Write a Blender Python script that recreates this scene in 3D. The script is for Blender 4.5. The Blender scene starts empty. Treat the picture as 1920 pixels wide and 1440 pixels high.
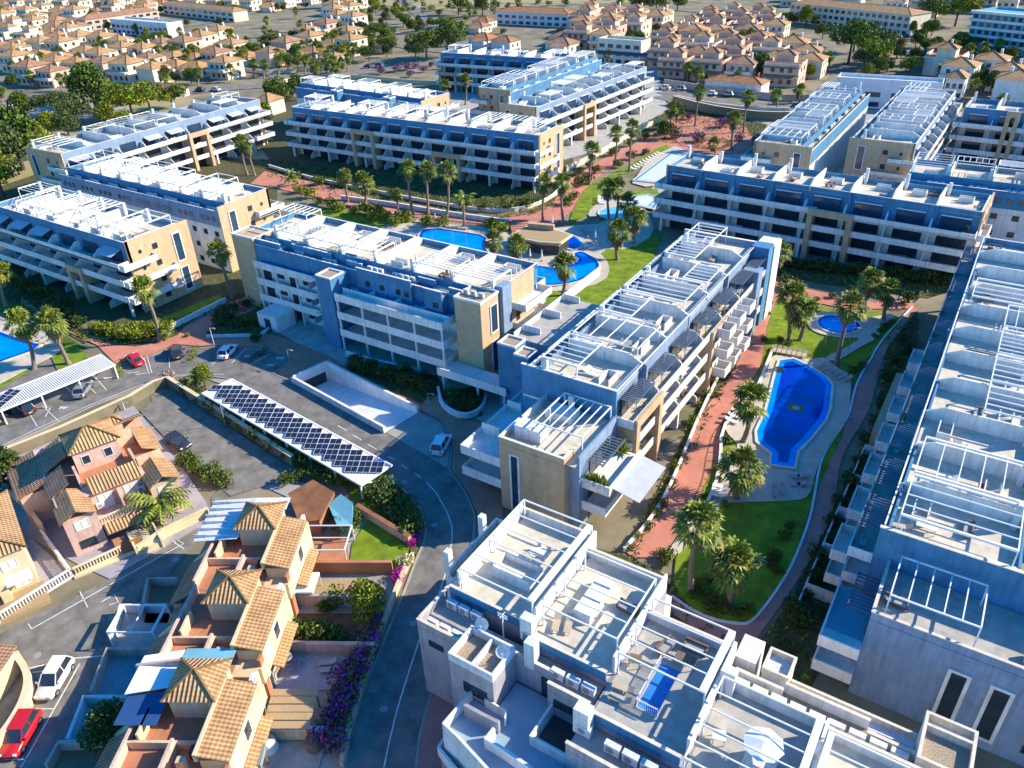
import bpy, bmesh, math, random
from mathutils import Vector, Matrix
from mathutils.geometry import tessellate_polygon

SC = bpy.context.scene
COL = SC.collection
# ------------------------------------------------------------------ camera
# world axes: +X and +Y run along the street grid of the estate, metres
CH = 65.0
FPX = 1463.0
PIT, ROL, HEAD = math.radians(31.91), math.radians(-2.27), math.radians(-33.87)


def _rot(v):
    c, s = math.cos(HEAD), math.sin(HEAD)
    return Vector((v[0] * c + v[1] * s, -v[0] * s + v[1] * c, v[2]))


_F = Vector((0, math.cos(PIT), -math.sin(PIT)))
_U0 = Vector((0, math.sin(PIT), math.cos(PIT)))
_X0 = Vector((1, 0, 0))
CF = _rot(_F)
CX = _rot(_X0 * math.cos(ROL) + _U0 * math.sin(ROL))
CU = _rot(_U0 * math.cos(ROL) - _X0 * math.sin(ROL))
cam = bpy.data.cameras.new('camera')
camo = bpy.data.objects.new('camera', cam)
COL.objects.link(camo)
M = Matrix.Identity(4)
for i in range(3):
    M[i][0], M[i][1], M[i][2] = CX[i], CU[i], -CF[i]
M[2][3] = CH
camo.matrix_world = M
cam.sensor_fit = 'HORIZONTAL'
cam.sensor_width = 36.0
cam.lens = 36.0 * FPX / 1920.0
cam.clip_start = 0.5
cam.clip_end = 6000
SC.camera = camo

# ------------------------------------------------------------------ light
SUN_AZ, SUN_EL = math.radians(40), math.radians(30.5)
W = bpy.data.worlds.new('World')
SC.world = W
W.use_nodes = True
wn, wl = W.node_tree.nodes, W.node_tree.links
wn.clear()
sky = wn.new('ShaderNodeTexSky')
sky.sky_type = 'NISHITA'
sky.sun_disc = False
sky.sun_elevation = SUN_EL
sky.sun_rotation = math.radians(90) - SUN_AZ
sky.altitude = 50
sky.air_density = 1.0
sky.dust_density = 0.3
sky.ozone_density = 2.5
hs = wn.new('ShaderNodeHueSaturation')
hs.inputs['Saturation'].default_value = 1.55
hs.inputs['Value'].default_value = 1.0
mx_ = wn.new('ShaderNodeMix')
mx_.data_type = 'RGBA'
mx_.blend_type = 'MULTIPLY'
mx_.inputs[0].default_value = 1.0
mx_.inputs[7].default_value = (0.70, 0.95, 1.10, 1)   # deep blue evening-side sky
bg = wn.new('ShaderNodeBackground')
bg.inputs[1].default_value = 0.145
wo = wn.new('ShaderNodeOutputWorld')
wl.new(sky.outputs[0], hs.inputs['Color'])
wl.new(hs.outputs[0], mx_.inputs[6])
wl.new(mx_.outputs[2], bg.inputs[0])
wl.new(bg.outputs[0], wo.inputs[0])
sl = bpy.data.lights.new('sun', 'SUN')
sl.energy = 4.6
sl.angle = math.radians(0.5)
sl.color = (1.0, 0.87, 0.67)
so = bpy.data.objects.new('sun', sl)
COL.objects.link(so)
sd = Vector((math.cos(SUN_AZ) * math.cos(SUN_EL), math.sin(SUN_AZ) * math.cos(SUN_EL), math.sin(SUN_EL)))
so.rotation_euler = sd.to_track_quat('Z', 'Y').to_euler()
so.location = (0, 0, 120)
SC.view_settings.view_transform = 'Standard'
SC.view_settings.look = 'None'
SC.view_settings.gamma = 1
SC.view_settings.exposure = 0.95


def at(px, py, z=0.0):
    """world point at height z seen at pixel px,py of the 1920x1440 photo"""
    d = CF * FPX + CX * (px - 960) - CU * (py - 720)
    t = (z - CH) / d[2]
    return Vector((d[0] * t, d[1] * t, z))


# ------------------------------------------------------------------ materials
MATS = {}


def mat(name, col, rough=0.85, var=0.10, scale=0.6, col2=None, bump=0.0, bscale=8.0, metal=0.0, spec=0.3, kind=None, stretch=None):
    m = bpy.data.materials.new(name)
    m.use_nodes = True
    n, l = m.node_tree.nodes, m.node_tree.links
    b = n['Principled BSDF']
    b.inputs['Roughness'].default_value = rough
    b.inputs['Metallic'].default_value = metal
    b.inputs['Specular IOR Level'].default_value = spec
    tc = n.new('ShaderNodeTexCoord')
    src = tc.outputs['Object']
    if stretch:
        mp = n.new('ShaderNodeMapping')
        mp.inputs['Scale'].default_value = stretch
        l.new(src, mp.inputs[0])
        src = mp.outputs[0]
    c2 = col2 or tuple(c * (1 - var * 1.6) for c in col)
    nz = n.new('ShaderNodeTexNoise')
    nz.inputs['Scale'].default_value = scale
    nz.inputs['Detail'].default_value = 6
    nz.inputs['Roughness'].default_value = 0.65
    l.new(src, nz.inputs['Vector'])
    rp = n.new('ShaderNodeValToRGB')
    rp.color_ramp.elements[0].position = 0.35
    rp.color_ramp.elements[1].position = 0.65
    rp.color_ramp.elements[0].color = (*c2, 1)
    rp.color_ramp.elements[1].color = (*[min(1, c * (1 + var * .4)) for c in col], 1)
    l.new(nz.outputs['Fac'], rp.inputs[0])
    out = rp.outputs[0]
    if kind:
        out = kind(n, l, src, out, b)
    l.new(out, b.inputs['Base Color'])
    if bump:
        nb = n.new('ShaderNodeTexNoise')
        nb.inputs['Scale'].default_value = bscale
        nb.inputs['Detail'].default_value = 4
        l.new(src, nb.inputs['Vector'])
        bp = n.new('ShaderNodeBump')
        bp.inputs['Strength'].default_value = bump
        bp.inputs['Distance'].default_value = 0.05
        l.new(nb.outputs['Fac'], bp.inputs['Height'])
        l.new(bp.outputs[0], b.inputs['Normal'])
    MATS[name] = m
    return m


def k_brick(w, h, dark, mort=0.02, off=0.5):
    def f(n, l, src, out, b):
        br = n.new('ShaderNodeTexBrick')
        br.offset = off
        br.inputs['Scale'].default_value = 1.0
        br.inputs['Brick Width'].default_value = w
        br.inputs['Row Height'].default_value = h
        br.inputs['Mortar Size'].default_value = mort
        br.inputs['Mortar Smooth'].default_value = 0.3
        br.inputs['Color1'].default_value = (1, 1, 1, 1)
        br.inputs['Color2'].default_value = (0.86, 0.86, 0.86, 1)
        br.inputs['Mortar'].default_value = (dark, dark, dark, 1)
        l.new(src, br.inputs['Vector'])
        mx = n.new('ShaderNodeMix')
        mx.data_type = 'RGBA'
        mx.blend_type = 'MULTIPLY'
        mx.inputs[0].default_value = 1
        l.new(out, mx.inputs[6])
        l.new(br.outputs['Color'], mx.inputs[7])
        return mx.outputs[2]
    return f


def k_tile(n, l, src, out, b):
    """clay roof tiles: ridges down the slope from the UV map"""
    uv = n.new('ShaderNodeUVMap')
    wv = n.new('ShaderNodeTexWave')
    wv.wave_type = 'BANDS'
    wv.bands_direction = 'X'
    wv.inputs['Scale'].default_value = 0.78
    wv.inputs['Distortion'].default_value = 0.3
    wv.inputs['Detail'].default_value = 1
    l.new(uv.outputs[0], wv.inputs['Vector'])
    w2 = n.new('ShaderNodeTexWave')
    w2.wave_type = 'BANDS'
    w2.bands_direction = 'Y'
    w2.inputs['Scale'].default_value = 0.8
    l.new(uv.outputs[0], w2.inputs['Vector'])
    ad = n.new('ShaderNodeMath')
    ad.operation = 'MULTIPLY_ADD'
    ad.inputs[1].default_value = 0.25
    l.new(w2.outputs['Fac'], ad.inputs[0])
    l.new(wv.outputs['Fac'], ad.inputs[2])
    rp = n.new('ShaderNodeValToRGB')
    rp.color_ramp.elements[0].color = (.62, .56, .52, 1)
    rp.color_ramp.elements[0].position = .15
    rp.color_ramp.elements[1].color = (1.12, 1.08, 1.0, 1)
    rp.color_ramp.elements[1].position = .75
    l.new(ad.outputs[0], rp.inputs[0])
    mx = n.new('ShaderNodeMix')
    mx.data_type = 'RGBA'
    mx.blend_type = 'MULTIPLY'
    mx.inputs[0].default_value = 1
    l.new(out, mx.inputs[6])
    l.new(rp.outputs[0], mx.inputs[7])
    bp = n.new('ShaderNodeBump')
    bp.inputs['Strength'].default_value = 1.0
    bp.inputs['Distance'].default_value = 0.12
    l.new(ad.outputs[0], bp.inputs['Height'])
    l.new(bp.outputs[0], b.inputs['Normal'])
    return mx.outputs[2]


def k_streak(n, l, src, out, b):
    """rain streaks and dirt running down rendered walls"""
    mp = n.new('ShaderNodeMapping')
    mp.inputs['Scale'].default_value = (1.7, 1.7, .16)
    l.new(src, mp.inputs[0])
    nz = n.new('ShaderNodeTexNoise')
    nz.inputs['Scale'].default_value = 1.6
    nz.inputs['Detail'].default_value = 7
    nz.inputs['Roughness'].default_value = .7
    l.new(mp.outputs[0], nz.inputs['Vector'])
    rp = n.new('ShaderNodeValToRGB')
    rp.color_ramp.elements[0].position = .36
    rp.color_ramp.elements[0].color = (.80, .78, .74, 1)
    rp.color_ramp.elements[1].position = .56
    rp.color_ramp.elements[1].color = (1, 1, 1, 1)
    l.new(nz.outputs['Fac'], rp.inputs[0])
    mx = n.new('ShaderNodeMix')
    mx.data_type = 'RGBA'
    mx.blend_type = 'MULTIPLY'
    mx.inputs[0].default_value = 1
    l.new(out, mx.inputs[6])
    l.new(rp.outputs[0], mx.inputs[7])
    return mx.outputs[2]


mat('white', (.80, .79, .76), .8, .11, .5, bump=.08, kind=k_streak)
mat('white_b', (.72, .73, .74), .8, .09, .3, kind=k_streak)
mat('cream', (.74, .66, .52), .85, .10, .3, kind=k_streak)
mat('greyblue', (.085, .25, .43), .8, .14, .35, bump=.05, kind=k_streak)
mat('greyblue2', (.24, .33, .46), .8, .12, .35, kind=k_streak)
mat('mauve', (.40, .37, .40), .8, .12, .35, kind=k_streak)
mat('stone', (.60, .42, .25), .85, .10, .9, bump=.1, kind=k_brick(1.2, .6, .86, .012))
mat('deck', (.68, .61, .48), .8, .13, .7, kind=k_brick(.6, .6, .9, .01, 0))
mat('deck_g', (.46, .44, .39), .8, .14, .6, kind=k_brick(.6, .6, .9, .01, 0))
mat('gravel', (.44, .35, .25), .95, .35, 9, bump=.5, bscale=14)
mat('glass', (.035, .052, .075), .10, .3, .3, spec=.6)
mat('glass_b', (.03, .07, .13), .10, .3, .3, spec=.6)
mat('shutter', (.70, .68, .62), .6, .05, 1)
mat('metal_w', (.78, .78, .78), .5, .04, 1)
mat('metal_g', (.30, .32, .34), .5, .1, 1)
mat('metal_d', (.05, .055, .06), .5, .1, 1)
mat('louvre', (.10, .13, .18), .5, .1, 1)
mat('solar', (.018, .025, .05), .18, .2, 2, spec=.6)
mat('asphalt', (.23, .215, .18), .92, .26, .45, bump=.2, bscale=9)
mat('asphalt_d', (.21, .20, .18), .92, .26, .4, bump=.2, bscale=9)
mat('concrete', (.36, .34, .30), .9, .14, .3, bump=.1)
mat('paint', (.72, .72, .68), .8, .2, 2)
mat('brickpath', (.62, .25, .17), .9, .14, .3, kind=k_brick(.4, .2, .75, .02))
mat('brickpath_d', (.55, .25, .21), .9, .14, .3, kind=k_brick(.4, .2, .75, .02))
mat('pooldeck', (.56, .50, .40), .85, .08, .3, kind=k_brick(.8, .8, .92, .012, 0))
mat('lawn', (.19, .27, .012), .95, .30, .5, col2=(.10, .15, .01), bump=.6, bscale=12)
mat('lawn_d', (.10, .15, .015), .95, .30, .35, bump=.6, bscale=12)
mat('groundcover', (.10, .105, .035), .95, .4, 1.2, col2=(.05, .042, .022), bump=.8, bscale=6)
mat('soil', (.17, .115, .07), .95, .3, .5, bump=.4)
mat('earth', (.27, .22, .15), .95, .28, .09, col2=(.13, .13, .07), bump=.5, bscale=1.5)
mat('scrub', (.24, .22, .08), .95, .4, .06, col2=(.38, .30, .17), bump=.3)
mat('water', (.0, .045, .50), .07, .3, .18, spec=.5, bump=.25, bscale=2.5)
mat('water_l', (.0, .27, .92), .08, .2, .2, spec=.5, bump=.25, bscale=2.5)
mat('water_t', (.16, .52, .66), .08, .15, .3, spec=.5)
mat('water_glare', (.70, .72, .72), .1, .05, .3, spec=.5)  # bright sky reflection painted into the water as a whitish colour
mat('tile', (.56, .34, .17), .85, .20, .6, kind=k_tile)
mat('tile_o', (.50, .245, .12), .85, .22, .5, kind=k_tile)
mat('tile_p', (.46, .27, .17), .85, .22, .5, kind=k_tile)
mat('pink', (.70, .47, .38), .85, .14, .5, bump=.05, kind=k_streak)
mat('peach', (.72, .54, .35), .85, .14, .5, bump=.05, kind=k_streak)
mat('ochre', (.72, .60, .36), .85, .12, .3, bump=.05)
mat('terra', (.50, .22, .12), .85, .12, .4, kind=k_brick(.35, .35, .85, .02, 0))
mat('trunk', (.30, .235, .17), .95, .35, 5, bump=.5, stretch=(1, 1, 4))
mat('bark', (.13, .095, .06), .95, .3, 4, bump=.5)
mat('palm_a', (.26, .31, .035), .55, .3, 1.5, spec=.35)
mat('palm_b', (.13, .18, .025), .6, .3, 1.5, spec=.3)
mat('palm_y', (.30, .27, .05), .6, .3, 1.5)
mat('palm_dead', (.26, .20, .10), .9, .3, 2)
mat('leaf_a', (.13, .19, .02), .7, .3, 1)
mat('leaf_b', (.07, .11, .02), .7, .3, 1)
mat('leaf_y', (.29, .31, .015), .7, .3, 1)
mat('leaf_g', (.12, .16, .05), .7, .3, 1)
mat('bloom', (.62, .02, .42), .7, .3, 1)
mat('bloom_d', (.42, .05, .42), .7, .3, 1)
mat('bloom_w', (.70, .66, .50), .7, .2, 1)
mat('bloom_p', (.62, .42, .42), .7, .2, 1)
mat('rubber', (.02, .02, .02), .7, .1, 1)
mat('rim', (.5, .5, .5), .3, .1, 1, metal=.8)
mat('car_white', (.78, .79, .80), .22, .02, 1, spec=.6)
mat('car_red', (.55, .015, .02), .22, .05, 1, spec=.6)
mat('car_dark', (.03, .035, .045), .22, .05, 1, spec=.6)
mat('car_silver', (.38, .40, .42), .25, .05, 1, metal=.5, spec=.6)
mat('car_blue', (.03, .08, .20), .22, .05, 1, spec=.6)
mat('lamp_red', (.5, .01, .01), .3, .05, 1)
mat('plate', (.7, .7, .68), .4, .05, 1)
mat('cloth_w', (.80, .80, .78), .9, .05, 1)
mat('cloth_g', (.36, .36, .36), .9, .1, 1)
mat('cloth_beige', (.52, .43, .32), .9, .1, 1)
mat('cloth_red', (.60, .03, .06), .9, .1, 1)
mat('cloth_green', (.42, .55, .02), .9, .1, 1)
mat('cloth_blue', (.02, .20, .55), .9, .1, 1)
mat('cloth_orange', (.70, .25, .10), .9, .1, 1)
mat('awning_g', (.44, .47, .50), .8, .06, 1)
mat('wicker', (.20, .14, .10), .9, .2, 6)
mat('wood', (.30, .17, .09), .8, .2, 3, stretch=(6, 1, 1))
mat('reed', (.46, .33, .18), .95, .25, 4, stretch=(1, 8, 1), bump=.4)
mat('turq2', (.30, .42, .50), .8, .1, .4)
mat('turq', (.16, .42, .50), .7, .1, .4)


# ------------------------------------------------------------------ mesh helpers
class MB:
    def __init__(self):
        self.v, self.f, self.m, self.uv = [], [], [], []

    def face(self, pts, m=0, uv=None):
        b = len(self.v)
        self.v += [tuple(p) for p in pts]
        self.f.append(tuple(range(b, b + len(pts))))
        self.m.append(m)
        self.uv.append(uv)

    def box(self, x0, x1, y0, y1, z0, z1, m=0, mt=None):
        if x0 > x1: x0, x1 = x1, x0
        if y0 > y1: y0, y1 = y1, y0
        if z0 > z1: z0, z1 = z1, z0
        b = len(self.v)
        self.v += [(x0, y0, z0), (x1, y0, z0), (x1, y1, z0), (x0, y1, z0), (x0, y0, z1), (x1, y0, z1), (x1, y1, z1), (x0, y1, z1)]
        for k, q in enumerate([(0, 3, 2, 1), (4, 5, 6, 7), (0, 1, 5, 4), (1, 2, 6, 5), (2, 3, 7, 6), (3, 0, 4, 7)]):
            self.f.append(tuple(b + i for i in q))
            self.m.append(mt if (mt is not None and k == 1) else m)
            self.uv.append(None)
        return self

    def prism(self, pts, z0, z1, m=0, mt=None, holes=None):
        """pts: 2D outline; z1 may be a list"""
        n = len(pts)
        zt = z1 if isinstance(z1, (list, tuple)) else [z1] * n
        zb = z0 if isinstance(z0, (list, tuple)) else [z0] * n
        ar = sum(pts[i][0] * pts[(i + 1) % n][1] - pts[(i + 1) % n][0] * pts[i][1] for i in range(n))
        if ar < 0:
            pts = pts[::-1]; zt = zt[::-1]; zb = zb[::-1]
        tris = tessellate_polygon([[Vector((p[0], p[1], 0)) for p in pts]])
        top = [(p[0], p[1], z) for p, z in zip(pts, zt)]
        bot = [(p[0], p[1], z) for p, z in zip(pts, zb)]
        b = len(self.v)
        self.v += top + bot
        for t in tris:
            a, c, d = t
            if self._ar(pts, t) < 0:
                a, d = d, a
            self.f.append((b + a, b + c, b + d)); self.m.append(m if mt is None else mt); self.uv.append(None)
            self.f.append((b + n + d, b + n + c, b + n + a)); self.m.append(m); self.uv.append(None)
        for i in range(n):
            j = (i + 1) % n
            self.f.append((b + n + i, b + n + j, b + j, b + i)); self.m.append(m); self.uv.append(None)
        return self

    @staticmethod
    def _ar(p, t):
        a, b, c = [p[i] for i in t]
        return (b[0] - a[0]) * (c[1] - a[1]) - (c[0] - a[0]) * (b[1] - a[1])

    def bar(self, a, b, r, m=0, r2=None, n=4):
        """square or round bar from a to b"""
        a, b = Vector(a), Vector(b)
        d = (b - a)
        if d.length < 1e-6: return self
        d.normalize()
        u = d.cross(Vector((0, 0, 1)))
        if u.length < 1e-3: u = Vector((1, 0, 0))
        u.normalize(); w = u.cross(d)
        r2 = r if r2 is None else r2
        s = len(self.v)
        for p, rr in ((a, r), (b, r2)):
            for i in range(n):
                t = 2 * math.pi * (i + .5) / n
                k = rr * (1.414 if n == 4 else 1)
                self.v.append(tuple(p + u * math.cos(t) * k + w * math.sin(t) * k))
        for i in range(n):
            j = (i + 1) % n
            self.f.append((s + i, s + j, s + n + j, s + n + i)); self.m.append(m); self.uv.append(None)
        self.f.append(tuple(s + n + i for i in range(n))); self.m.append(m); self.uv.append(None)
        self.f.append(tuple(s + n - 1 - i for i in range(n))); self.m.append(m); self.uv.append(None)
        return self

    def slope(self, p, m=0):
        """roof plane: p[0],p[1] = eave left/right, the rest above; adds UV running down the slope"""
        p = [Vector(q) for q in p]
        e = (p[1] - p[0]).normalized()
        nrm = (p[1] - p[0]).cross(p[-1] - p[0]).normalized()
        g = nrm.cross(e)
        uv = [((q - p[0]).dot(e), (q - p[0]).dot(g)) for q in p]
        self.face(p, m, uv)
        return self

    def hip(self, x0, x1, y0, y1, z, rise, m=0, over=.35, ridge=None):
        x0 -= over; x1 += over; y0 -= over; y1 += over
        cx, cy = (x0 + x1) / 2, (y0 + y1) / 2
        lx, ly = x1 - x0, y1 - y0
        if lx >= ly:
            k = (lx - ly) / 2 if ridge is None else ridge
            A, B = (cx - k, cy, z + rise), (cx + k, cy, z + rise)
            self.slope([(x0, y0, z), (x1, y0, z), B, A] if k > .01 else [(x0, y0, z), (x1, y0, z), A], m)
            self.slope([(x1, y1, z), (x0, y1, z), A, B] if k > .01 else [(x1, y1, z), (x0, y1, z), A], m)
            self.slope([(x1, y0, z), (x1, y1, z), B], m)
            self.slope([(x0, y1, z), (x0, y0, z), A], m)
        else:
            k = (ly - lx) / 2 if ridge is None else ridge
            A, B = (cx, cy - k, z + rise), (cx, cy + k, z + rise)
            self.slope([(x1, y0, z), (x1, y1, z), B, A], m)
            self.slope([(x0, y1, z), (x0, y0, z), A, B], m)
            self.slope([(x0, y0, z), (x1, y0, z), A], m)
            self.slope([(x1, y1, z), (x0, y1, z), B], m)
        self.face([(x0, y1, z), (x1, y1, z), (x1, y0, z), (x0, y0, z)], m)
        # ridge caps
        cs = [(x0, y0, z), (x1, y0, z), (x1, y1, z), (x0, y1, z)]
        for c in cs:
            e = A if (Vector(c) - Vector(A)).length < (Vector(c) - Vector(B)).length else B
            self.bar((c[0], c[1], c[2] + .04), (e[0], e[1], e[2] + .04), .09, m)
        self.bar(A, B, .09, m)
        return self

    def rail(self, pts, z, h=1.0, step=.14, m=0, r=.02):
        for a, b in zip(pts, pts[1:]):
            self.bar((a[0], a[1], z + h), (b[0], b[1], z + h), r * 1.5, m)
            self.bar((a[0], a[1], z + .1), (b[0], b[1], z + .1), r, m)
            L = math.hypot(b[0] - a[0], b[1] - a[1])
            n = max(1, int(L / step))
            for i in range(n + 1):
                t = i / n
                x, y = a[0] + (b[0] - a[0]) * t, a[1] + (b[1] - a[1]) * t
                self.bar((x, y, z), (x, y, z + h), r, m)
        return self

    def cyl(self, x, y, z0, z1, r, r2=None, n=12, m=0):
        r2 = r if r2 is None else r2
        s = len(self.v)
        for z, rr in ((z0, r), (z1, r2)):
            for i in range(n):
                t = 2 * math.pi * i / n
                self.v.append((x + rr * math.cos(t), y + rr * math.sin(t), z))
        for i in range(n):
            j = (i + 1) % n
            self.f.append((s + i, s + j, s + n + j, s + n + i)); self.m.append(m); self.uv.append(None)
        self.f.append(tuple(s + n + i for i in range(n))); self.m.append(m); self.uv.append(None)
        self.f.append(tuple(s + n - 1 - i for i in range(n))); self.m.append(m); self.uv.append(None)
        return self

    def mesh(self, name, mats, smooth=False):
        me = bpy.data.meshes.new(name)
        me.from_pydata(self.v, [], self.f)
        for k in mats:
            me.materials.append(MATS[k])
        me.polygons.foreach_set('material_index', self.m)
        if any(u for u in self.uv):
            ul = me.uv_layers.new(name='UVMap')
            for p, u in zip(me.polygons, self.uv):
                if u:
                    for li, c in zip(p.loop_indices, u):
                        ul.data[li].uv = c
        if smooth:
            me.polygons.foreach_set('use_smooth', [True] * len(me.polygons))
        me.update()
        return me

    def build(self, name, mats, parent=None, loc=(0, 0, 0), rz=0, smooth=False):
        if isinstance(mats, str): mats = [mats]
        o = bpy.data.objects.new(name, self.mesh(name, mats, smooth))
        COL.objects.link(o)
        o.location = loc
        o.rotation_euler = (0, 0, rz)
        if parent: o.parent = parent
        return o


def tag(o, label=None, cat=None, group=None, kind=None):
    if label: o['label'] = label
    if cat: o['category'] = cat
    if group: o['group'] = group
    if kind: o['kind'] = kind
    return o


def thing(name, label, cat, loc=(0, 0, 0), rz=0, group=None):
    o = bpy.data.objects.new(name, None)
    o.empty_display_size = .5
    COL.objects.link(o)
    o.location = loc
    o.rotation_euler = (0, 0, rz)
    return tag(o, label, cat, group)


def struct(name, mb, m):
    o = mb.build(name, m)
    o['kind'] = 'structure'
    return o


KIDS = {}


def kids(o):
    if o.name not in KIDS:
        KIDS[o.name] = [c for c in bpy.data.objects if c.parent == o]
    return KIDS[o.name]


def dup(root, loc, rz=0, label=None, group=None, scale=None):
    def cp(o, par):
        c = o.copy()
        COL.objects.link(c)
        c.parent = par
        for ch in kids(o):
            cp(ch, c)
        return c
    r = cp(root, None)
    r.location = loc
    r.rotation_euler = (0, 0, rz)
    if scale: r.scale = scale if isinstance(scale, tuple) else (scale,) * 3
    if label: r['label'] = label
    if group: r['group'] = group
    return r


def sub(src, parent, loc, rz=0):
    """a further copy of a part"""
    c = src.copy()
    COL.objects.link(c)
    c.parent = parent
    c.location = loc
    c.rotation_euler = (0, 0, rz)
    return c


def offs(pts, d):
    """offset a polygon inwards (d>0)"""
    n = len(pts)
    ar = sum(pts[i][0] * pts[(i + 1) % n][1] - pts[(i + 1) % n][0] * pts[i][1] for i in range(n))
    s = 1 if ar > 0 else -1
    out = []
    for i in range(n):
        p, q, r = Vector(pts[i - 1][:2]), Vector(pts[i][:2]), Vector(pts[(i + 1) % n][:2])
        a, b = (q - p).normalized(), (r - q).normalized()
        na, nb = Vector((-a.y, a.x)) * s, Vector((-b.y, b.x)) * s
        k = na + nb
        k = k / max(.6, k.length_squared) * 2 if k.length > 1e-4 else na
        out.append(tuple(q + k * d))
    return out


def smooth(pts, it=1, closed=True):
    for _ in range(it):
        o = []
        n = len(pts)
        for i in range(n if closed else n - 1):
            a, b = pts[i], pts[(i + 1) % n]
            o.append((a[0] * .75 + b[0] * .25, a[1] * .75 + b[1] * .25))
            o.append((a[0] * .25 + b[0] * .75, a[1] * .25 + b[1] * .75))
        if not closed: o = [pts[0]] + o + [pts[-1]]
        pts = o
    return pts


def PX(s, ox=0, oy=0, k=1.0, z=0.0):
    """list of photo pixels (optionally in a zoomed crop) -> ground points"""
    return [tuple(at(ox + x / k, oy + y / k, z)[:2]) for x, y in s]


NSH = [0]


def sheet(name, pts, z, m, it=0, kind='structure', label=None, cat=None, th=.12):
    NSH[0] += 1
    z = z * 2 + NSH[0] * .0006
    if it: pts = smooth(pts, it)
    mb = MB().prism(pts, z - th, z)
    o = mb.build(name, m)
    if kind: o['kind'] = kind
    if label: tag(o, label, cat)
    return o


def strip(mb, pts, w, z, m=0, h=.03):
    """mitred flat or raised band along a polyline"""
    P = [Vector(p[:2]) for p in pts]
    P = [p for i, p in enumerate(P) if i == 0 or (p - P[i - 1]).length > 1e-3]
    L, R = [], []
    for i, p in enumerate(P):
        d = (P[min(i + 1, len(P) - 1)] - P[max(i - 1, 0)]).normalized()
        n = Vector((-d.y, d.x)) * w / 2
        L.append(p + n); R.append(p - n)
    b = len(mb.v)
    for l, r in zip(L, R):
        mb.v += [(l.x, l.y, z), (r.x, r.y, z), (l.x, l.y, z - h), (r.x, r.y, z - h)]
    for i in range(len(P) - 1):
        a, c = b + 4 * i, b + 4 * i + 4
        for q in ((a, a + 1, c + 1, c), (a, c, c + 2, a + 2), (a + 1, a + 3, c + 3, c + 1)):
            mb.f.append(q); mb.m.append(m); mb.uv.append(None)
    e = b + 4 * len(P) - 4
    for q in ((b, b + 2, b + 3, b + 1), (e, e + 1, e + 3, e + 2)):
        mb.f.append(q); mb.m.append(m); mb.uv.append(None)
    return mb

# ================================================================== SETTING
# ground sheet with an opening for the garage ramp
ramp = PX([(550, 717), (614, 688), (784, 774), (722, 812)])
mb = MB()
outer = [(-2600, -300), (900, -300), (900, 2600), (-2600, 2600)]
tr = tessellate_polygon([[Vector((*p, 0)) for p in outer], [Vector((*p, 0)) for p in ramp]])
allp = outer + ramp
for t in tr:
    q = [(*allp[i], 0.0) for i in t]
    if MB._ar(allp, t) < 0: q = q[::-1]
    mb.face(q)
struct('ground', mb, 'earth')


def road_piece(name, pts, z, m, it=1):
    """flat sheet that spares the ramp opening"""
    return sheet(name, pts, z, m, it, th=.02)


# estate road
lc = [(640, 1460), (647, 1440), (657, 1367), (683, 1287), (705, 1240), (737, 1161), (760, 1105), (782, 1046), (796, 1015), (799, 992), (790, 960), (768, 930), (735, 900)]
up = [(560, 792), (437, 712), (380, 704), (310, 709), (233, 739), (173, 762), (0, 842), (-80, 880)]
back = [(-80, 740), (0, 706), (150, 655), (186, 690), (220, 686), (287, 667), (327, 650), (373, 653), (433, 650), (493, 655), (553, 672), (512, 701), (548, 715),
        (640, 763), (722, 812), (784, 774), (820, 790), (840, 813), (847, 847), (842, 880), (873, 925), (890, 965), (888, 1010), (870, 1075), (845, 1160), (827, 1250), (807, 1310), (787, 1380), (780, 1440), (780, 1460)]
sheet('road', PX(lc + up + back), .03, 'asphalt_d', 0, th=.02)
# kerbs
kb = MB()
strip(kb, PX(lc), .25, .15, h=.15)
strip(kb, PX([(873, 925), (890, 965), (888, 1010)] + [(870, 1075), (845, 1160), (827, 1250), (807, 1310), (787, 1380), (780, 1440)]), .25, .15, h=.15)
strip(kb, PX([(784, 774), (820, 790), (840, 813), (847, 847), (842, 880), (873, 925)]), .2, .12, h=.12)
strip(kb, PX([(186, 690), (220, 686), (287, 667), (327, 650), (373, 653), (433, 650), (493, 655), (553, 672), (512, 701), (548, 715)]), .2, .12, h=.12)
strip(kb, PX([(437, 712), (380, 704), (310, 709), (233, 739), (173, 762), (0, 842)]), .2, .12, h=.12)
struct('kerb', kb, 'concrete')
# paving beside the carport and the concrete apron
sheet('apron', PX([(725, 812), (784, 776), (818, 791), (836, 815), (843, 847), (838, 878), (800, 855), (760, 832)]), .05, 'concrete', 0, th=.02)
sheet('verge', PX([(437, 713), (560, 790), (735, 899), (722, 903), (700, 880), (440, 730), (390, 712)]), .06, 'concrete', 0, th=.03)
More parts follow.
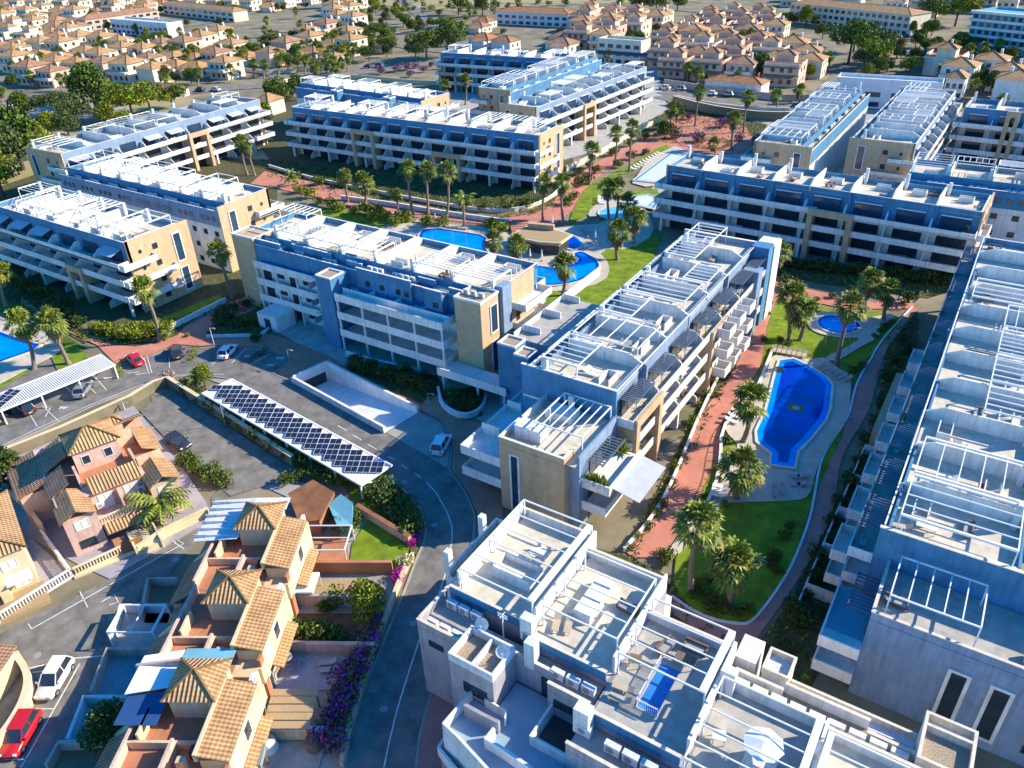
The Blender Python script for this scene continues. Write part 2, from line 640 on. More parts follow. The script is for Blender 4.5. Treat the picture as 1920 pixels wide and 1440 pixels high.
# markings
mk = MB()
strip(mk, PX([(720, 1440), (728, 1400), (745, 1330), (770, 1250), (800, 1160), (825, 1110), (840, 1060), (848, 1010), (847, 985), (838, 960), (818, 925), (800, 905)]), .14, .075, h=.01)
for a, b in [((790, 897), (778, 888)), ((765, 880), (752, 872)), ((740, 863), (728, 856)), ((706, 843), (690, 834)), ((678, 826), (662, 816)), ((650, 808), (634, 799)), ((240, 700), (262, 698)), ((255, 703), (277, 700))]:
    strip(mk, PX([a, b]), .14, .075, h=.01)
strip(mk, PX([(0, 838), (80, 800), (173, 758), (233, 735), (310, 705), (345, 704), (420, 702)]), .12, .075, h=.01)
for a, b in [((270, 672), (280, 702)), ((317, 668), (318, 690)), ((460, 654), (434, 682)), ((437, 655), (398, 684)), ((508, 664), (470, 684)), ((275, 665), (285, 700)), ((148, 706), (180, 738)), ((170, 698), (200, 732)), ((80, 762), (110, 790)), ((95, 765), (85, 782)), ((110, 712), (140, 742)), ((52, 770), (70, 800))]:
    strip(mk, PX([a, b]), .12, .078, h=.01)
# bay numbers and the manhole patches
for (px, py) in [(198, 710), (116, 765), (505, 685), (463, 668), (523, 672)]:
    for k in range(2):
        a = at(px + k * 7, py)
        mk.box(a.x - .5, a.x + .3, a.y - .1, a.y + .1, .075, .083)
        mk.box(a.x - .1, a.x + .1, a.y - .5, a.y + .4, .075, .087)
struct('road_marking', mk, 'paint')

# private street of the townhouses and the lower car court
st = [(282, 742), (318, 727), (552, 880), (538, 905), (480, 915), (430, 930), (398, 960), (372, 1010), (300, 1100), (262, 1150), (215, 1240), (160, 1340), (120, 1440), (0, 1500), (-120, 1440), (-90, 1300), (-60, 1180), (0, 1190), (60, 1160), (140, 1120), (260, 1060), (400, 975), (396, 935), (420, 905), (345, 858), (300, 800)]
sheet('street', PX(st), .03, 'asphalt', 0, th=.02)
mk = MB()
for pl in [[(60, 1180), (290, 1050), (345, 1020), (312, 1002)], [(53, 1170), (60, 1180)], [(150, 1110), (165, 1140)], [(323, 1015), (345, 1030)], [(282, 805), (300, 797), (460, 905), (420, 912)], [(340, 830), (352, 842), (395, 855)],
           [(380, 870), (400, 868)], [(50, 1255), (140, 1235), (200, 1230)], [(60, 1262), (112, 1255)], [(40, 1440), (150, 1245)], [(5, 1425), (50, 1424)], [(60, 1330), (100, 1330)], [(190, 1130), (215, 1115), (222, 1130), (205, 1135)]]:
    strip(mk, PX(pl), .13, .085, h=.01)
struct('street_marking', mk, 'paint')

# brick walks
bw = [(40, 558), (117, 611), (160, 640), (213, 647), (255, 651), (293, 643), (333, 630), (347, 613), (400, 577), (467, 557), (482, 580), (400, 610), (385, 628), (390, 634), (487, 630), (500, 627), (547, 640), (625, 672), (648, 690), (790, 762), (800, 748), (850, 735), (880, 790), (915, 800), (935, 830), (945, 1000), (905, 985), (893, 960), (876, 922), (846, 880), (850, 847), (843, 811), (822, 786), (787, 770), (614, 681), (545, 710), (517, 700), (556, 672), (493, 653), (433, 648), (373, 650), (325, 646), (287, 664), (217, 683), (182, 648), (110, 615), (40, 570)]
sheet('brick_plaza', PX(bw), .07, 'brickpath', 0, th=.06)
sheet('brick_pavement', PX([(780, 1460), (783, 1440), (790, 1380), (810, 1310), (830, 1250), (848, 1160), (875, 1160), (870, 1460)]), .07, 'brickpath_d', 0, th=.06)
c6 = dict(ox=1280, oy=480, k=3)
pG = [(420, 60), (560, 150), (700, 190), (900, 230), (1000, 262), (1310, 262), (1290, 300), (1215, 300), (1000, 302), (870, 292), (740, 262), (610, 268), (590, 370), (500, 430), (460, 500), (450, 600), (390, 700), (320, 830), (240, 900), (205, 980), (200, 1150), (150, 1270), (60, 1420), (-60, 1620), (-100, 1700), (-280, 1700), (-330, 1660), (-120, 1380), (0, 1160), (20, 1080), (60, 930), (130, 860), (240, 710), (310, 620), (330, 460), (440, 370), (530, 240), (440, 140)]
sheet('brick_walk', PX(pG, **c6), .08, 'brickpath', 1, th=.07)
pl_ = [(1290, 290), (1215, 370), (1160, 430), (1090, 520), (1050, 600), (985, 700), (955, 800), (935, 900), (880, 990), (800, 1100), (765, 1200), (740, 1350), (715, 1480), (650, 1660), (590, 1790), (500, 1930), (420, 2030), (370, 2076), (300, 2076), (160, 2050), (20, 1980), (-60, 1920)]
pr_ = [(1325, 300), (1240, 400), (1155, 510), (1110, 620), (1085, 740), (1055, 850), (1005, 950), (935, 1050), (885, 1160), (865, 1300), (845, 1440), (770, 1610), (690, 1760), (600, 1900), (500, 2040), (440, 2120), (400, 2180), (400, 2400), (340, 2400), (300, 2200), (100, 2120), (-80, 2000)]
sheet('brick_footpath', PX(smooth(pl_, 1, False) + smooth(pr_, 1, False)[::-1], **c6), .08, 'brickpath_d', 0, th=.07)
kb = MB()
strip(kb, PX(smooth(pl_, 1, False), **c6), .28, .3, h=.3)
struct('path_kerb', kb, 'white_b')
cen = [(496, 322), (600, 345), (700, 374), (800, 388), (860, 400), (940, 407), (1000, 397), (1040, 375), (1070, 335), (1140, 293), (1200, 262), (1240, 240), (1262, 215), (1330, 220), (1400, 240), (1420, 290), (1330, 290), (1262, 280), (1200, 290), (1130, 325), (1105, 345), (1090, 385), (1060, 405), (1030, 432), (985, 430), (960, 412), (900, 420), (800, 410), (700, 398), (600, 372), (500, 350), (470, 345)]
sheet('brick_promenade', PX(cen), .07, 'brickpath', 0, th=.06)
# joint lines of the palm walk
jl = MB()
J = PX([(1452, 655), (1440, 700), (1410, 745), (1370, 785), (1340, 805), (1325, 850), (1318, 900), (1300, 940), (1270, 985)])
K = PX([(1466, 650), (1452, 715), (1425, 752), (1392, 792), (1357, 812), (1343, 850), (1341, 900), (1320, 950), (1288, 1000)])
strip(jl, smooth(J, 1, False), .12, .20, h=.012)
for i in range(len(J) - 1):
    for k in range(3):
        t = k / 3
        a = Vector(J[i]).lerp(Vector(J[i + 1]), t); b = Vector(K[i]).lerp(Vector(K[i + 1]), t)
        strip(jl, [a, b], .10, .20, h=.012)
struct('paving_joint', jl, 'soil')

# lawns
sheet('lawn', PX([(1440, 600), (1462, 556), (1545, 582), (1700, 588), (1660, 640), (1600, 700), (1588, 800), (1550, 880), (1515, 960), (1480, 1080), (1425, 1160), (1400, 1172), (1350, 1167), (1285, 1135), (1255, 1080), (1300, 960), (1340, 870), (1400, 760), (1430, 680)]), .10, 'lawn', 1, th=.08)
sheet('lawn', PX([(1065, 425), (1075, 390), (1100, 350), (1140, 330), (1200, 300), (1245, 270), (1265, 280), (1230, 300), (1180, 325), (1150, 330), (1125, 370), (1110, 400), (1080, 415)]), .10, 'lawn', 1, th=.08)
sheet('lawn', PX([(640, 395), (780, 415), (900, 428), (955, 440), (960, 470), (860, 440), (760, 420), (700, 425), (560, 420), (600, 390)]), .10, 'lawn', 1, th=.08)
sheet('lawn', PX([(985, 570), (1030, 545), (1060, 552), (1120, 520), (1130, 470), (1170, 460), (1205, 450), (1240, 440), (1200, 560), (1060, 660), (985, 610)]), .10, 'lawn', 0, th=.08)
sheet('lawn', PX([(1175, 360), (1232, 355), (1240, 378), (1190, 380)]), .10, 'lawn', 0, th=.08)
sheet('lawn', PX([(118, 640), (150, 650), (170, 680), (110, 700), (95, 668), (60, 690), (50, 700), (0, 730), (-40, 720), (30, 690)]), .10, 'lawn', 0, th=.08)
sheet('lawn', PX([(0, 560), (60, 580), (110, 620), (160, 655), (120, 645), (60, 600), (0, 585)]), .10, 'lawn_d', 0, th=.08)
# planted beds: dark soil
BEDS = []
for q in [[(430, 575), (500, 545), (520, 620), (500, 625), (390, 627), (395, 605)], [(650, 690), (700, 690), (820, 705), (840, 745), (800, 760), (650, 700)], [(830, 740), (905, 720), (905, 780), (870, 790), (835, 765)],
          [(0, 500), (60, 540), (170, 625), (160, 645), (0, 560)], [(165, 615), (300, 600), (335, 615), (330, 632), (250, 650), (180, 642)], [(310, 610), (465, 540), (467, 556), (340, 615)],
          [(1440, 480), (1840, 530), (1740, 560), (1560, 535), (1440, 515)], [(490, 300), (1060, 370), (1000, 390), (860, 395), (700, 368), (500, 320)], [(1720, 580), (1720, 900), (1640, 1040), (1560, 1220), (1480, 1360), (1380, 1260), (1480, 1130), (1560, 960), (1640, 790), (1665, 640)],
          [(1180, 1030), (1330, 720), (1380, 690), (1300, 850), (1240, 960), (1190, 1060)], [(1265, 205), (1360, 215), (1440, 235), (1420, 260), (1340, 262), (1260, 270), (1200, 262), (1170, 250), (1240, 215)]]:
    sheet('planting_bed', PX(q), .055, 'groundcover', 0, th=.05)
    BEDS.append(PX(q))
sheet('lawn', PX([(300, 600), (412, 553), (420, 565), (310, 612)]), .12, 'lawn', 0, th=.08)
# estate ground under the blocks
TGN = [0]
for q in [[(-40, 450), (450, 430), (470, 560), (330, 630), (-40, 560)], [(0, 290), (520, 300), (520, 420), (300, 450), (0, 430)], [(520, 180), (1060, 210), (1080, 330), (1000, 390), (520, 320), (470, 250)],
          [(840, 100), (1080, 100), (1230, 130), (1262, 240), (1060, 300), (840, 200)], [(450, 480), (1000, 470), (1000, 640), (930, 800), (640, 690), (480, 600)], [(1420, 215), (1560, 205), (1960, 215), (1920, 560), (1420, 500), (1215, 380), (1240, 290), (1390, 240)]]:
    TGN[0] += 1
    sheet('terrace_ground', PX(q), .04, 'deck_g' if TGN[0] > 3 else 'groundcover', 0, th=.03)

# grass lots, scrub and roads beyond the estate
sheet('grassland', PX([(690, 8), (860, 22), (980, 12), (1300, 3), (1460, -20), (1300, -60), (700, -60)]), .10, 'scrub', 0, th=.08)
sheet('grassland', PX([(0, 235), (60, 190), (250, 170), (360, 185), (420, 205), (200, 255), (60, 330), (0, 350), (-60, 330)]), .10, 'scrub', 0, th=.08)
sheet('pavement', PX([(-40, 205), (80, 188), (210, 185), (250, 205), (150, 232), (100, 240), (0, 245)]), .13, 'concrete', 0, th=.08)
FR = []
for pl, w in [([(-60, 190), (100, 180), (260, 170), (330, 175), (430, 165), (520, 160), (640, 138), (760, 130), (850, 100)], 11), ([(480, 130), (560, 155), (700, 130)], 8), ([(690, -40), (760, 8), (800, 35), (850, 75), (862, 110)], 10),
              ([(1240, 180), (1300, 195), (1370, 205), (1450, 212), (1500, 200), (1560, 170), (1600, 120), (1640, 80), (1700, 50), (1740, 0)], 9), ([(1245, 172), (1330, 190), (1440, 200), (1480, 205)], 8), ([(800, 12), (1000, 5), (1200, 14), (1400, 30)], 6),
              ([(0, 100), (200, 75), (420, 40), (560, 0)], 6), ([(0, 240), (60, 225)], 12), ([(600, 60), (760, 90), (850, 100)], 6), ([(220, 120), (420, 88), (600, 60), (640, 20)], 5)]:
    FR.append((pl, w))
for k, (pl, w) in enumerate(FR):
    struct('distant_road', strip(MB(), PX(smooth(pl, 2, False)), w, .22 + k * .01, h=.05), 'asphalt')
sheet('brick_court', PX([(1255, 238), (1300, 232), (1380, 245), (1420, 262), (1400, 285), (1280, 275), (1262, 262)]), .12, 'brickpath', 0, th=.08)

# pool terraces
dk = [(230, 985), (260, 955), (400, 870), (400, 740), (480, 650), (492, 568), (600, 568), (720, 592), (850, 560), (1000, 475), (1095, 455), (1095, 400), (1185, 375), (1180, 332), (1100, 348), (1010, 362), (900, 332), (780, 322), (722, 345), (700, 390), (722, 428), (800, 458), (905, 470), (1000, 468), (1100, 458), (1060, 480), (960, 535), (880, 590), (835, 615), (905, 660), (945, 705), (942, 800), (932, 900), (895, 985), (820, 1070), (785, 1130), (742, 1235), (712, 1360), (640, 1385), (440, 1390), (240, 1395), (160, 1460), (40, 1560), (-60, 1700), (-20, 1720), (90, 1640), (120, 1540), (30, 1640), (60, 1500), (180, 1330), (210, 1250), (330, 1090)]
sheet('pool_terrace', PX([(230, 985), (260, 955), (400, 870), (400, 740), (480, 650), (492, 568), (600, 568), (720, 592), (800, 575), (835, 615), (905, 660), (945, 705), (942, 800), (932, 900), (895, 985), (820, 1070), (785, 1130), (742, 1235), (712, 1360), (640, 1385), (440, 1390), (240, 1395), (150, 1480), (60, 1600), (-60, 1720), (-110, 1700), (60, 1480), (180, 1330), (210, 1250), (330, 1090)], **c6), .16, 'pooldeck', 1, th=.12)
sheet('pool_terrace', PX([(700, 390), (722, 345), (780, 322), (900, 332), (1010, 362), (1100, 348), (1180, 330), (1195, 378), (1105, 400), (1110, 445), (1085, 478), (1000, 520), (930, 565), (870, 600), (820, 600), (800, 575), (880, 545), (960, 500), (1000, 470), (905, 472), (800, 458), (722, 428)], **c6), .19, 'pooldeck', 1, th=.12)
sheet('pool_terrace', PX([(700, 425), (800, 418), (900, 425), (960, 440), (1075, 425), (1140, 420), (1150, 385), (1130, 398), (1110, 412), (1100, 402), (1120, 382), (1160, 375), (1200, 385), (1215, 400), (1230, 440), (1180, 470), (1120, 470), (1145, 500), (1135, 530), (1060, 550), (985, 545), (880, 540), (700, 480)]), .14, 'pooldeck', 1, th=.12)
sheet('pool_terrace', PX([(1185, 345), (1215, 300), (1265, 275), (1290, 285), (1270, 345), (1210, 352)]), .14, 'pooldeck', 0, th=.12)
sheet('pool_terrace', PX([(-60, 600), (0, 596), (60, 610), (120, 655), (100, 670), (60, 690), (0, 722), (-60, 745)]), .14, 'pooldeck', 0, th=.12)


def pool(name, label, pts, z0_, wm='water', em='water_l', it=1, edge=.9):
    """basin wall standing out of the terrace, a pale step along the rim and the water"""
    z = z0_ + .30
    pts = smooth(pts, it)
    t = thing(name, label, 'pool', (pts[0][0], pts[0][1], 0))
    ox, oy = pts[0]
    P = [(x - ox, y - oy) for x, y in pts]

    def ring(a, b, z0, z1, nm, m):
        r = MB()
        n = len(a)
        for i in range(n):
            j = (i + 1) % n
            r.prism([a[i], a[j], b[j], b[i]], z0, z1)
        return r.build(nm, m, t)
    ring(offs(P, -.35), P, z - .1, z + .09, 'coping', 'cream')
    ring(P, offs(P, edge), z - .1, z + .045, 'entry_step', em)
    MB().prism(offs(P, edge * .9), z - .1, z + .03).build('water', wm, t)
    return t


bigp = PX([(545, 603), (620, 592), (700, 630), (800, 695), (835, 740), (820, 870), (795, 940), (715, 1040), (640, 1115), (622, 1205), (495, 1188), (500, 1125), (420, 1060), (415, 1000), (470, 880), (520, 680)], **c6)
t = pool('swimming_pool', 'large irregular deep blue pool with a green and white emblem on its floor', bigp, .17, it=0, edge=.8)
e = at(1491, 770) - t.location
lg = MB()
lg.box(e.x - 1.0, e.x + 1.0, e.y - .9, e.y + 1.1, .505, .512)
tag(lg.build('pool_emblem', 'palm_b', t), 'green and white emblem on the pool floor')
MB().box(e.x - .45, e.x + .55, e.y - .5, e.y + .5, .513, .518).build('pool_emblem', 'turq', t)
pool('swimming_pool', 'small oval bright blue pool crossed by a palm trunk shadow', PX([(760, 370), (800, 350), (880, 350), (960, 375), (998, 402), (985, 430), (930, 450), (850, 448), (790, 428), (755, 398)], **c6), .20, 'water_l', 'water', it=1, edge=.5)
pool('swimming_pool', 'curving blue lagoon pool behind the rooftops beside the tan pool bar', PX([(785, 436), (815, 431), (860, 437), (915, 446), (906, 466), (925, 486), (962, 500), (1013, 502), (1040, 508), (1072, 500), (1088, 491), (1073, 480), (1090, 474), (1113, 487), (1126, 502), (1115, 518), (1075, 535), (1030, 540), (985, 535), (880, 525), (790, 470)]), .15, 'water_l', 'water', it=1, edge=.7)
pool('swimming_pool', 'round blue splash pool beside the tan pool bar', PX([(1060, 448), (1072, 444), (1086, 452), (1092, 462), (1085, 470), (1068, 472), (1055, 462)]), .15, 'water', 'water_l', it=1, edge=.4)
pool('swimming_pool', 'shallow pale turquoise pool between the two palms', PX([(1120, 400), (1140, 392), (1172, 392), (1180, 405), (1165, 414), (1130, 412)]), .15, 'water_t', 'water_t', it=1, edge=.4)
pool('swimming_pool', 'glaring white pool edged in blue behind the right hand block', PX([(1188, 341), (1256, 290), (1290, 296), (1270, 350)]), .15, 'water_glare', 'water_l', it=0, edge=.6)
pool('swimming_pool', 'glaring small pool with a blue end beside the right hand block', PX([(1180, 372), (1215, 368), (1235, 375), (1225, 395), (1180, 385)]), .15, 'water_glare', 'water_l', it=0, edge=.4)
pool('swimming_pool', 'bright blue pool at the left edge of the photo below the tan ended block', PX([(-60, 610), (0, 626), (33, 638), (77, 651), (57, 664), (0, 684), (-60, 700)]), .15, 'water_l', 'water', it=0, edge=.7)

# garage ramp
R0, R1, R2, R3 = [Vector(p) for p in ramp]
t = thing('garage_ramp', 'white walled concrete ramp leading down to a dark garage mouth', 'ramp', (R0.x, R0.y, 0))


def rl(v, z): return (v.x - R0.x, v.y - R0.y, z)


f = MB()
f.face([rl(R3, .02), rl(R2, .02), rl(R2.lerp(R1, .72), -1.7), rl(R3.lerp(R0, .72), -1.7)])
f.face([rl(R3.lerp(R0, .72), -1.7), rl(R2.lerp(R1, .72), -1.7), rl(R1, -2.4), rl(R0, -2.4)])
f.build('ramp_floor', 'white_b', t)
w = MB()
for a, b in ((R0, R3), (R1, R2), (R0, R1)):
    d = (b - a).normalized()
    n = Vector((-d.y, d.x)) * .2
    q = [tuple((x - R0)[:2]) for x in (a - n - d * .2, b - n, b + n, a + n - d * .2)]
    w.prism(q, -3.2, 1.15)
w.build('ramp_wall', 'white', t)
g_ = MB()
d = (R1 - R0)
a, b = R0 + d * .1 + (R3 - R0).normalized() * .22, R1 - d * .1 + (R3 - R0).normalized() * .22
g_.face([rl(a, -3), rl(b, -3), rl(b, -.5), rl(a, -.5)])
g_.build('garage_mouth', 'metal_d', t)

sheet('planting_bed', PX([(940, 985), (1180, 1045), (1250, 1080), (1290, 1140), (1400, 1230), (1500, 1300), (1400, 1330), (950, 1100)]), .05, 'groundcover', 0, th=.05)
BEDS.append(PX([(940, 985), (1180, 1045), (1250, 1080), (1290, 1140), (1400, 1230), (950, 1100)]))
BEDS.append(PX([(520, 300), (1060, 385), (1000, 400), (850, 400), (640, 372), (500, 330)]))

# repaired patches and manhole covers of the asphalt
for i, (a, b, w_) in enumerate([((770, 1010), (800, 930), 1.6), ((600, 822), (650, 848), 1.4), ((700, 1300), (730, 1200), 1.3), ((300, 735), (380, 722), 1.2), ((90, 820), (150, 790), 1.3), ((470, 740), (520, 768), 1.0), ((750, 1120), (790, 1080), .9)]):
    struct('asphalt_patch', strip(MB(), PX([a, b]), w_, .070 + i * .0004, h=.008), 'asphalt')
for i, (x, y) in enumerate([(775, 1170), (815, 985), (610, 805), (395, 700), (120, 805), (720, 1330), (758, 905)]):
    g0 = at(x, y)
    struct('manhole_cover', MB().cyl(g0.x, g0.y, .06, .084, .4, .4, 14), 'metal_g')
for i, (x, y) in enumerate([(210, 1160), (70, 1230), (330, 1050), (400, 820), (190, 1290)]):
    g0 = at(x, y)
    struct('manhole_cover', MB().cyl(g0.x, g0.y, .06, .084, .4, .4, 14), 'metal_g')
for i, (a, b, w_) in enumerate([((230, 1100), (330, 1030), 1.2), ((120, 1290), (200, 1180), 1.1), ((360, 790), (470, 850), 1.3)]):
    struct('asphalt_patch', strip(MB(), PX([a, b]), w_, .072 + i * .0004, h=.008), 'asphalt_d')

# ================================================================== ESTATE BLOCKS
FL = 3.3
WINP = {}


def win_proto(w, h, kind):
    """window part prototype (mesh data shared): frame + pane"""
    k = (round(w, 1), round(h, 1), kind)
    if k not in WINP:
        m = MB()
        fr = .07
        m.box(-w / 2, -w / 2 + fr, -.04, .06, 0, h)
        m.box(w / 2 - fr, w / 2, -.04, .06, 0, h)
        m.box(-w / 2 + fr, w / 2 - fr, -.04, .06, h - fr, h)
        m.box(-w / 2 + fr, w / 2 - fr, -.04, .06, 0, fr)
        if w > 1.5:
            n = 2 if w < 3.4 else 3
            for i in range(1, n):
                x = -w / 2 + w * i / n
                m.box(x - .03, x + .03, -.035, .05, fr, h - fr)
        g = MB().box(-w / 2 + .03, w / 2 - .03, 0, .05, .03, h - .03)
        fm = m.mesh('window', ['metal_w' if kind in ('w', 's') else 'metal_d'])
        gm = g.mesh('pane', ['shutter' if kind == 's' else ('glass_b' if kind == 'b' else 'glass')])
        WINP[k] = (fm, gm)
    return WINP[k]


def window(parent, w, h, x, y, z, rz=0, kind='d', pane=True, name='window'):
    """facing -Y when rz = 0"""
    fm, gm = win_proto(w, h, kind)
    o = bpy.data.objects.new(name, fm)
    COL.objects.link(o)
    o.parent = parent
    o.location = (x, y, z)
    o.rotation_euler = (0, 0, rz)
    p = bpy.data.objects.new('pane', gm)
    COL.objects.link(p)
    p.parent = o
    return o


def _ac():
    m = MB().box(-.45, .45, -.18, .18, .08, .78)
    m.box(-.4, -.3, -.16, .16, 0, .08); m.box(.3, .4, -.16, .16, 0, .08)
    n = len(m.v)
    c = [(-.1 + .24 * math.cos(t * math.pi / 6), -.19, .42 + .24 * math.sin(t * math.pi / 6)) for t in range(12)]
    m.face(c, 1)
    c = [(-.1 + .24 * math.cos(t * math.pi / 6), .19, .42 + .24 * math.sin(t * math.pi / 6)) for t in range(12)][::-1]
    m.face(c, 1)
    return m.mesh('air_conditioner', ['white_b', 'metal_g'])


ACM = _ac()


def ac(parent, x, y, z, rz=0, s=1.0):
    o = bpy.data.objects.new('air_conditioner', ACM)
    COL.objects.link(o)
    o.parent = parent
    o.location = (x, y, z)
    o.rotation_euler = (0, 0, rz)
    o.scale = (s, s, s)
    return o


def pergola(parent, x0, x1, y0, y1, z, h=2.5, n=5, along='y', fat=True, t=.06):
    m = MB()
    zt = z + h
    for x, y in ((x0, y0), (x1, y0), (x0, y1), (x1, y1)):
        m.box(x - t, x + t, y - t, y + t, z, zt - .1)
    m.box(x0 - t, x1 + t, y0 - t, y0 + t, zt - .1, zt + .05)
    m.box(x0 - t, x1 + t, y1 - t, y1 + t, zt - .1, zt + .05)
    w = .26 if fat else t
    m.box(x0 - t, x0 - t + w, y0 + t, y1 - t, zt - .14, zt + .08)
    m.box(x1 + t - (w if fat == 2 else 2 * t), x1 + t, y0 + t, y1 - t, zt - .14, zt + .08)
    if along == 'y':
        for i in range(1, n):
            x = x0 + (x1 - x0) * i / n
            m.box(x - .045, x + .045, y0 + t, y1 - t, zt - .09, zt + .03)
    else:
        for i in range(1, n):
            y = y0 + (y1 - y0) * i / n
            m.box(x0 + w, x1 - t, y - .045, y + .045, zt - .09, zt + .03)
    return m.build('pergola', 'metal_w', parent)


ROOFSPOTS = []   # (world loc, rz, width, depth, block label, unit ordinal) for the furniture
ORD = ['first', 'second', 'third', 'fourth', 'fifth', 'sixth', 'seventh', 'eighth', 'ninth', 'tenth', 'eleventh', 'twelfth', 'thirteenth', 'fourteenth']


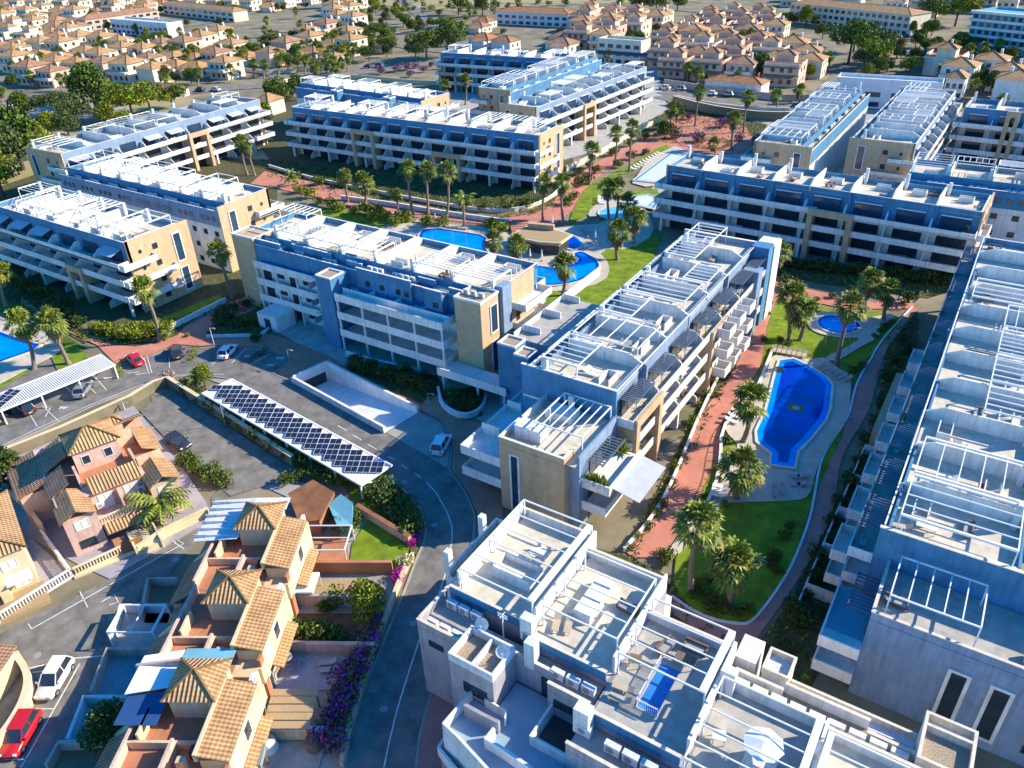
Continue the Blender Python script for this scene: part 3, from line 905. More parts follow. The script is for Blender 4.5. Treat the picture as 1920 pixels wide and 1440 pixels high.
def block(label, short, p0, p1, D, nfl=4, unit=7.2, front=2.3, seed=1, end0='tan', end1='tan', portals=(), back='ledge', perg=.75, steps=None,
          topm='greyblue', lowm='white', backm='greyblue', awn='box', towers=(), saw=0, near=False, frontband=True, deckm='deck', name='apartment_block', bwin=True, gap_at=(), lshape=0):
    R = random.Random(seed)
    p0, p1 = Vector(p0), Vector(p1)
    L = (p1 - p0).length
    rz = math.atan2(p1.y - p0.y, p1.x - p0.x)
    t = thing(name, label, 'apartment block', (p0.x, p0.y, 0), rz)
    H = FL * nfl
    T = H - FL
    nu = max(2, round(L / unit))
    us = [L * i / nu for i in range(nu + 1)]
    # --- core
    m = MB().box(0, L, .6, D, 0, T - .3)
    m.build('lower_wall', lowm, t)
    m = MB().box(-.12, L + .12, -front, D + .05, T - .3, T, mt=1)
    m.build('terrace_slab', ['white', deckm], t)
    # upper storey with parapets
    al = 2.2 if back == 'ledge' else 0
    up = MB()
    for i in range(nu):
        s = R.choice([0, .25, .5]) * saw
        a, b = us[i], us[i + 1]
        a0 = a + (.0 if i else .05); b0 = b - (.0 if i < nu - 1 else .05)
        up.box(a0 + .001 * i, b0, s, D - al, T, H)
        up.box(a0 + .001 * i, b0, s, s + .22, H, H + 1.0)
        if i % 2 and saw:
            up.box(a0, a0 + .5, s - .35, s, T, H + .9)
    up.box(.05, .27, .5, D - al, H, H + 1.0)
    up.box(L - .27, L - .05, .5, D - al, H, H + 1.0)
    up.box(.27, L - .27, D - al - .22, D - al - .003, H, H + 1.15)
    up.build('upper_wall', topm, t)
    if back == 'ledge':
        bk = MB().box(.06, L - .06, D - al + .001, D, T, H - .7)
        bk.box(.06, L - .06, D - .2, D + .001, H - .7, H + .1)
        bk.build('rear_wall', backm, t)
        MB().box(.3, L - .3, D - al + .01, D - .2, H - .7, H - .66).build('service_ledge', 'gravel', t)
        cp = MB().box(.04, L - .04, D - .24, D + .04, H + .1, H + .16)
        cp.build('coping', 'white', t)
    MB().box(.27, L - .27, .4, D - al - .22, H, H + .05).build('roof_deck', deckm, t)
    cp = MB()
    cp.box(.0, L, -.03 if not saw else .1, .26, H + 1.0, H + 1.06)
    cp.box(.03, .30, .26, D - al, H + 1.0, H + 1.06)
    cp.box(L - .30, L - .03, .26, D - al, H + 1.0, H + 1.06)
    cp.build('coping', 'white', t)
    # --- balcony bands
    if frontband:
        for k in range(1, nfl):
            z = FL * k
            b = MB()
            b.box(-.1, L + .1, -front, -front + .14, z - .38, z + .82)
            b.box(-.1, .04, -front + .14, .6, z - .38, z + .82)
            b.box(L - .04, L + .1, -front + .14, .6, z - .38, z + .82)
            if k < nfl - 1:
                b.box(.04, L - .04, -front + .14, .62, z - .3, z - .02)
            b.build('balcony', 'white', t)
        # ground columns
        for u in us[::2]:
            MB().box(min(u, L - .5), min(u, L - .5) + .5, -front + .02, -front + .4, 0, FL - .38).build('column', 'white', t)
    # --- openings of every unit
    for i in range(nu):
        a, b = us[i], us[i + 1]
        w = b - a
        c = (a + b) / 2
        ww = round(w - 2.6, 1)
        window(t, ww, 2.45, c, -.06 + (0 if not saw else -.0), T + .02, kind='b' if awn != 'louvre' else 'd')
        if awn == 'box':
            MB().box(c - ww / 2, c + ww / 2, -.42, -.12, T + 2.75, T + 2.9).build('awning_case', 'metal_w', t)
        elif awn == 'louvre':
            lv = MB()
            lv.box(c - ww / 2 - .2, c + ww / 2 + .2, -2.1, -2.0, T + 2.7, T + 2.86)
            k = int((ww + .4) / .42)
            for j in range(k + 1):
                x = c - ww / 2 - .2 + (ww + .4) * j / k
                lv.box(x - .11, x + .11, -2.0, -.02, T + 2.73, T + 2.78)
            lv.bar((c - ww / 2 - .1, -2.0, T), (c - ww / 2 - .1, -2.0, T + 2.7), .04)
            lv.bar((c + ww / 2 + .1, -2.0, T), (c + ww / 2 + .1, -2.0, T + 2.7), .04)
            lv.build('louvre_canopy', 'louvre', t)
        elif awn == 'cloth' and R.random() < .6:
            aw = MB().prism([(c - ww / 2, -2.4), (c + ww / 2, -2.4), (c + ww / 2, -.1), (c - ww / 2, -.1)], [T + 2.0, T + 2.0, T + 2.7, T + 2.7], [T + 2.05, T + 2.05, T + 2.78, T + 2.78])
            aw.build('awning', 'awning_g', t)
        for k in range(0, nfl - 1):
            z = FL * k + .02
            window(t, ww, 2.4, c, .54, z, kind='d')
        if i:
            fins = MB()
            for k in range(0, nfl):
                z = FL * k
                y1 = .6 if k < nfl - 1 else -.02
                fins.prism([(a - .1, -front + .16), (a + .1, -front + .16), (a + .1, -.9), (a - .1, -.9)], z, [z + 1.1, z + 1.1, z + 2.0, z + 2.0])
                fins.box(a - .1, a + .1, -.9, y1, z, z + (2.0 if k == nfl - 1 else FL))
            fins.build('privacy_wall', 'white', t)
        # furniture hints on terraces: planters and tables
        for k in range(1, nfl):
            if R.random() < .7:
                z = FL * k
                x = R.uniform(a + 1, b - 1)
                pb = MB()
                if R.random() < .5:
                    pb.box(x - .5, x + .5, -1.6, -1.0, z + .68, z + .74); pb.box(x - .42, x - .36, -1.5, -1.44, z, z + .68); pb.box(x + .36, x + .42, -1.16, -1.1, z, z + .68)
                    for q in (-.9, .6): pb.box(x + q, x + q + .4, -1.5, -1.1, z, z + .45); pb.box(x + q, x + q + .4, -1.5 if q < 0 else -1.14, -1.46 if q < 0 else -1.1, z + .45, z + .85)
                    pb.build('terrace_table', R.choice(['white_b', 'wicker', 'metal_g']), t)
                else:
                    pb.box(x - .8, x + .8, -1.9, -1.5, z, z + .45)
                    for _ in range(14):
                        qx, qz = x + R.uniform(-.7, .7), z + .45
                        pb.bar((qx, -1.7, qz), (qx + R.uniform(-.3, .3), -1.7 + R.uniform(-.25, .25), qz + R.uniform(.2, .6)), .07, 1, .01)
                    pb.build('planter_box', ['white_b', R.choice(['leaf_a', 'leaf_y'])], t)
    # --- portals: stone frames in front of the balconies
    for (a, w, top) in portals:
        zt = FL * top + .85
        pf = MB()
        y0, y1 = -front - .45, -front - .001
        pf.box(a, a + 1.0, y0, .4, 0, zt - 1.3)
        pf.box(a + w - 1.0, a + w, y0, .4, 0, zt - 1.3)
        pf.box(a, a + w, y0, y1, zt - 1.3, zt)
        pf.build('stone_portal', 'stone', t)
    # --- end walls
    for end, u, sgn in ((end0, 0, -1), (end1, L, 1)):
        if not end: continue
        x0, x1 = (u - .32, u - .002) if sgn < 0 else (u + .002, u + .32)
        e = MB().box(x0, x1, .05, D + .02, 0, H + 1.02)
        if end == 'tan': e.box(u - .03 if sgn > 0 else u - .32, u + .32 if sgn > 0 else u + .03, .03, .6, T, H + 1.02)
        e.build('end_wall', 'stone' if end == 'tan' else 'white', t)
        xf = x1 if sgn > 0 else x0
        rot = math.pi / 2 * sgn
        # tall stair window in a white surround, small bathroom windows
        sw = MB()
        yc = D - 3.1
        for z0, z1 in ((.8, FL * 2 - .8), (FL * 2 + .3, H - .5)) if nfl > 2 else ((.8, H - .5),):
            sw.box(xf - .03, xf + .14 * sgn, yc - .95, yc - .72, z0, z1)
            sw.box(xf - .03, xf + .14 * sgn, yc + .72, yc + .95, z0, z1)
            sw.box(xf - .03, xf + .14 * sgn, yc - .72, yc + .72, z1 - .22, z1)
            sw.box(xf - .03, xf + .14 * sgn, yc - .72, yc + .72, z0, z0 + .22)
            window(t, 1.4, z1 - z0 - .46, xf + .03 * sgn, yc, z0 + .23, rot, 'b')
        sw.build('window_surround', 'white', t)
        for k in range(nfl):
            window(t, 1.1, 1.1, xf + .02 * sgn, D * .42, FL * k + 1.2, rot, 'd')
            if end == 'tan':
                window(t, .6, .7, xf + .02 * sgn, D * .14 + .6, FL * k + 1.4, rot, 'd')
        # white band wrapping the corner
        if frontband:
            wb = MB()
            for k in range(1, nfl):
                q = D * (.34 if k == nfl - 1 else .62)
                o0, o1 = (xf - .02, xf + 1.5) if sgn > 0 else (xf - 1.5, xf + .02)
                wb.box(o0 if sgn > 0 else o0, o1, -front + .0, -front + .14, FL * k - .38, FL * k + .82)
                oo = (xf + 1.36, xf + 1.5) if sgn > 0 else (xf - 1.5, xf - 1.36)
                wb.box(oo[0], oo[1], -front + .14, q, FL * k - .38, FL * k + .82)
                wb.box(o0, o1 - .14 if sgn > 0 else o1, -front + .14, q, FL * k - .3, FL * k - .02)
                wb.box(o0, o1, q, q + .14, FL * k - .38, FL * k + .82)
            wb.build('corner_balcony', 'white', t)
    # --- roof terraces
    y1 = D - al - .25
    for i in range(nu):
        a, b = us[i], us[i + 1]
        z = H + .05
        if i:
            parts = MB()
            parts.prism([(a - .11, .3), (a + .11, .3), (a + .11, 2.2), (a - .11, 2.2)], H, [H + 1.05, H + 1.05, H + 2.0, H + 2.0])
            parts.box(a - .11, a + .11, 2.2, y1, H, H + 2.0)
            parts.build('party_wall', 'white', t)
        # chimneys on the party wall near the back
        if R.random() < .85:
            MB().box(a + .3, a + .85, y1 - .9, y1 - .35, H, H + R.choice([2.6, 3.0, 3.2])).build('chimney', 'white_b', t)
        # stair opening with a white balustrade
        sx = a + .6 + R.random() * (b - a - 4)
        sy = y1 - 3.6 if R.random() < .6 else 2.0
        st = MB()
        st.box(sx, sx + 2.6, sy, sy + .12, H, H + 1.05); st.box(sx, sx + 2.6, sy + 1.3, sy + 1.42, H, H + 1.05)
        st.box(sx + 2.48, sx + 2.6, sy + .12, sy + 1.3, H, H + 1.05)
        st.box(sx + .02, sx + 2.48, sy + .12, sy + 1.3, H + .05, H + .09, 1)
        st.build('stair_head', ['white', 'metal_g'], t)
        if R.random() < perg:
            px0, px1 = a + .35, b - .35
            yy = R.choice([(.8, 4.6), (1.2, y1 - .4), (y1 - 5.2, y1 - .2)])
            yy = (max(.6, yy[0]), min(y1 - .1, yy[1]))
            pergola(t, px0, px1, yy[0], yy[1], H + .05, 2.5 + R.random() * .3, R.choice([4, 5, 6]), R.choice(['y', 'x']), R.choice([False, True, 2]))
        ROOFSPOTS.append((t, a, b, .8, y1 - .4, H + .06, short, i, nu, R.random()))
        if back == 'ledge':
            n = R.choice([2, 3, 3, 4])
            for j in range(n):
                x = a + 1 + j * 1.15
                if x < b - .6:
                    ac(t, x, D - 1.5 + R.uniform(-.1, .1), H - .66, math.pi)
        if back == 'ledge' and bwin:
            for q in (.25, .5, .75):
                window(t, .9, .9, a + (b - a) * q, D + .04, T + 1.1, math.pi, 'd')
                for k in range(nfl - 1):
                    if q != .5: window(t, 1.2, 1.1, a + (b - a) * q, D + .04, FL * k + 1.1, math.pi, 'd')
    # rear stair towers
    for u, hh in towers:
        tw = MB().box(u, u + 3.0, D + .003, D + 2.6, 0, H + hh)
        tw.build('stair_tower', topm, t)
        MB().box(u + .25, u + 2.75, D + .25, D + 2.35, H + hh, H + hh + .02).build('tower_roof', 'gravel', t)
        r = MB()
        for q in ((u, u + 3, D, D + .25), (u, u + 3, D + 2.35, D + 2.6), (u, u + .25, D + .25, D + 2.35), (u + 2.75, u + 3, D + .25, D + 2.35)):
            r.box(*q, H + hh, H + hh + .3)
        r.build('coping', 'white', t)
    return t, us, H


def G(px, py, z=14.2): return at(px, py, z)


BL = {}
BL['A'] = block('apartment block at the left edge with a sunlit tan end wall above a leaning palm', 'left edge block', (-178.5, 73.6), (-133.3, 73.6), 13.6, seed=3, portals=[(27, 5.2, 2)], awn='cloth')
BL['A2'] = block('apartment block with white rear wall and tan end beside the sunken lawn roof', 'block behind the left edge block', (-133.5, 108.2), (-190, 108.2), 13.4, seed=5, end1=None, perg=.95, backm='greyblue2')
BL['H'] = block('far left apartment block stepping up to the right with dark awnings and sunlit balconies', 'far left block', (-203.5, 104.0), (-205.4, 170.3), 16, seed=7, awn='cloth', topm='greyblue2', portals=[(36, 7, 3)])
BL['D'] = block('long blue fronted apartment block behind the row of three palms', 'long block behind the three palms', (-187.5, 166.9), (-103.4, 170.2), 13.2, seed=11, portals=[(24.5, 8, 3), (52.5, 9, 2)], perg=.85)
BL['D2'] = block('low seen apartment block hidden behind the long blue fronted one', 'block behind the long blue one', (-155.2, 202.5), (-211.5, 205.5), 13.5, seed=13, end1=None, towers=[(10, 1.2), (33, 1.2)], bwin=False)
BL['C1'] = block('white roofed apartment block climbing towards the solar panels, left one of the pair', 'left block of the upper pair', (-152, 276), (-151.5, 213), 12.3, seed=17, end0=None, perg=1, bwin=False)
BL['C2'] = block('apartment block with sunlit balconies facing the palm promenade, right one of the pair', 'right block of the upper pair', (-119.5, 196.5), (-116.5, 264), 13.2, seed=19, portals=[(22, 7, 3)], end1='white', perg=.8, topm='greyblue2', bwin=False)
BL['C3'] = block('farthest blue apartment block with three narrow tan towers in its front', 'farthest blue block', (-203.5, 262), (-152, 266), 13, seed=23, end1=None, portals=[(0, 8, 2)], perg=.7)
BL['I'] = block('blue fronted apartment block across the right of the courtyard with a tall tan portal', 'block across the right courtyard', (-64.6, 160.8), (-3.2, 158.6), 13.0, seed=29, portals=[(31.8, 8.6, 2.98)], perg=.2, unit=7.6, saw=1)
BL['K1'] = block('narrow apartment block with a blank tan end, left one of the upper right pair', 'left block of the upper right pair', (-55, 254), (-54.2, 188), 13.4, seed=31, end0=None, perg=.55, bwin=False)
BL['K2'] = block('apartment block with glass roofs over its terraces, right one of the upper right pair', 'right block of the upper right pair', (-20.9, 200.5), (-20.5, 263), 14.5, seed=37, end1='white', perg=.6, topm='greyblue2', bwin=False)
BL['L'] = block('apartment block behind the right courtyard block with a fat beamed pergola', 'block behind the right courtyard block', (34, 190), (-19, 188.5), 13.0, seed=41, perg=1, end0=None, end1=None)
BL['M'] = block('apartment block at the right edge with a narrow tan tower and a palm before it', 'upper right edge block', (-15.8, 243), (34, 241), 13.5, seed=43, portals=[(10, 3, 4.2)], perg=.5, end1=None)
BL['F'] = block('apartment block seen from behind with white gallery bands above the garage ramp', 'block above the garage ramp', (-62.0, 101.2), (-117.2, 101.2), 15.0, seed=47, end0=None, end1=None, bwin=False, perg=.9, unit=7.9)
BL['G'] = block('central apartment block receding up the photo beside the brick palm walk', 'central block', (-33.4, 72.4), (-33.4, 126.5), 13.4, seed=53, awn='louvre', topm='greyblue2', portals=[(0.2, 8, 3), (26, 6.5, 3)], end0=None, end1='white', perg=.8, unit=7.7, bwin=False, saw=1)
BL['J'] = block('huge apartment block along the right edge with stepped white roof terraces', 'right edge block', (-1.9, 146), (-1.9, 63.7), 13.4, seed=59, awn='louvre', topm='greyblue', portals=[], end0=None, end1=None, perg=.75, unit=7.5, bwin=False, saw=1)

# ================================================================== HAND-BUILT PARTS OF THE NEAR BLOCKS
class Own:
    """adds parts given in world coordinates to a thing"""

    def __init__(s, t):
        s.t = t
        s.inv = Matrix.Translation(t.location) @ Matrix.Rotation(t.rotation_euler[2], 4, 'Z')
        s.inv = s.inv.inverted()

    def put(s, name, mats, mb):
        mb.v = [tuple(s.inv @ Vector(v)) for v in mb.v]
        return mb.build(name, mats, s.t)

    def box(s, name, mats, x0, x1, y0, y1, z0, z1, mt=None):
        return s.put(name, mats, MB().box(x0, x1, y0, y1, z0, z1, 0, mt))

    def win(s, w, h, x, y, z, rz, kind='d'):
        o = window(s.t, w, h, 0, 0, 0, 0, kind)
        p = s.inv @ Vector((x, y, z))
        o.location = p
        o.rotation_euler = (0, 0, rz - s.t.rotation_euler[2])
        return o

    def ac(s, x, y, z, rz=0, sc=1.0):
        o = ac(s.t, *(s.inv @ Vector((x, y, z))), rz - s.t.rotation_euler[2], sc)
        return o

    def ring(s, name, m, x0, x1, y0, y1, z0, z1, w=.2, skip=''):
        r = MB()
        if 's' not in skip: r.box(x0, x1, y0, y0 + w, z0, z1)
        if 'n' not in skip: r.box(x0, x1, y1 - w, y1, z0, z1)
        if 'w' not in skip: r.box(x0, x0 + w, y0 + w, y1 - w, z0, z1)
        if 'e' not in skip: r.box(x1 - w, x1, y0 + w, y1 - w, z0, z1)
        return s.put(name, m, r)

    def perg(s, x0, x1, y0, y1, z, h, n, along, fat):
        m = MB()
        t = .06
        zt = z + h
        for x, y in ((x0, y0), (x1, y0), (x0, y1), (x1, y1), (x0, (y0 + y1) / 2)):
            m.box(x - t, x + t, y - t, y + t, z, zt - .1)
        m.box(x0 - t, x1 + t, y0 - t, y0 + t, zt - .1, zt + .05)
        m.box(x0 - t, x1 + t, y1 - t, y1 + t, zt - .1, zt + .05)
        fw, fe = (.45 if 'w' in fat else .12), (.55 if 'e' in fat else .12)
        m.box(x0 - t, x0 - t + fw, y0 + t, y1 - t, zt - (.3 if 'w' in fat else .1), zt + .08)
        m.box(x1 + t - fe, x1 + t, y0 + t, y1 - t, zt - (.3 if 'e' in fat else .1), zt + .08)
        for i in range(1, n):
            if along == 'y':
                x = x0 + (x1 - x0) * i / n
                m.box(x - .05, x + .05, y0 + t, y1 - t, zt - .09, zt + .03)
            else:
                y = y0 + (y1 - y0) * i / n
                m.box(x0 - t + fw, x1 + t - fe, y - .05, y + .05, zt - .09, zt + .03)
        return s.put('pergola', 'metal_w', m)


# ---- block F: the gallery side above the ramp
F = Own(BL['F'][0])
F.box('stone_tower', 'stone', -118.6, -112.9, 86.0, 90.5, 0, 14.25)
F.box('stone_tower', 'stone', -66.2, -61.4, 83.9, 88.6, 0, 14.25)
F.box('tower_roof', 'gravel', -66.0, -61.6, 84.1, 88.4, 14.252, 14.26)
F.ring('coping', 'white', -66.3, -61.3, 83.8, 88.7, 14.25, 14.6, .22)
F.ring('coping', 'white', -118.7, -112.8, 85.9, 90.6, 14.25, 14.5, .22)
F.box('wall_pier', 'greyblue2', -62.3, -60.9, 89.2, 91.6, 0, 15.0)
F.box('end_wall', 'stone', -61.99, -61.7, 91.6, 99.5, 0, 14.22)
m = MB()
for z0, z1 in ((8.2, 13.0), (1, 6.8)):
    m.box(-61.42, -61.25, 86.2, 86.4, z0, z1); m.box(-61.42, -61.25, 88.0, 88.2, z0, z1); m.box(-61.42, -61.25, 86.4, 88.0, z1 - .2, z1); m.box(-61.42, -61.25, 86.4, 88.0, z0, z0 + .2)
F.put('window_surround', 'white', m)
F.win(1.5, 4.3, -61.33, 87.2, 8.45, math.pi / 2, 'b')
F.win(1.5, 5.2, -61.33, 87.2, 1.3, math.pi / 2, 'b')
for z in (11.0, 7.5, 3.0):
    m = MB()
    m.box(-61.7, -58.9, 92.5, 92.64, z - 1.2, z); m.box(-59.04, -58.9, 92.64, 100.6, z - 1.2, z); m.box(-61.7, -59.04, 92.64, 100.6, z - 1.15, z - .9); m.box(-61.7, -59.04, 100.46, 100.6, z - .9, z)
    F.put('corner_balcony', 'white', m)
    if z > 4: F.win(1.0, 1.8, -61.66, 94.5, z - 4.0 if z > 8 else z - 3.6, math.pi / 2, 'd')
# upper rear wall with recesses, small windows and the plant ledges
ups = [(-112.9, -106.6, 86.6), (-106.6, -104.9, 89.4), (-104.9, -95.3, 87.9), (-95.3, -91.0, 89.6), (-91.0, -87.5, 87.0), (-87.5, -76.0, 85.5), (-76.0, -72.6, 87.6), (-72.6, -69.2, 84.6), (-69.2, -66.3, 86.6)]
for x0, x1, y in ups:
    F.box('upper_rear_wall', 'greyblue', x0 + .01, x1 - .01, y, 90.2, 9.9, 13.25)
    F.box('service_ledge', 'deck_g', x0 + .02, x1 - .02, y + .2, 90.2, 13.26, 13.30)
    m = MB().box(x0, x1, y - .02, y + .2, 13.25, 14.2)
    F.put('ledge_parapet', 'greyblue', m)
    F.box('coping', 'white', x0 - .03, x1 + .03, y - .06, y + .26, 14.2, 14.27)
for x in (-110.5, -102.5, -99.8, -97.2, -85.2, -82.1, -78.7, -77.0, -70.5):
    yy = [y for a, b, y in ups if a <= x < b][0]
    F.win(.95, .95, x, yy - .06, 11.3, 0, 'd')
for x in (-105.7, -93.3, -89.6, -74.3, -67.8):
    yy = [y for a, b, y in ups if a <= x < b][0]
    F.win(1.0, 2.3, x, yy - .06, 9.95, 0, 'd')
for i in range(3): F.ac(-111.6 + i * 1.2, 88.3, 13.3)
for i in range(6): F.ac(-103.8 + i * 1.25, 88.9, 13.3)
for x in (-86.0, -84.8, -83.6, -80.6, -79.4, -78.2, -77.0): F.ac(x, 87.3, 13.3)
for x in (-65.4, -64.0, -62.6): F.ac(x, 86.0, 14.27)
# galleries: four storeys of white bands
xa, xb, xc, xd = -112.7, -96.6, -89.5, -67.2
for (x0, x1, yf) in ((xa, xb, 84.9), (xc, xd, 81.7)):
    for k in (1, 2, 3):
        z = FL * k
        F.box('gallery_parapet', 'white', x0, x1, yf, yf + .16, z - .55, z + .8)
        F.box('gallery_slab', 'white', x0 + .02, x1 - .02, yf + .162, 86.6, z - .35, z - .02)
        if x0 == xc:
            F.box('gallery_parapet', 'white', x1 - .16, x1, yf + .162, 85.9, z - .55, z + .8)
        n = int((x1 - x0) / 5.2)
        for i in range(n + 1):
            x = x0 + .2 + (x1 - x0 - .6) * i / n
            F.box('column', 'white_b', x, x + .3, yf + .02, yf + .32, z - FL, z - .55)
        for i in range(int((x1 - x0) / 3.4)):
            x = x0 + 1.8 + i * 3.4
            if k > 0: F.win(2.0, 1.2 if i % 2 else 2.2, x, 86.16, z - FL + (1.1 if i % 2 else .05), 0, 'd')
    F.box('gallery_wall', 'white', x0 + .03, x1 - .2, yf + 2.0, yf + 2.16, 9.9, 10.9)
    for i in range(1, 4):
        x = x0 + (x1 - x0) * i / 4
        F.box('gallery_wall', 'white', x, x + .16, yf + 2.17, ups[0][2] - .1 if x0 == xa else 85.4, 9.9, 10.9)
for k in (1, 2, 3):
    z = FL * k
    m = MB().box(-97.5, -93.4, 84.2, 84.36, z - .55, z + .8)
    m.box(-97.5, -93.4, 84.362, 86.6, z - .35, z - .02)
    F.put('gallery_parapet', 'white', m)
    F.box('privacy_wall', 'greyblue2', -96.4, -96.2, 82.6, 84.18, z - .4, z + .6)
F.box('stair_tower', 'greyblue', -93.2, -89.9, 81.7, 86.5, 0, 13.0)
F.box('tower_roof', 'gravel', -92.9, -90.2, 82.0, 84.7, 13.001, 13.03)
F.ring('coping', 'white', -93.25, -89.85, 81.65, 85.0, 13.0, 13.25, .26)
F.box('entrance_porch', 'white', -109, -104, 80.5, 84.7, 0, 3.0)
F.win(1.4, 2.2, -106.5, 80.46, .05, 0, 'b')
F.box('garden_wall', 'white', -67.2, -54.5, 79.5, 79.7, 2.8, 4.15)
F.box('gallery_slab', 'white', -67.2, -54.5, 79.702, 83.8, 2.85, 3.1)
for x in (-66.5, -60, -55.2): F.box('column', 'white_b', x, x + .3, 79.75, 80.05, 0, 2.8)
F.box('ground_floor_wall', 'stone', -66, -56, 83.1, 83.8, 0, 2.8)
F.win(1.2, 2.2, -63, 83.05, .05, 0, 'd'); F.win(1.2, 2.2, -59, 83.05, .05, 0, 'd')

# ---- block G: low tan end and the blue stair tower behind it
g_ = Own(BL['G'][0])
g_.box('end_section', 'stone', -43.5, -34.6, 61.5, 66.5, 0, 9.9)
g_.box('end_section', 'greyblue2', -34.598, -33.2, 62.6, 72.3, 0, 9.9)
g_.box('end_section', 'white', -43.4, -34.61, 66.51, 72.3, 0, 9.9)
g_.box('roof_deck', 'deck', -43.2, -33.4, 61.8, 72.2, 9.902, 9.95)
g_.ring('roof_parapet', 'stone', -43.5, -34.6, 61.5, 64.2, 9.96, 10.85, .25, 'ne')
g_.box('roof_parapet', 'stone', -34.85, -34.6, 61.75, 64.2, 9.96, 10.85)
g_.box('coping', 'white', -43.55, -34.55, 61.45, 61.8, 10.85, 10.92)
g_.box('coping', 'white', -43.55, -43.2, 61.8, 66, 10.85, 10.92)
g_.box('coping', 'white', -34.9, -34.5, 61.8, 64.1, 10.85, 10.92)
g_.box('roof_parapet', 'greyblue2', -33.45, -33.2, 62.6, 72.3, 9.96, 10.95)
g_.box('roof_parapet', 'white', -43.4, -43.15, 66.5, 72.3, 9.96, 10.95)
g_.box('roof_store', 'white', -42.6, -39.0, 63.6, 65.6, 9.96, 11.6)
g_.box('stair_head', 'white', -41.5, -37.8, 68.9, 71.2, 9.96, 11.0)
g_.box('chimney', 'white_b', -39.3, -38.7, 70.9, 71.5, 9.96, 12.6)
g_.perg(-40.2, -33.8, 64.3, 71.6, 9.96, 2.5, 6, 'y', '')
g_.box('upper_end_wall', 'greyblue', -47.0, -33.5, 72.32, 72.62, 0, 14.3)
g_.box('coping', 'white', -47.05, -33.45, 72.27, 72.67, 14.3, 14.38)
m = MB()
for a, b, c, d in ((-42.05, -41.8, .6, 9.0), (-40.9, -40.65, .6, 9.0)): m.box(a, b, 61.34, 61.52, c, d)
m.box(-41.8, -40.9, 61.34, 61.52, 8.75, 9.0)
g_.put('window_surround', 'white', m)
g_.win(.9, 8.1, -41.35, 61.42, .6, 0, 'b')
for z in (1.4, 4.7, 7.6):
    g_.win(.6, .9, -34.55, 63.6, z, math.pi / 2, 'd')
# big plant balcony and awning on the sunny side
for z, ww, ln in ((6.6, 3.6, 8.3), (3.3, 3.2, 8.3), (0, 3, 7)):
    m = MB()
    if z:
        m.box(-33.2, -33.2 + ww, 63.2, 63.4, z - .4, z + .9); m.box(-33.38 + ww, -33.2 + ww, 63.4, 63.4 + ln, z - .4, z + .9); m.box(-33.2, -33.4 + ww, 63.4, 63.4 + ln, z - .35, z - .02)
        g_.put('corner_balcony', 'white', m)
    g_.win(5.0, 2.4, -33.12, 67.5, z + .05, math.pi / 2, 'd')
m = MB().prism([(-29.6, 64.0), (-26.2, 64.0), (-26.2, 71.5), (-29.6, 71.5)], [6.9, 6.2, 6.2, 6.9], [6.96, 6.26, 6.26, 6.96])
g_.put('awning', 'awning_g', m)
m = MB()
for i in range(11): m.box(-33.15, -31.2, 64.4 + i * .55, 64.6 + i * .55, 9.3, 9.38)
m.box(-31.2, -31.05, 64.2, 70.4, 9.25, 9.42)
g_.put('louvre_canopy', 'louvre', m)
for x, y, s_ in ((-32.4, 63.9, 1), (-31.4, 64.0, 1.1), (-30.6, 63.8, .9), (-31.8, 71.0, 1.4)):
    m = MB()
    rr = random.Random(int(x * 10))
    for _ in range(60):
        a = rr.uniform(0, 6.28); el = rr.uniform(.2, 1.4)
        m.bar((x, y, 6.7), (x + math.cos(a) * math.cos(el) * 1.0 * s_, y + math.sin(a) * math.cos(el) * 1.0 * s_, 6.7 + math.sin(el) * 1.5 * s_), .10, rr.choice([0, 0, 1]), .02)
    g_.put('potted_plant', ['leaf_y', 'leaf_a'], m)
# stair towers on the shaded side
g_.box('stair_tower', 'greyblue', -56.0, -53.0, 80.1, 82.9, 0, 11)
g_.box('tower_roof', 'gravel', -55.8, -53.2, 80.3, 82.7, 11.01, 11.04)
g_.ring('coping', 'white', -56.05, -52.95, 80.05, 82.95, 11.0, 11.3, .25)
g_.box('stair_tower', 'greyblue', -52.8, -50.4, 79.4, 81.9, 7.0, 10.4)
g_.box('tower_roof', 'gravel', -52.6, -50.6, 79.6, 81.7, 10.41, 10.44)
g_.ring('coping', 'white', -52.85, -50.35, 79.35, 81.95, 10.4, 10.7, .25)
g_.box('link_wall', 'greyblue', -53.0, -46.9, 79.8, 84.5, 0, 6.6)
g_.box('link_wall', 'greyblue2', -56.0, -46.9, 84.6, 100, 0, 9.9)
g_.box('gallery_parapet', 'white', -56.2, -56.0, 84.6, 112, 9.0, 10.7)
g_.box('gallery_floor', 'deck_g', -56.0, -46.9, 84.6, 100, 9.901, 9.93)
for i in range(3):
    g_.box('privacy_wall', 'white_b', -55.9, -53, 87 + i * 6, 87.2 + i * 6, 9.94, 11.0)
for z in (3.3, 6.6):
    m = MB()
    m.box(-49.5, -49.3, 61.6, 79, z - .5, z + .8); m.box(-49.3, -43.5, 61.6, 61.8, z - .5, z + .8); m.box(-49.3, -43.5, 61.8, 79, z - .35, z - .02)
    g_.put('corner_balcony', 'white', m)
    for y in (66, 72): g_.box('privacy_wall', 'white', -49.2, -46.6 if y == 66 else -47.1, y, y + .18, z, z + 1.6)
g_.box('side_wall', 'greyblue', -47.0, -46.8, 72.7, 84.4, 0, 9.9)
g_.box('planted_pier', 'greyblue2', -33.3, -30.6, 118, 120.5, 0, 12.5)
g_.box('far_wall', 'white', -34, -30.8, 126.6, 130.6, 0, 13.9)
g_.box('far_wall', 'greyblue', -33.9, -31.0, 124, 126.58, 0, 14.4)
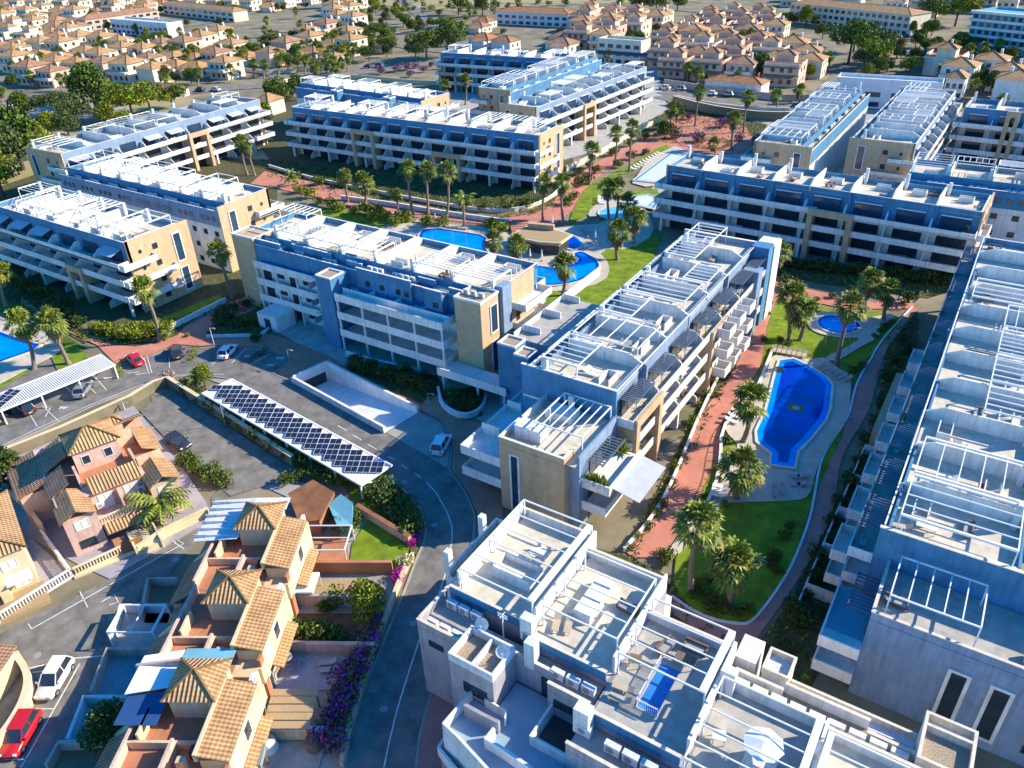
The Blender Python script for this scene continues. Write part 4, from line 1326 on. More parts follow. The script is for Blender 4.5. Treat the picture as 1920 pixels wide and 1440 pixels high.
for k in (1, 2, 3):
    for y in (100, 104.5, 109):
        m = MB()
        z = FL * k
        m.box(-30.9, -28.8, y, y + .16, z - .5, z + .9); m.box(-28.96, -28.8, y + .16, y + 2.6, z - .5, z + .9); m.box(-30.9, -28.96, y + .16, y + 2.6, z - .45, z - .2); m.box(-30.9, -28.8, y + 2.6, y + 2.76, z - .5, z + .9)
        g_.put('corner_balcony', 'white', m)

# ---- block J: lower near end with a big blind wall
j_ = Own(BL['J'][0])
j_.box('end_section', 'greyblue2', -.6, 22, 56.0, 63.4, 0, 9.9)
j_.box('roof_deck', 'deck_g', -.4, 22, 56.2, 63.3, 9.902, 9.95)
m = MB(); m.box(-.6, 22, 56.0, 56.2, 9.96, 10.85); m.box(-.6, -.4, 56.2, 63.3, 9.96, 10.85)
j_.put('roof_parapet', 'greyblue2', m)
m = MB(); m.box(-.65, 22, 55.96, 56.26, 10.85, 10.93); m.box(-.65, -.35, 56.26, 63.3, 10.85, 10.93)
j_.put('coping', 'cream', m)
j_.box('upper_end_wall', 'greyblue', -2.0, 22, 63.42, 63.7, 0, 14.25)
j_.box('coping', 'cream', -2.05, 22, 63.36, 63.76, 14.25, 14.33)
j_.perg(.4, 7.4, 57.2, 62.6, 9.96, 2.5, 5, 'y', '')
for z in (6.6, 3.3):
    m = MB()
    m.box(-4.1, -.6, 54.3, 54.46, z - .4, z + .95); m.box(-4.1, -3.94, 54.46, 62.5, z - .4, z + .95); m.box(-3.94, -.6, 54.46, 62.5, z - .35, z - .02)
    j_.put('corner_balcony', 'white', m)
    j_.win(4.5, 2.4, -.66, 59.5, z + .05, -math.pi / 2, 'd')
j_.box('terrace_floor', 'turq', -3.93, -.61, 56.4, 62.4, 6.6, 6.63)
m = MB()
for i in range(10): m.box(-2.6, -.62, 57.3 + i * .5, 57.5 + i * .5, 9.3, 9.38)
m.box(-2.7, -2.6, 57.1, 62.1, 9.25, 9.42)
j_.put('louvre_canopy', 'louvre', m)
for X in (6.2, 9.4):
    m = MB(); m.box(X, X + .3, 55.8, 56.02, 1.2, 8.0); m.box(X + 1.5, X + 1.8, 55.8, 56.02, 1.2, 8.0); m.box(X + .3, X + 1.5, 55.8, 56.02, 7.7, 8.0); m.box(X + .3, X + 1.5, 55.8, 56.02, 1.2, 1.5)
    j_.put('window_surround', 'white', m)
    j_.win(1.2, 6.2, X + .9, 55.92, 1.5, 0, 'd')
for z in (1.6, 4.6, 7.4):
    j_.win(2.0, .9, 14.2, 55.92, z, 0, 'd')
for x in (11.2, 12.6): j_.ac(x, 58.0, 9.95, math.pi / 2)
# stone flanks of the garden side
j_.box('stone_panel', 'stone', -7.2, -4.6, 96, 113, 0, 3.4)
j_.box('garden_wall', 'white_b', -7.6, -7.42, 62.6, 95.9, 0, 1.1)
for i in range(7):
    y = 66 + i * 7.2
    for z in (3.3, 6.6):
        m = MB(); m.box(-5.9, -5.74, y, y + 4.6, z - .4, z + .9); m.box(-5.74, -4.3, y, y + .16, z - .4, z + .9); m.box(-5.74, -4.3, y + 4.44, y + 4.6, z - .4, z + .9); m.box(-5.74, -4.3, y + .16, y + 4.44, z - .35, z - .1)
        j_.put('corner_balcony', 'white', m)
    j_.box('garden_divider', 'white_b', -7.4, -4.25, y, y + .2, 0, 1.7)

# ---- block E: the roof terraces in the foreground
E_ = thing('apartment_block', 'near apartment block whose furnished roof terraces and pergolas fill the bottom centre', 'apartment block', (-34, 34, 0))
e = Own(E_)
BL['E'] = (E_, [], 9.9)
DK = 9.9
units = [(-34.3, -25.75, 39.3, 52.2), (-25.55, -17.5, 38.2, 50.4), (-17.3, -9.5, 34.4, 46.2), (-9.3, -1.2, 31.5, 42.9), (-1.0, 7, 31.0, 42.6), (7.2, 15, 31, 42)]
for i, (x0, x1, y0, y1) in enumerate(units):
    e.box('lower_wall', 'mauve', x0 + .02, x1 + .16, y0 + .02, y1 - .02, 0, DK - .002)
    e.box('roof_deck', 'deck' if i not in (2, 3) else 'deck_g', x0 + .2, x1 - .05, y0 + .2, y1 - .2, DK, DK + .05)
    e.box('party_wall', 'white', x1 - .04, x1 + .2, y0 + 1.2, y1 - .2, DK, DK + 1.9)
    m = MB(); m.box(x0, x1 - .05, y1 - .2, y1, DK, DK + 1.1)
    e.put('roof_parapet', 'white_b', m)
    e.box('coping', 'cream', x0 - .02, x1, y1 - .25, y1 + .05, DK + 1.1, DK + 1.17)
    m = MB(); m.box(x0, x1 - .05, y0, y0 + .2, DK, DK + 1.1)
    e.put('roof_parapet', 'greyblue', m)
    e.box('coping', 'cream', x0 - .02, x1, y0 - .05, y0 + .25, DK + 1.1, DK + 1.17)
    # garden front below the terraces
    e.box('front_terrace', 'white', x0, x1, y1, y1 + 2.2, 0, DK - 3.3)
e.box('party_wall', 'white', -34.3, -34.06, 40.6, 51.9, DK + .06, DK + 1.9)
m = MB(); m.box(-36.2, -34.32, 41.5, 50.0, 0, 9.3)
e.put('side_wing', 'white_b', m)
e.box('side_terrace_floor', 'gravel', -36.0, -34.34, 41.7, 49.8, 9.301, 9.34)
m = MB(); m.box(-36.2, -36.0, 41.5, 50.0, 9.35, 10.3); m.box(-36.0, -34.32, 49.8, 50.0, 9.35, 10.3)
e.put('roof_parapet', 'white', m)
for y in (47.6, 41.8): e.box('chimney', 'white_b', -36.8, -36.21, y, y + .7, 0, 12.0)
# rear service ledges with condensers
led = [(-35.0, -30.2, 35.2, 39.28), (-30.2, -21.5, 36.6, 38.18), (-21.5, -17.6, 35.5, 38.18), (-17.6, -9.6, 31.6, 34.38)]
for x0, x1, y0, y1 in led:
    e.box('service_wing', 'mauve', x0, x1 - .02, y0, y1, 0, 9.2)
    e.box('service_ledge', 'deck_g', x0 + .2, x1 - .04, y0 + .2, y1 - .02, 9.201, 9.24)
    e.box('ledge_parapet', 'mauve', x0, x1 - .02, y0, y0 + .2, 9.25, 10.1)
    e.box('coping', 'cream', x0 - .03, x1, y0 - .05, y0 + .26, 10.1, 10.17)
e.box('ledge_parapet', 'mauve', -35.0, -34.8, 35.4, 39.2, 9.25, 10.1)
e.box('coping', 'cream', -35.05, -34.75, 35.4, 41.4, 10.1, 10.17)
for i in range(3): e.ac(-33.4 + i * 1.35, 38.5, 9.24, 0, 1.25)
for i in range(3): e.ac(-33.7 + i * 1.35, 35.9, 9.24, 0, 1.1)
e.ac(-24.2, 37.4, 9.24, .1, 1.3)
for i in range(3): e.ac(-21.3 + i * 1.45, 36.9, 9.24, 0, 1.3)
e.ac(-17.0, 33.5, 9.24, 0, 1.4)
for i in range(3): e.ac(-14.4 + i * 1.5, 33.2, 9.24, 0, 1.4)
e.box('chimney', 'white_b', -25.9, -24.7, 38.3, 39.2, DK + .06, 12.6)
e.box('chimney', 'white_b', -24.4, -23.4, 36.53, 37.4, 9.19, 12.2)
e.box('chimney', 'white_b', -17.9, -16.6, 33.3, 34.34, 9.19, 12.0)
e.box('chimney', 'white_b', -9.4, -8.2, 42.0, 42.85, DK + .06, 12.6)
e.box('chimney', 'white_b', -1.6, -.4, 39.0, 40.2, DK + .06, 12.2)
# gravel topped stair tower with two satellite dishes
e.box('stair_tower', 'mauve', -29.8, -25.3, 33.1, 36.55, 0, 10.2)
e.box('tower_roof', 'gravel', -29.6, -27.6, 33.3, 36.4, 10.201, 10.25)
e.box('tower_roof', 'gravel', -27.35, -25.5, 33.3, 36.4, 10.201, 10.25)
e.ring('tower_parapet', 'white_b', -29.82, -25.28, 33.08, 36.56, 10.2, 11.1, .22)
e.box('tower_parapet', 'white_b', -27.58, -27.36, 33.3, 36.34, 10.2, 11.0)
# rear terraces in shade
OUT = [(-27.7, 33.04), (-27.9, 29.2), (-26.2, 28.9), (-22.6, 27.9), (-15, 25.0), (-8, 22.0), (-8, 33.04)]
m = MB().prism(OUT, 0, 6.58)
e.put('rear_terrace', 'white', m)
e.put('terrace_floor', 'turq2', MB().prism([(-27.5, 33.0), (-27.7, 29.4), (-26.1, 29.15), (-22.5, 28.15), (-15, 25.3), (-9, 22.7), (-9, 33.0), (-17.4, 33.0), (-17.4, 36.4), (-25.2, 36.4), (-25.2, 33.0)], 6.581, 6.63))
m = MB(); strip(m, [(-27.6, 33.0), (-27.8, 29.3), (-26.1, 29.0), (-22.6, 28.0), (-15, 25.1), (-8, 22.1)], .24, 7.65, h=1.3)
e.put('terrace_wall', 'white', m)
m = MB(); strip(m, [(-27.2, 31.5), (-25.3, 31.5), (-23.8, 31.6)], .3, 8.0, h=1.4)
e.put('terrace_wall', 'mauve', m)
m = MB(); strip(m, [(-23.9, 31.0), (-24.0, 29.9), (-22.6, 29.9), (-18.6, 29.6), (-14, 28.0)], .26, 7.9, h=1.3)
e.put('terrace_wall', 'white', m)
m = MB(); strip(m, [(-26.2, 33.02), (-24.0, 32.95), (-23.7, 32.3)], .14, 7.7, h=1.1)
e.put('terrace_wall', 'white', m)
m = MB(); m.box(-21.1, -20.9, 31.9, 35.4, 6.65, 7.9); m.box(-20.9, -17.62, 31.9, 32.1, 6.65, 7.9)
e.put('terrace_wall', 'white', m)
e.box('stair_well', 'metal_d', -20.8, -17.7, 32.2, 35.3, 6.65, 6.68)
m = MB(); strip(m, [(-28.6, 31.0), (-28.4, 29.0), (-26.0, 28.2), (-22.0, 26.6), (-16, 24.0)], .24, 4.4, h=1.3)
e.put('terrace_wall', 'white', m)
e.put('lower_terrace', 'mauve', MB().prism([(-28.5, 33), (-28.4, 29.1), (-26.0, 28.3), (-22.0, 26.7), (-16, 24.1), (-16, 33)], 0, 3.2))
e.win(1.0, 2.3, -22.2, 36.54, 6.65, 0, 'd'); e.win(2.6, .9, -19.6, 35.44, 7.6, 0, 'd'); e.win(1.6, .7, -33.0, 35.14, 7.4, 0, 'd'); e.win(2.4, 1.2, -27.2, 33.04, 7.2, 0, 'd')
# pergolas
e.perg(-33.7, -25.9, 40.4, 51.6, DK + .05, 2.65, 5, 'x', 'e')
e.perg(-24.9, -17.75, 40.6, 48.4, DK + .05, 2.6, 4, 'x', '')
e.perg(-17.0, -9.7, 39.4, 46.2, DK + .05, 2.65, 4, 'x', 'e')
e.perg(-9.0, -1.4, 33.6, 41.6, DK + .05, 2.6, 5, 'x', 'e')
e.perg(-.8, 6.8, 33.6, 41.0, DK + .05, 2.6, 5, 'x', 'w')
# big white stair heads and rails
e.ring('stair_head', 'white', -32.2, -27.9, 43.2, 45.6, DK + .06, DK + 1.25, .16)
e.box('stair_head_roof', 'cream', -32.02, -28.06, 43.38, 45.42, DK + .5, DK + .56)
e.box('stair_head', 'white', -23.1, -21.4, 42.7, 47.6, DK + .06, DK + 1.0)
e.box('stair_opening', 'cloth_blue', -14.3, -12.7, 37.4, 42.2, DK + .06, DK + .09)
e.put('stair_rail', 'metal_w', MB().rail([(-14.4, 42.2), (-14.4, 37.3), (-12.6, 37.3)], DK + .06, 1.0, .16))
e.put('stair_rail', 'metal_w', MB().rail([(-5.6, 38.2), (-5.6, 35.4), (-3.8, 35.4)], DK + .06, 1.0, .16))
e.box('stair_head', 'white', -5.5, -3.4, 35.5, 38.4, DK + .06, DK + 1.0)
# garden side service roofs
e.box('garden_wing', 'mauve', -8.8, 8.5, 43.0, 45.6, 0, 9.0)
e.box('service_ledge', 'gravel', -8.6, 8.3, 43.2, 45.4, 9.001, 9.04)
for a, b, y in ((-8.8, -4.9, 44.7), (-4.9, 1.6, 45.4), (1.6, 5.0, 44.3)):
    e.box('ledge_parapet', 'white_b', a, b - .02, y, y + .22, 9.05, 10.1)
    e.box('coping', 'cream', a - .02, b, y - .04, y + .26, 10.1, 10.17)
e.box('garden_wing', 'white_b', -4.8, 4.9, 45.8, 47.4, 0, 8.0)
e.box('coping', 'cream', -4.85, 4.95, 47.2, 47.45, 8.0, 8.6)
for i in range(9): e.ac(-8.0 + i * 1.5, 43.9, 9.04, math.pi, 1.35)
e.box('plant_tower', 'white_b', 5.05, 8.5, 43.4, 47.8, 0, 10.4)
e.box('tower_roof', 'gravel', 5.25, 8.3, 43.6, 46.4, 10.401, 10.44)
e.ring('tower_parapet', 'cream', 5.0, 8.55, 43.35, 47.85, 10.4, 11.1, .24)
e.box('tower_parapet', 'cream', 5.24, 8.31, 46.5, 46.74, 10.4, 11.1)
e.box('planter_tower', 'white_b', -7.0, -4.85, 46.0, 48.4, 0, 9.6)
e.ring('tower_parapet', 'cream', -7.05, -4.8, 45.95, 48.45, 9.6, 10.2, .22)
e.box('tower_parapet', 'white', -9.4, -7.6, 46.3, 49.0, 0, 9.8)


def dish(parent, x, y, z, r, rz, label=None):
    m = MB()
    n = 14
    for ring in range(3):
        for i in range(n):
            a0, a1 = 2 * math.pi * i / n, 2 * math.pi * (i + 1) / n
            r0, r1 = r * ring / 3, r * (ring + 1) / 3
            pts = [(r0 * math.cos(a0), r0 * math.sin(a0), r0 * r0 * .35), (r1 * math.cos(a0), r1 * math.sin(a0), r1 * r1 * .35), (r1 * math.cos(a1), r1 * math.sin(a1), r1 * r1 * .35), (r0 * math.cos(a1), r0 * math.sin(a1), r0 * r0 * .35)]
            if ring == 0: pts = [pts[0], pts[1], pts[2]]
            m.face(pts)
    m.bar((0, -r * .9, r * .3), (0, -.05, r * .95), .02)
    m.box(-.07, .07, -.12, .03, r * .9, r * 1.05)
    R = Matrix.Rotation(rz, 4, 'Z') @ Matrix.Rotation(math.radians(62), 4, 'X')
    m.v = [tuple(R @ Vector(v) + Vector((0, 0, 1.3))) for v in m.v]
    m.bar((0, 0, 0), (0, 0, 1.35), .04)
    o = m.build('satellite_dish', 'white', None, (x, y, z))
    return tag(o, label, 'satellite dish')


dish(None, -28.9, 36.9, 10.1, .62, math.radians(20), 'white satellite dish left of the mast above the gravel stair tower')
dish(None, -25.6, 35.2, 10.4, .62, math.radians(25), 'white satellite dish right of the mast above the gravel stair tower')
m = MB().bar((0, 0, 0), (0, 0, 3.4), .04)
for z in (2.9, 3.1, 3.3): m.bar((-.5, 0, z), (.5, 0, z), .02)
m.bar((0, -.4, 3.2), (0, .4, 3.2), .02)
tag(m.build('antenna_mast', 'metal_w', None, (-27.4, 37.9, 9.2)), 'thin white antenna mast standing between the two satellite dishes', 'antenna')

# ================================================================== PLANTS
def proj(p):
    d = Vector(p) - Vector((0, 0, CH))
    w = d.dot(CF)
    return 960 + FPX * d.dot(CX) / w, 720 - FPX * d.dot(CU) / w


def tall(base, top):
    """height above the ground point seen at base whose image is nearest to top"""
    g = at(*base)
    best = (1e9, 5)
    for i in range(10, 240):
        z = i * .1
        q = proj((g.x, g.y, z))
        best = min(best, (math.hypot(q[0] - top[0], q[1] - top[1]), z))
    return g, best[1]


def fan_leaf(m, c, az, el, pet, rad, mi, R, segs=9, droop=.35):
    """costapalmate leaf: stalk and pleated fan with drooping tips"""
    d = Vector((math.cos(az) * math.cos(el), math.sin(az) * math.cos(el), math.sin(el)))
    s = Vector((-math.sin(az), math.cos(az), 0))
    u = s.cross(d) * -1
    if u.z < 0: u = -u
    h = c + d * pet
    m.face([c + s * .03, c - s * .03, h - s * .02, h + s * .02], mi)
    for i in range(segs):
        t0 = math.radians(-105 + 210 * i / segs)
        t1 = math.radians(-105 + 210 * (i + .8) / segs)
        tm = (t0 + t1) / 2
        rr = rad * (1 - .25 * abs(tm) / 1.8) * R.uniform(.85, 1.05)
        a = h + (d * math.cos(t0) + s * math.sin(t0)) * rr * .62 + u * .05 * (i % 2)
        b = h + (d * math.cos(t1) + s * math.sin(t1)) * rr * .62 + u * .05 * ((i + 1) % 2)
        e = h + (d * math.cos(tm) + s * math.sin(tm)) * rr * 1.05 - Vector((0, 0, droop * rr * R.uniform(.5, 1.2)))
        m.face([h, a, b], mi)
        m.face([a, e, b], mi)


def palm_meshes(seed):
    R = random.Random(seed)
    tr = MB()
    n = 10
    H = 10.0
    lx, ly = R.uniform(-.5, .5), R.uniform(-.5, .5)
    rings = 12
    for k in range(rings + 1):
        t = k / rings
        r = .24 * (1 - .45 * t) + (.14 if k == 0 else 0) + (.02 if k % 2 else 0)
        for i in range(8):
            a = 2 * math.pi * i / 8
            tr.v.append((lx * t * (1 - t) * 2 + r * math.cos(a), ly * t * (1 - t) * 2 + r * math.sin(a), H * t))
    for k in range(rings):
        for i in range(8):
            j = (i + 1) % 8
            tr.f.append((k * 8 + i, k * 8 + j, k * 8 + 8 + j, k * 8 + 8 + i)); tr.m.append(0); tr.uv.append(None)
    cr = MB()
    c = Vector((0, 0, 0))
    for i in range(58):
        el = math.radians(R.uniform(-38, 88) if i > 8 else R.uniform(50, 88))
        az = R.uniform(0, 2 * math.pi)
        mi = 0 if el > .5 and R.random() < .75 else (1 if R.random() < .6 else 0)  # upper leaves mostly take the lighter green: sunlit crown top painted in
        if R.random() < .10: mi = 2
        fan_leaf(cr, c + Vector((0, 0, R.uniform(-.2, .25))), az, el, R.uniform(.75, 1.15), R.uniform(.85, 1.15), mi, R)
    sk = MB()
    for i in range(26):
        fan_leaf(sk, c + Vector((0, 0, R.uniform(-.7, -.2))), R.uniform(0, 6.28), math.radians(R.uniform(-78, -42)), R.uniform(.5, .9), R.uniform(.6, .8), 0, R, 6, .5)
    return tr.mesh('trunk', ['trunk'], True), cr.mesh('crown', ['palm_a', 'palm_b', 'palm_y']), sk.mesh('dead_skirt', ['palm_dead'])


PALM = [palm_meshes(s) for s in (1, 2, 3, 4)]


def feather_meshes(seed):
    R = random.Random(seed)
    cr = MB()
    for i in range(20):
        az, el = R.uniform(0, 6.28), R.uniform(.15, 1.3)
        p = Vector((0, 0, 0)); d = Vector((math.cos(az) * math.cos(el), math.sin(az) * math.cos(el), math.sin(el)))
        s = Vector((-math.sin(az), math.cos(az), 0))
        L = R.uniform(1.8, 2.6)
        for k in range(9):
            q = p + d * L / 9
            d = (d - Vector((0, 0, .16))).normalized()
            w = .55 * math.sin(math.pi * (k + 1.2) / 10.5)
            for sg in (-1, 1):
                cr.face([p, q, q + s * sg * w - Vector((0, 0, .18)) + d * .2], 0 if R.random() < .6 else 1)
            p = q
    return cr.mesh('crown', ['palm_a', 'palm_b'])


FEA = [feather_meshes(s) for s in (5, 6)]


def link(name, me, parent, loc=(0, 0, 0), rz=0, sc=(1, 1, 1)):
    o = bpy.data.objects.new(name, me)
    COL.objects.link(o)
    o.parent = parent
    o.location = loc
    o.rotation_euler = (0, 0, rz)
    o.scale = sc
    return o


def palm(base, top, label, group=None, s=1.0, feather=False, k=[0], name='palm_tree'):
    s *= 1.44
    g, h = tall(base, top)
    h = max(2.0, min(13, h - .2))
    q = proj((g.x, g.y, h))
    off = at(top[0], top[1], h)
    lean = (off - Vector((g.x, g.y, h)))
    if lean.length > 2.5: lean = lean.normalized() * 2.5
    k[0] += 1
    T, C, S = PALM[k[0] % 4]
    t = thing(name, label, 'palm tree', (g.x, g.y, 0), 0, group)
    tr = link('trunk', T, t, (0, 0, 0), 0, (s, s, h / 10))
    # lean the trunk with a shear-free tilt
    tr.rotation_euler = (math.atan2(-lean.y, h), math.atan2(lean.x, h), 0)
    cl = (lean.x, lean.y, h)
    rz = k[0] * 1.7
    if feather:
        link('crown', FEA[k[0] % 2], t, cl, rz, (s, s, s))
    else:
        link('crown', C, t, cl, rz, (s, s, s))
        link('dead_skirt', S, t, cl, rz, (s, s, s))
    return t


PL = [
    ((300, 642), (268, 543), 'palm leaning before the tan end wall of the left edge block', 1),
    ((437, 560), (410, 472), 'palm in the gap between the tan tower and the stair windowed block', 1),
    ((464, 328), (452, 268), 'left palm of the close pair beside the far left block', 1),
    ((478, 330), (462, 276), 'right palm of the close pair beside the far left block', .9),
    ((64, 692), (37, 608), 'left of the two palms on the lawn beside the left edge pool', 1.1),
    ((130, 684), (94, 606), 'right of the two palms on the lawn beside the left edge pool', 1.1),
    ((12, 575), (2, 512), 'palm cut by the left edge of the photo above the pool', 1),
    ((653, 380), (646, 330), 'thin palm left of the bushy palm by the lawn roof', .8),
    ((683, 388), (681, 342), 'bushy palm in front of the left portal of the long blue block', 1.15),
    ((748, 402), (744, 367), 'small young palm on the shaded lawn left of the three palms', .6),
    ((775, 403), (765, 318), 'left one of the three palms in front of the long blue block', 1),
    ((803, 403), (800, 321), 'middle one of the three palms in front of the long blue block', 1),
    ((837, 409), (838, 322), 'right one of the three palms in front of the long blue block', 1),
    ((1018, 419), (1020, 345), 'left palm of the pair at the curve of the promenade', 1),
    ((1057, 421), (1054, 345), 'right palm of the pair at the curve of the promenade', 1),
    ((1142, 413), (1139, 352), 'left palm of the pair standing over the turquoise pool', 1),
    ((1153, 415), (1157, 352), 'right palm of the pair standing over the turquoise pool', 1),
    ((1178, 425), (1177, 382), 'dark palm just below the pair over the turquoise pool', 1),
    ((1158, 488), (1159, 437), 'shaggy palm beside the small round pool', 1.15),
    ((1188, 460), (1190, 410), 'shaggy palm in the shade of the right hand block', 1.15),
    ((1053, 556), (1056, 499), 'palm rising in front of the lagoon pool', 1.1),
    ((926, 482), (925, 452), 'short palm left of the pool bar', .95),
    ((972, 502), (968, 462), 'short palm against the wall of the pool bar', 1),
    ((1105, 347), (1110, 281), 'tall palm on the promenade by the corner of the long blue block', 1),
    ((1151, 312), (1155, 250), 'promenade palm second in the row going up the photo', .95),
    ((1180, 322), (1186, 240), 'promenade palm third in the row going up the photo', .95),
    ((1260, 245), (1259, 206), 'palm at the top end of the promenade before the sunlit block', 1),
    ((837, 193), (834, 160), 'palm by the car lane left of the farthest blue block', 1),
    ((872, 197), (872, 150), 'palm directly below the farthest blue block', 1),
    ((1303, 238), (1312, 172), 'left palm of the two that cross the upper road', 1),
    ((1394, 249), (1403, 184), 'right palm of the two that cross the upper road', 1),
    ((1372, 283), (1377, 224), 'palm in front of the round hedge', 1.1),
    ((1340, 290), (1338, 270), 'short palm beside the round hedge', .8),
    ((1831, 294), (1843, 244), 'palm before the balconies of the upper right edge block', 1),
    ((1447, 531), (1460, 473), 'palm beside the tall tan portal of the right courtyard block', 1),
    ((1480, 645), (1488, 556), 'left palm of the clump beside the small oval pool', 1.1),
    ((1498, 640), (1505, 583), 'right palm of the clump beside the small oval pool', 1.1),
    ((1568, 686), (1596, 575), 'tall palm whose trunk crosses the small oval pool', 1.05),
    ((1620, 588), (1634, 528), 'left palm of the pair above the small oval pool', 1),
    ((1657, 605), (1667, 546), 'right palm of the pair above the small oval pool', 1),
    ((1391, 832), (1406, 752), 'palm leaning over the brick walk left of the large pool', 1.1),
    ((1381, 938), (1391, 878), 'palm at the near left corner of the large pool terrace', 1.2),
    ((1296, 1112), (1310, 985), 'big palm nearest the brick walk on the shaded lawn', 1.1),
    ((1369, 1136), (1379, 1058), 'lower palm alone at the tip of the shaded lawn', 1.15),
    ((309, 640), (309, 620), 'tiny palm by the wall below the leaning palm', .5),
]
for b, tp, lab, s in PL:
    palm(b, tp, lab, None, s)
palm((872, 430), (869, 374), 'feathery coconut style palm on the sunny lawn by the lagoon', None, 1.0, True)
palm((368, 731), (371, 710), 'low feathery palm at the corner of the solar carport', None, .6, True)
palm((305, 985), (302, 945), 'spiky palm in the garden of the big pink house', None, 1.3, True)
palm((560, 345), (523, 342), 'banana like plant beside the sunken lawn roof', None, .9, True)


def cloud(m, c, r, n, size, R, mats, flat=1.0):
    """leaf-sized faces spread through an ellipsoid, denser towards its skin"""
    for _ in range(n):
        while True:
            v = Vector((R.uniform(-1, 1), R.uniform(-1, 1), R.uniform(-1, 1)))
            if .35 < v.length < 1: break
        k = v.length
        v = v / k * (k ** .45)
        p = Vector(c) + Vector((v.x * r[0], v.y * r[1], v.z * r[2]))
        a = Vector((R.gauss(0, 1), R.gauss(0, 1), R.gauss(0, 1))).normalized()
        b = a.cross(Vector((R.gauss(0, 1), R.gauss(0, 1), R.gauss(0, 1)))).normalized()
        s = size * R.uniform(.6, 1.3)
        m.face([p - a * s, p + b * s * .6, p + a * s, p - b * s * .6], R.choice(mats))


def tree_mesh(seed, kind):
    R = random.Random(seed)
    m = MB()
    if kind == 'pine':
        for i in range(15):
            a, d = R.uniform(0, 6.28), R.uniform(.0, 1) ** .5 * 2.9
            cloud(m, (math.cos(a) * d, math.sin(a) * d, 4.0 + R.uniform(-.7, 1.1) - d * .2), (1.45, 1.45, 1.0), 230, .19, R, [0, 0, 1] if i % 3 else [1, 1, 0])
    elif kind == 'round':
        for i in range(14):
            a, e, d = R.uniform(0, 6.28), R.uniform(-.4, 1.5), R.uniform(.9, 1.7)
            cloud(m, (math.cos(a) * math.cos(e) * d, math.sin(a) * math.cos(e) * d, 2.8 + math.sin(e) * d), (1.2, 1.2, 1.05), 230, .18, R, [0, 0, 1] if i % 3 else [1, 1, 0])
    elif kind == 'shrub':
        for i in range(6):
            a, d = R.uniform(0, 6.28), R.uniform(0, .55)
            cloud(m, (math.cos(a) * d, math.sin(a) * d, .55 + R.uniform(-.1, .3)), (.5, .5, .42), 60, .12, R, [0, 0, 1] if i % 2 else [1, 0])
    elif kind == 'cypress':
        for i in range(9):
            cloud(m, (R.uniform(-.15, .15), R.uniform(-.15, .15), .6 + i * .6), (.62 - i * .05, .62 - i * .05, .5), 80, .13, R, [0, 1])
    return m


TM = {}


def tree(px, py, kind, mats, s, label, group=None, z=0, pos=None, sc=None, name=None):
    key = (kind, mats, random.Random(int(px * 7 + py)).randint(0, 2))
    if key not in TM:
        mm = tree_mesh(hash(kind) % 7 + key[2] * 11 if False else {'pine': 1, 'round': 2, 'shrub': 3, 'cypress': 4}[kind] + key[2] * 11, kind)
        tr = MB()
        if kind in ('pine', 'round'):
            hh = 3.9 if kind == 'pine' else 2.4
            tr.bar((0, 0, 0), (.1, .05, hh), .2, 0, .1, 7)
            for q in range(5):
                a = q * 1.3
                tr.bar((.08, .04, hh * .75), (math.cos(a) * 1.5, math.sin(a) * 1.5, hh + .6), .07, 0, .03, 5)
        TM[key] = (mm.mesh('foliage', list(mats)), tr.mesh('trunk', ['bark']) if tr.v else None)
    c, tm = TM[key]
    p = at(px, py, 0) if pos is None else Vector(pos)
    nm = name or {'pine': 'pine_tree', 'round': 'broadleaf_tree', 'shrub': 'shrub', 'cypress': 'cypress'}[kind]
    rz = (px * 13 + py * 7) % 6.28
    sc = sc or (s, s, s)
    if tm:
        t = thing(nm, label, 'tree', (p.x, p.y, z), rz, group)
        link('crown', c, t, (0, 0, 0), 0, sc)
        link('trunk', tm, t, (0, 0, 0), 0, sc)
    else:
        t = bpy.data.objects.new(nm, c)
        COL.objects.link(t)
        t.location = (p.x, p.y, z)
        t.rotation_euler = (0, 0, rz)
        t.scale = sc
        tag(t, label, 'shrub' if kind == 'shrub' else 'tree', group)
    return t


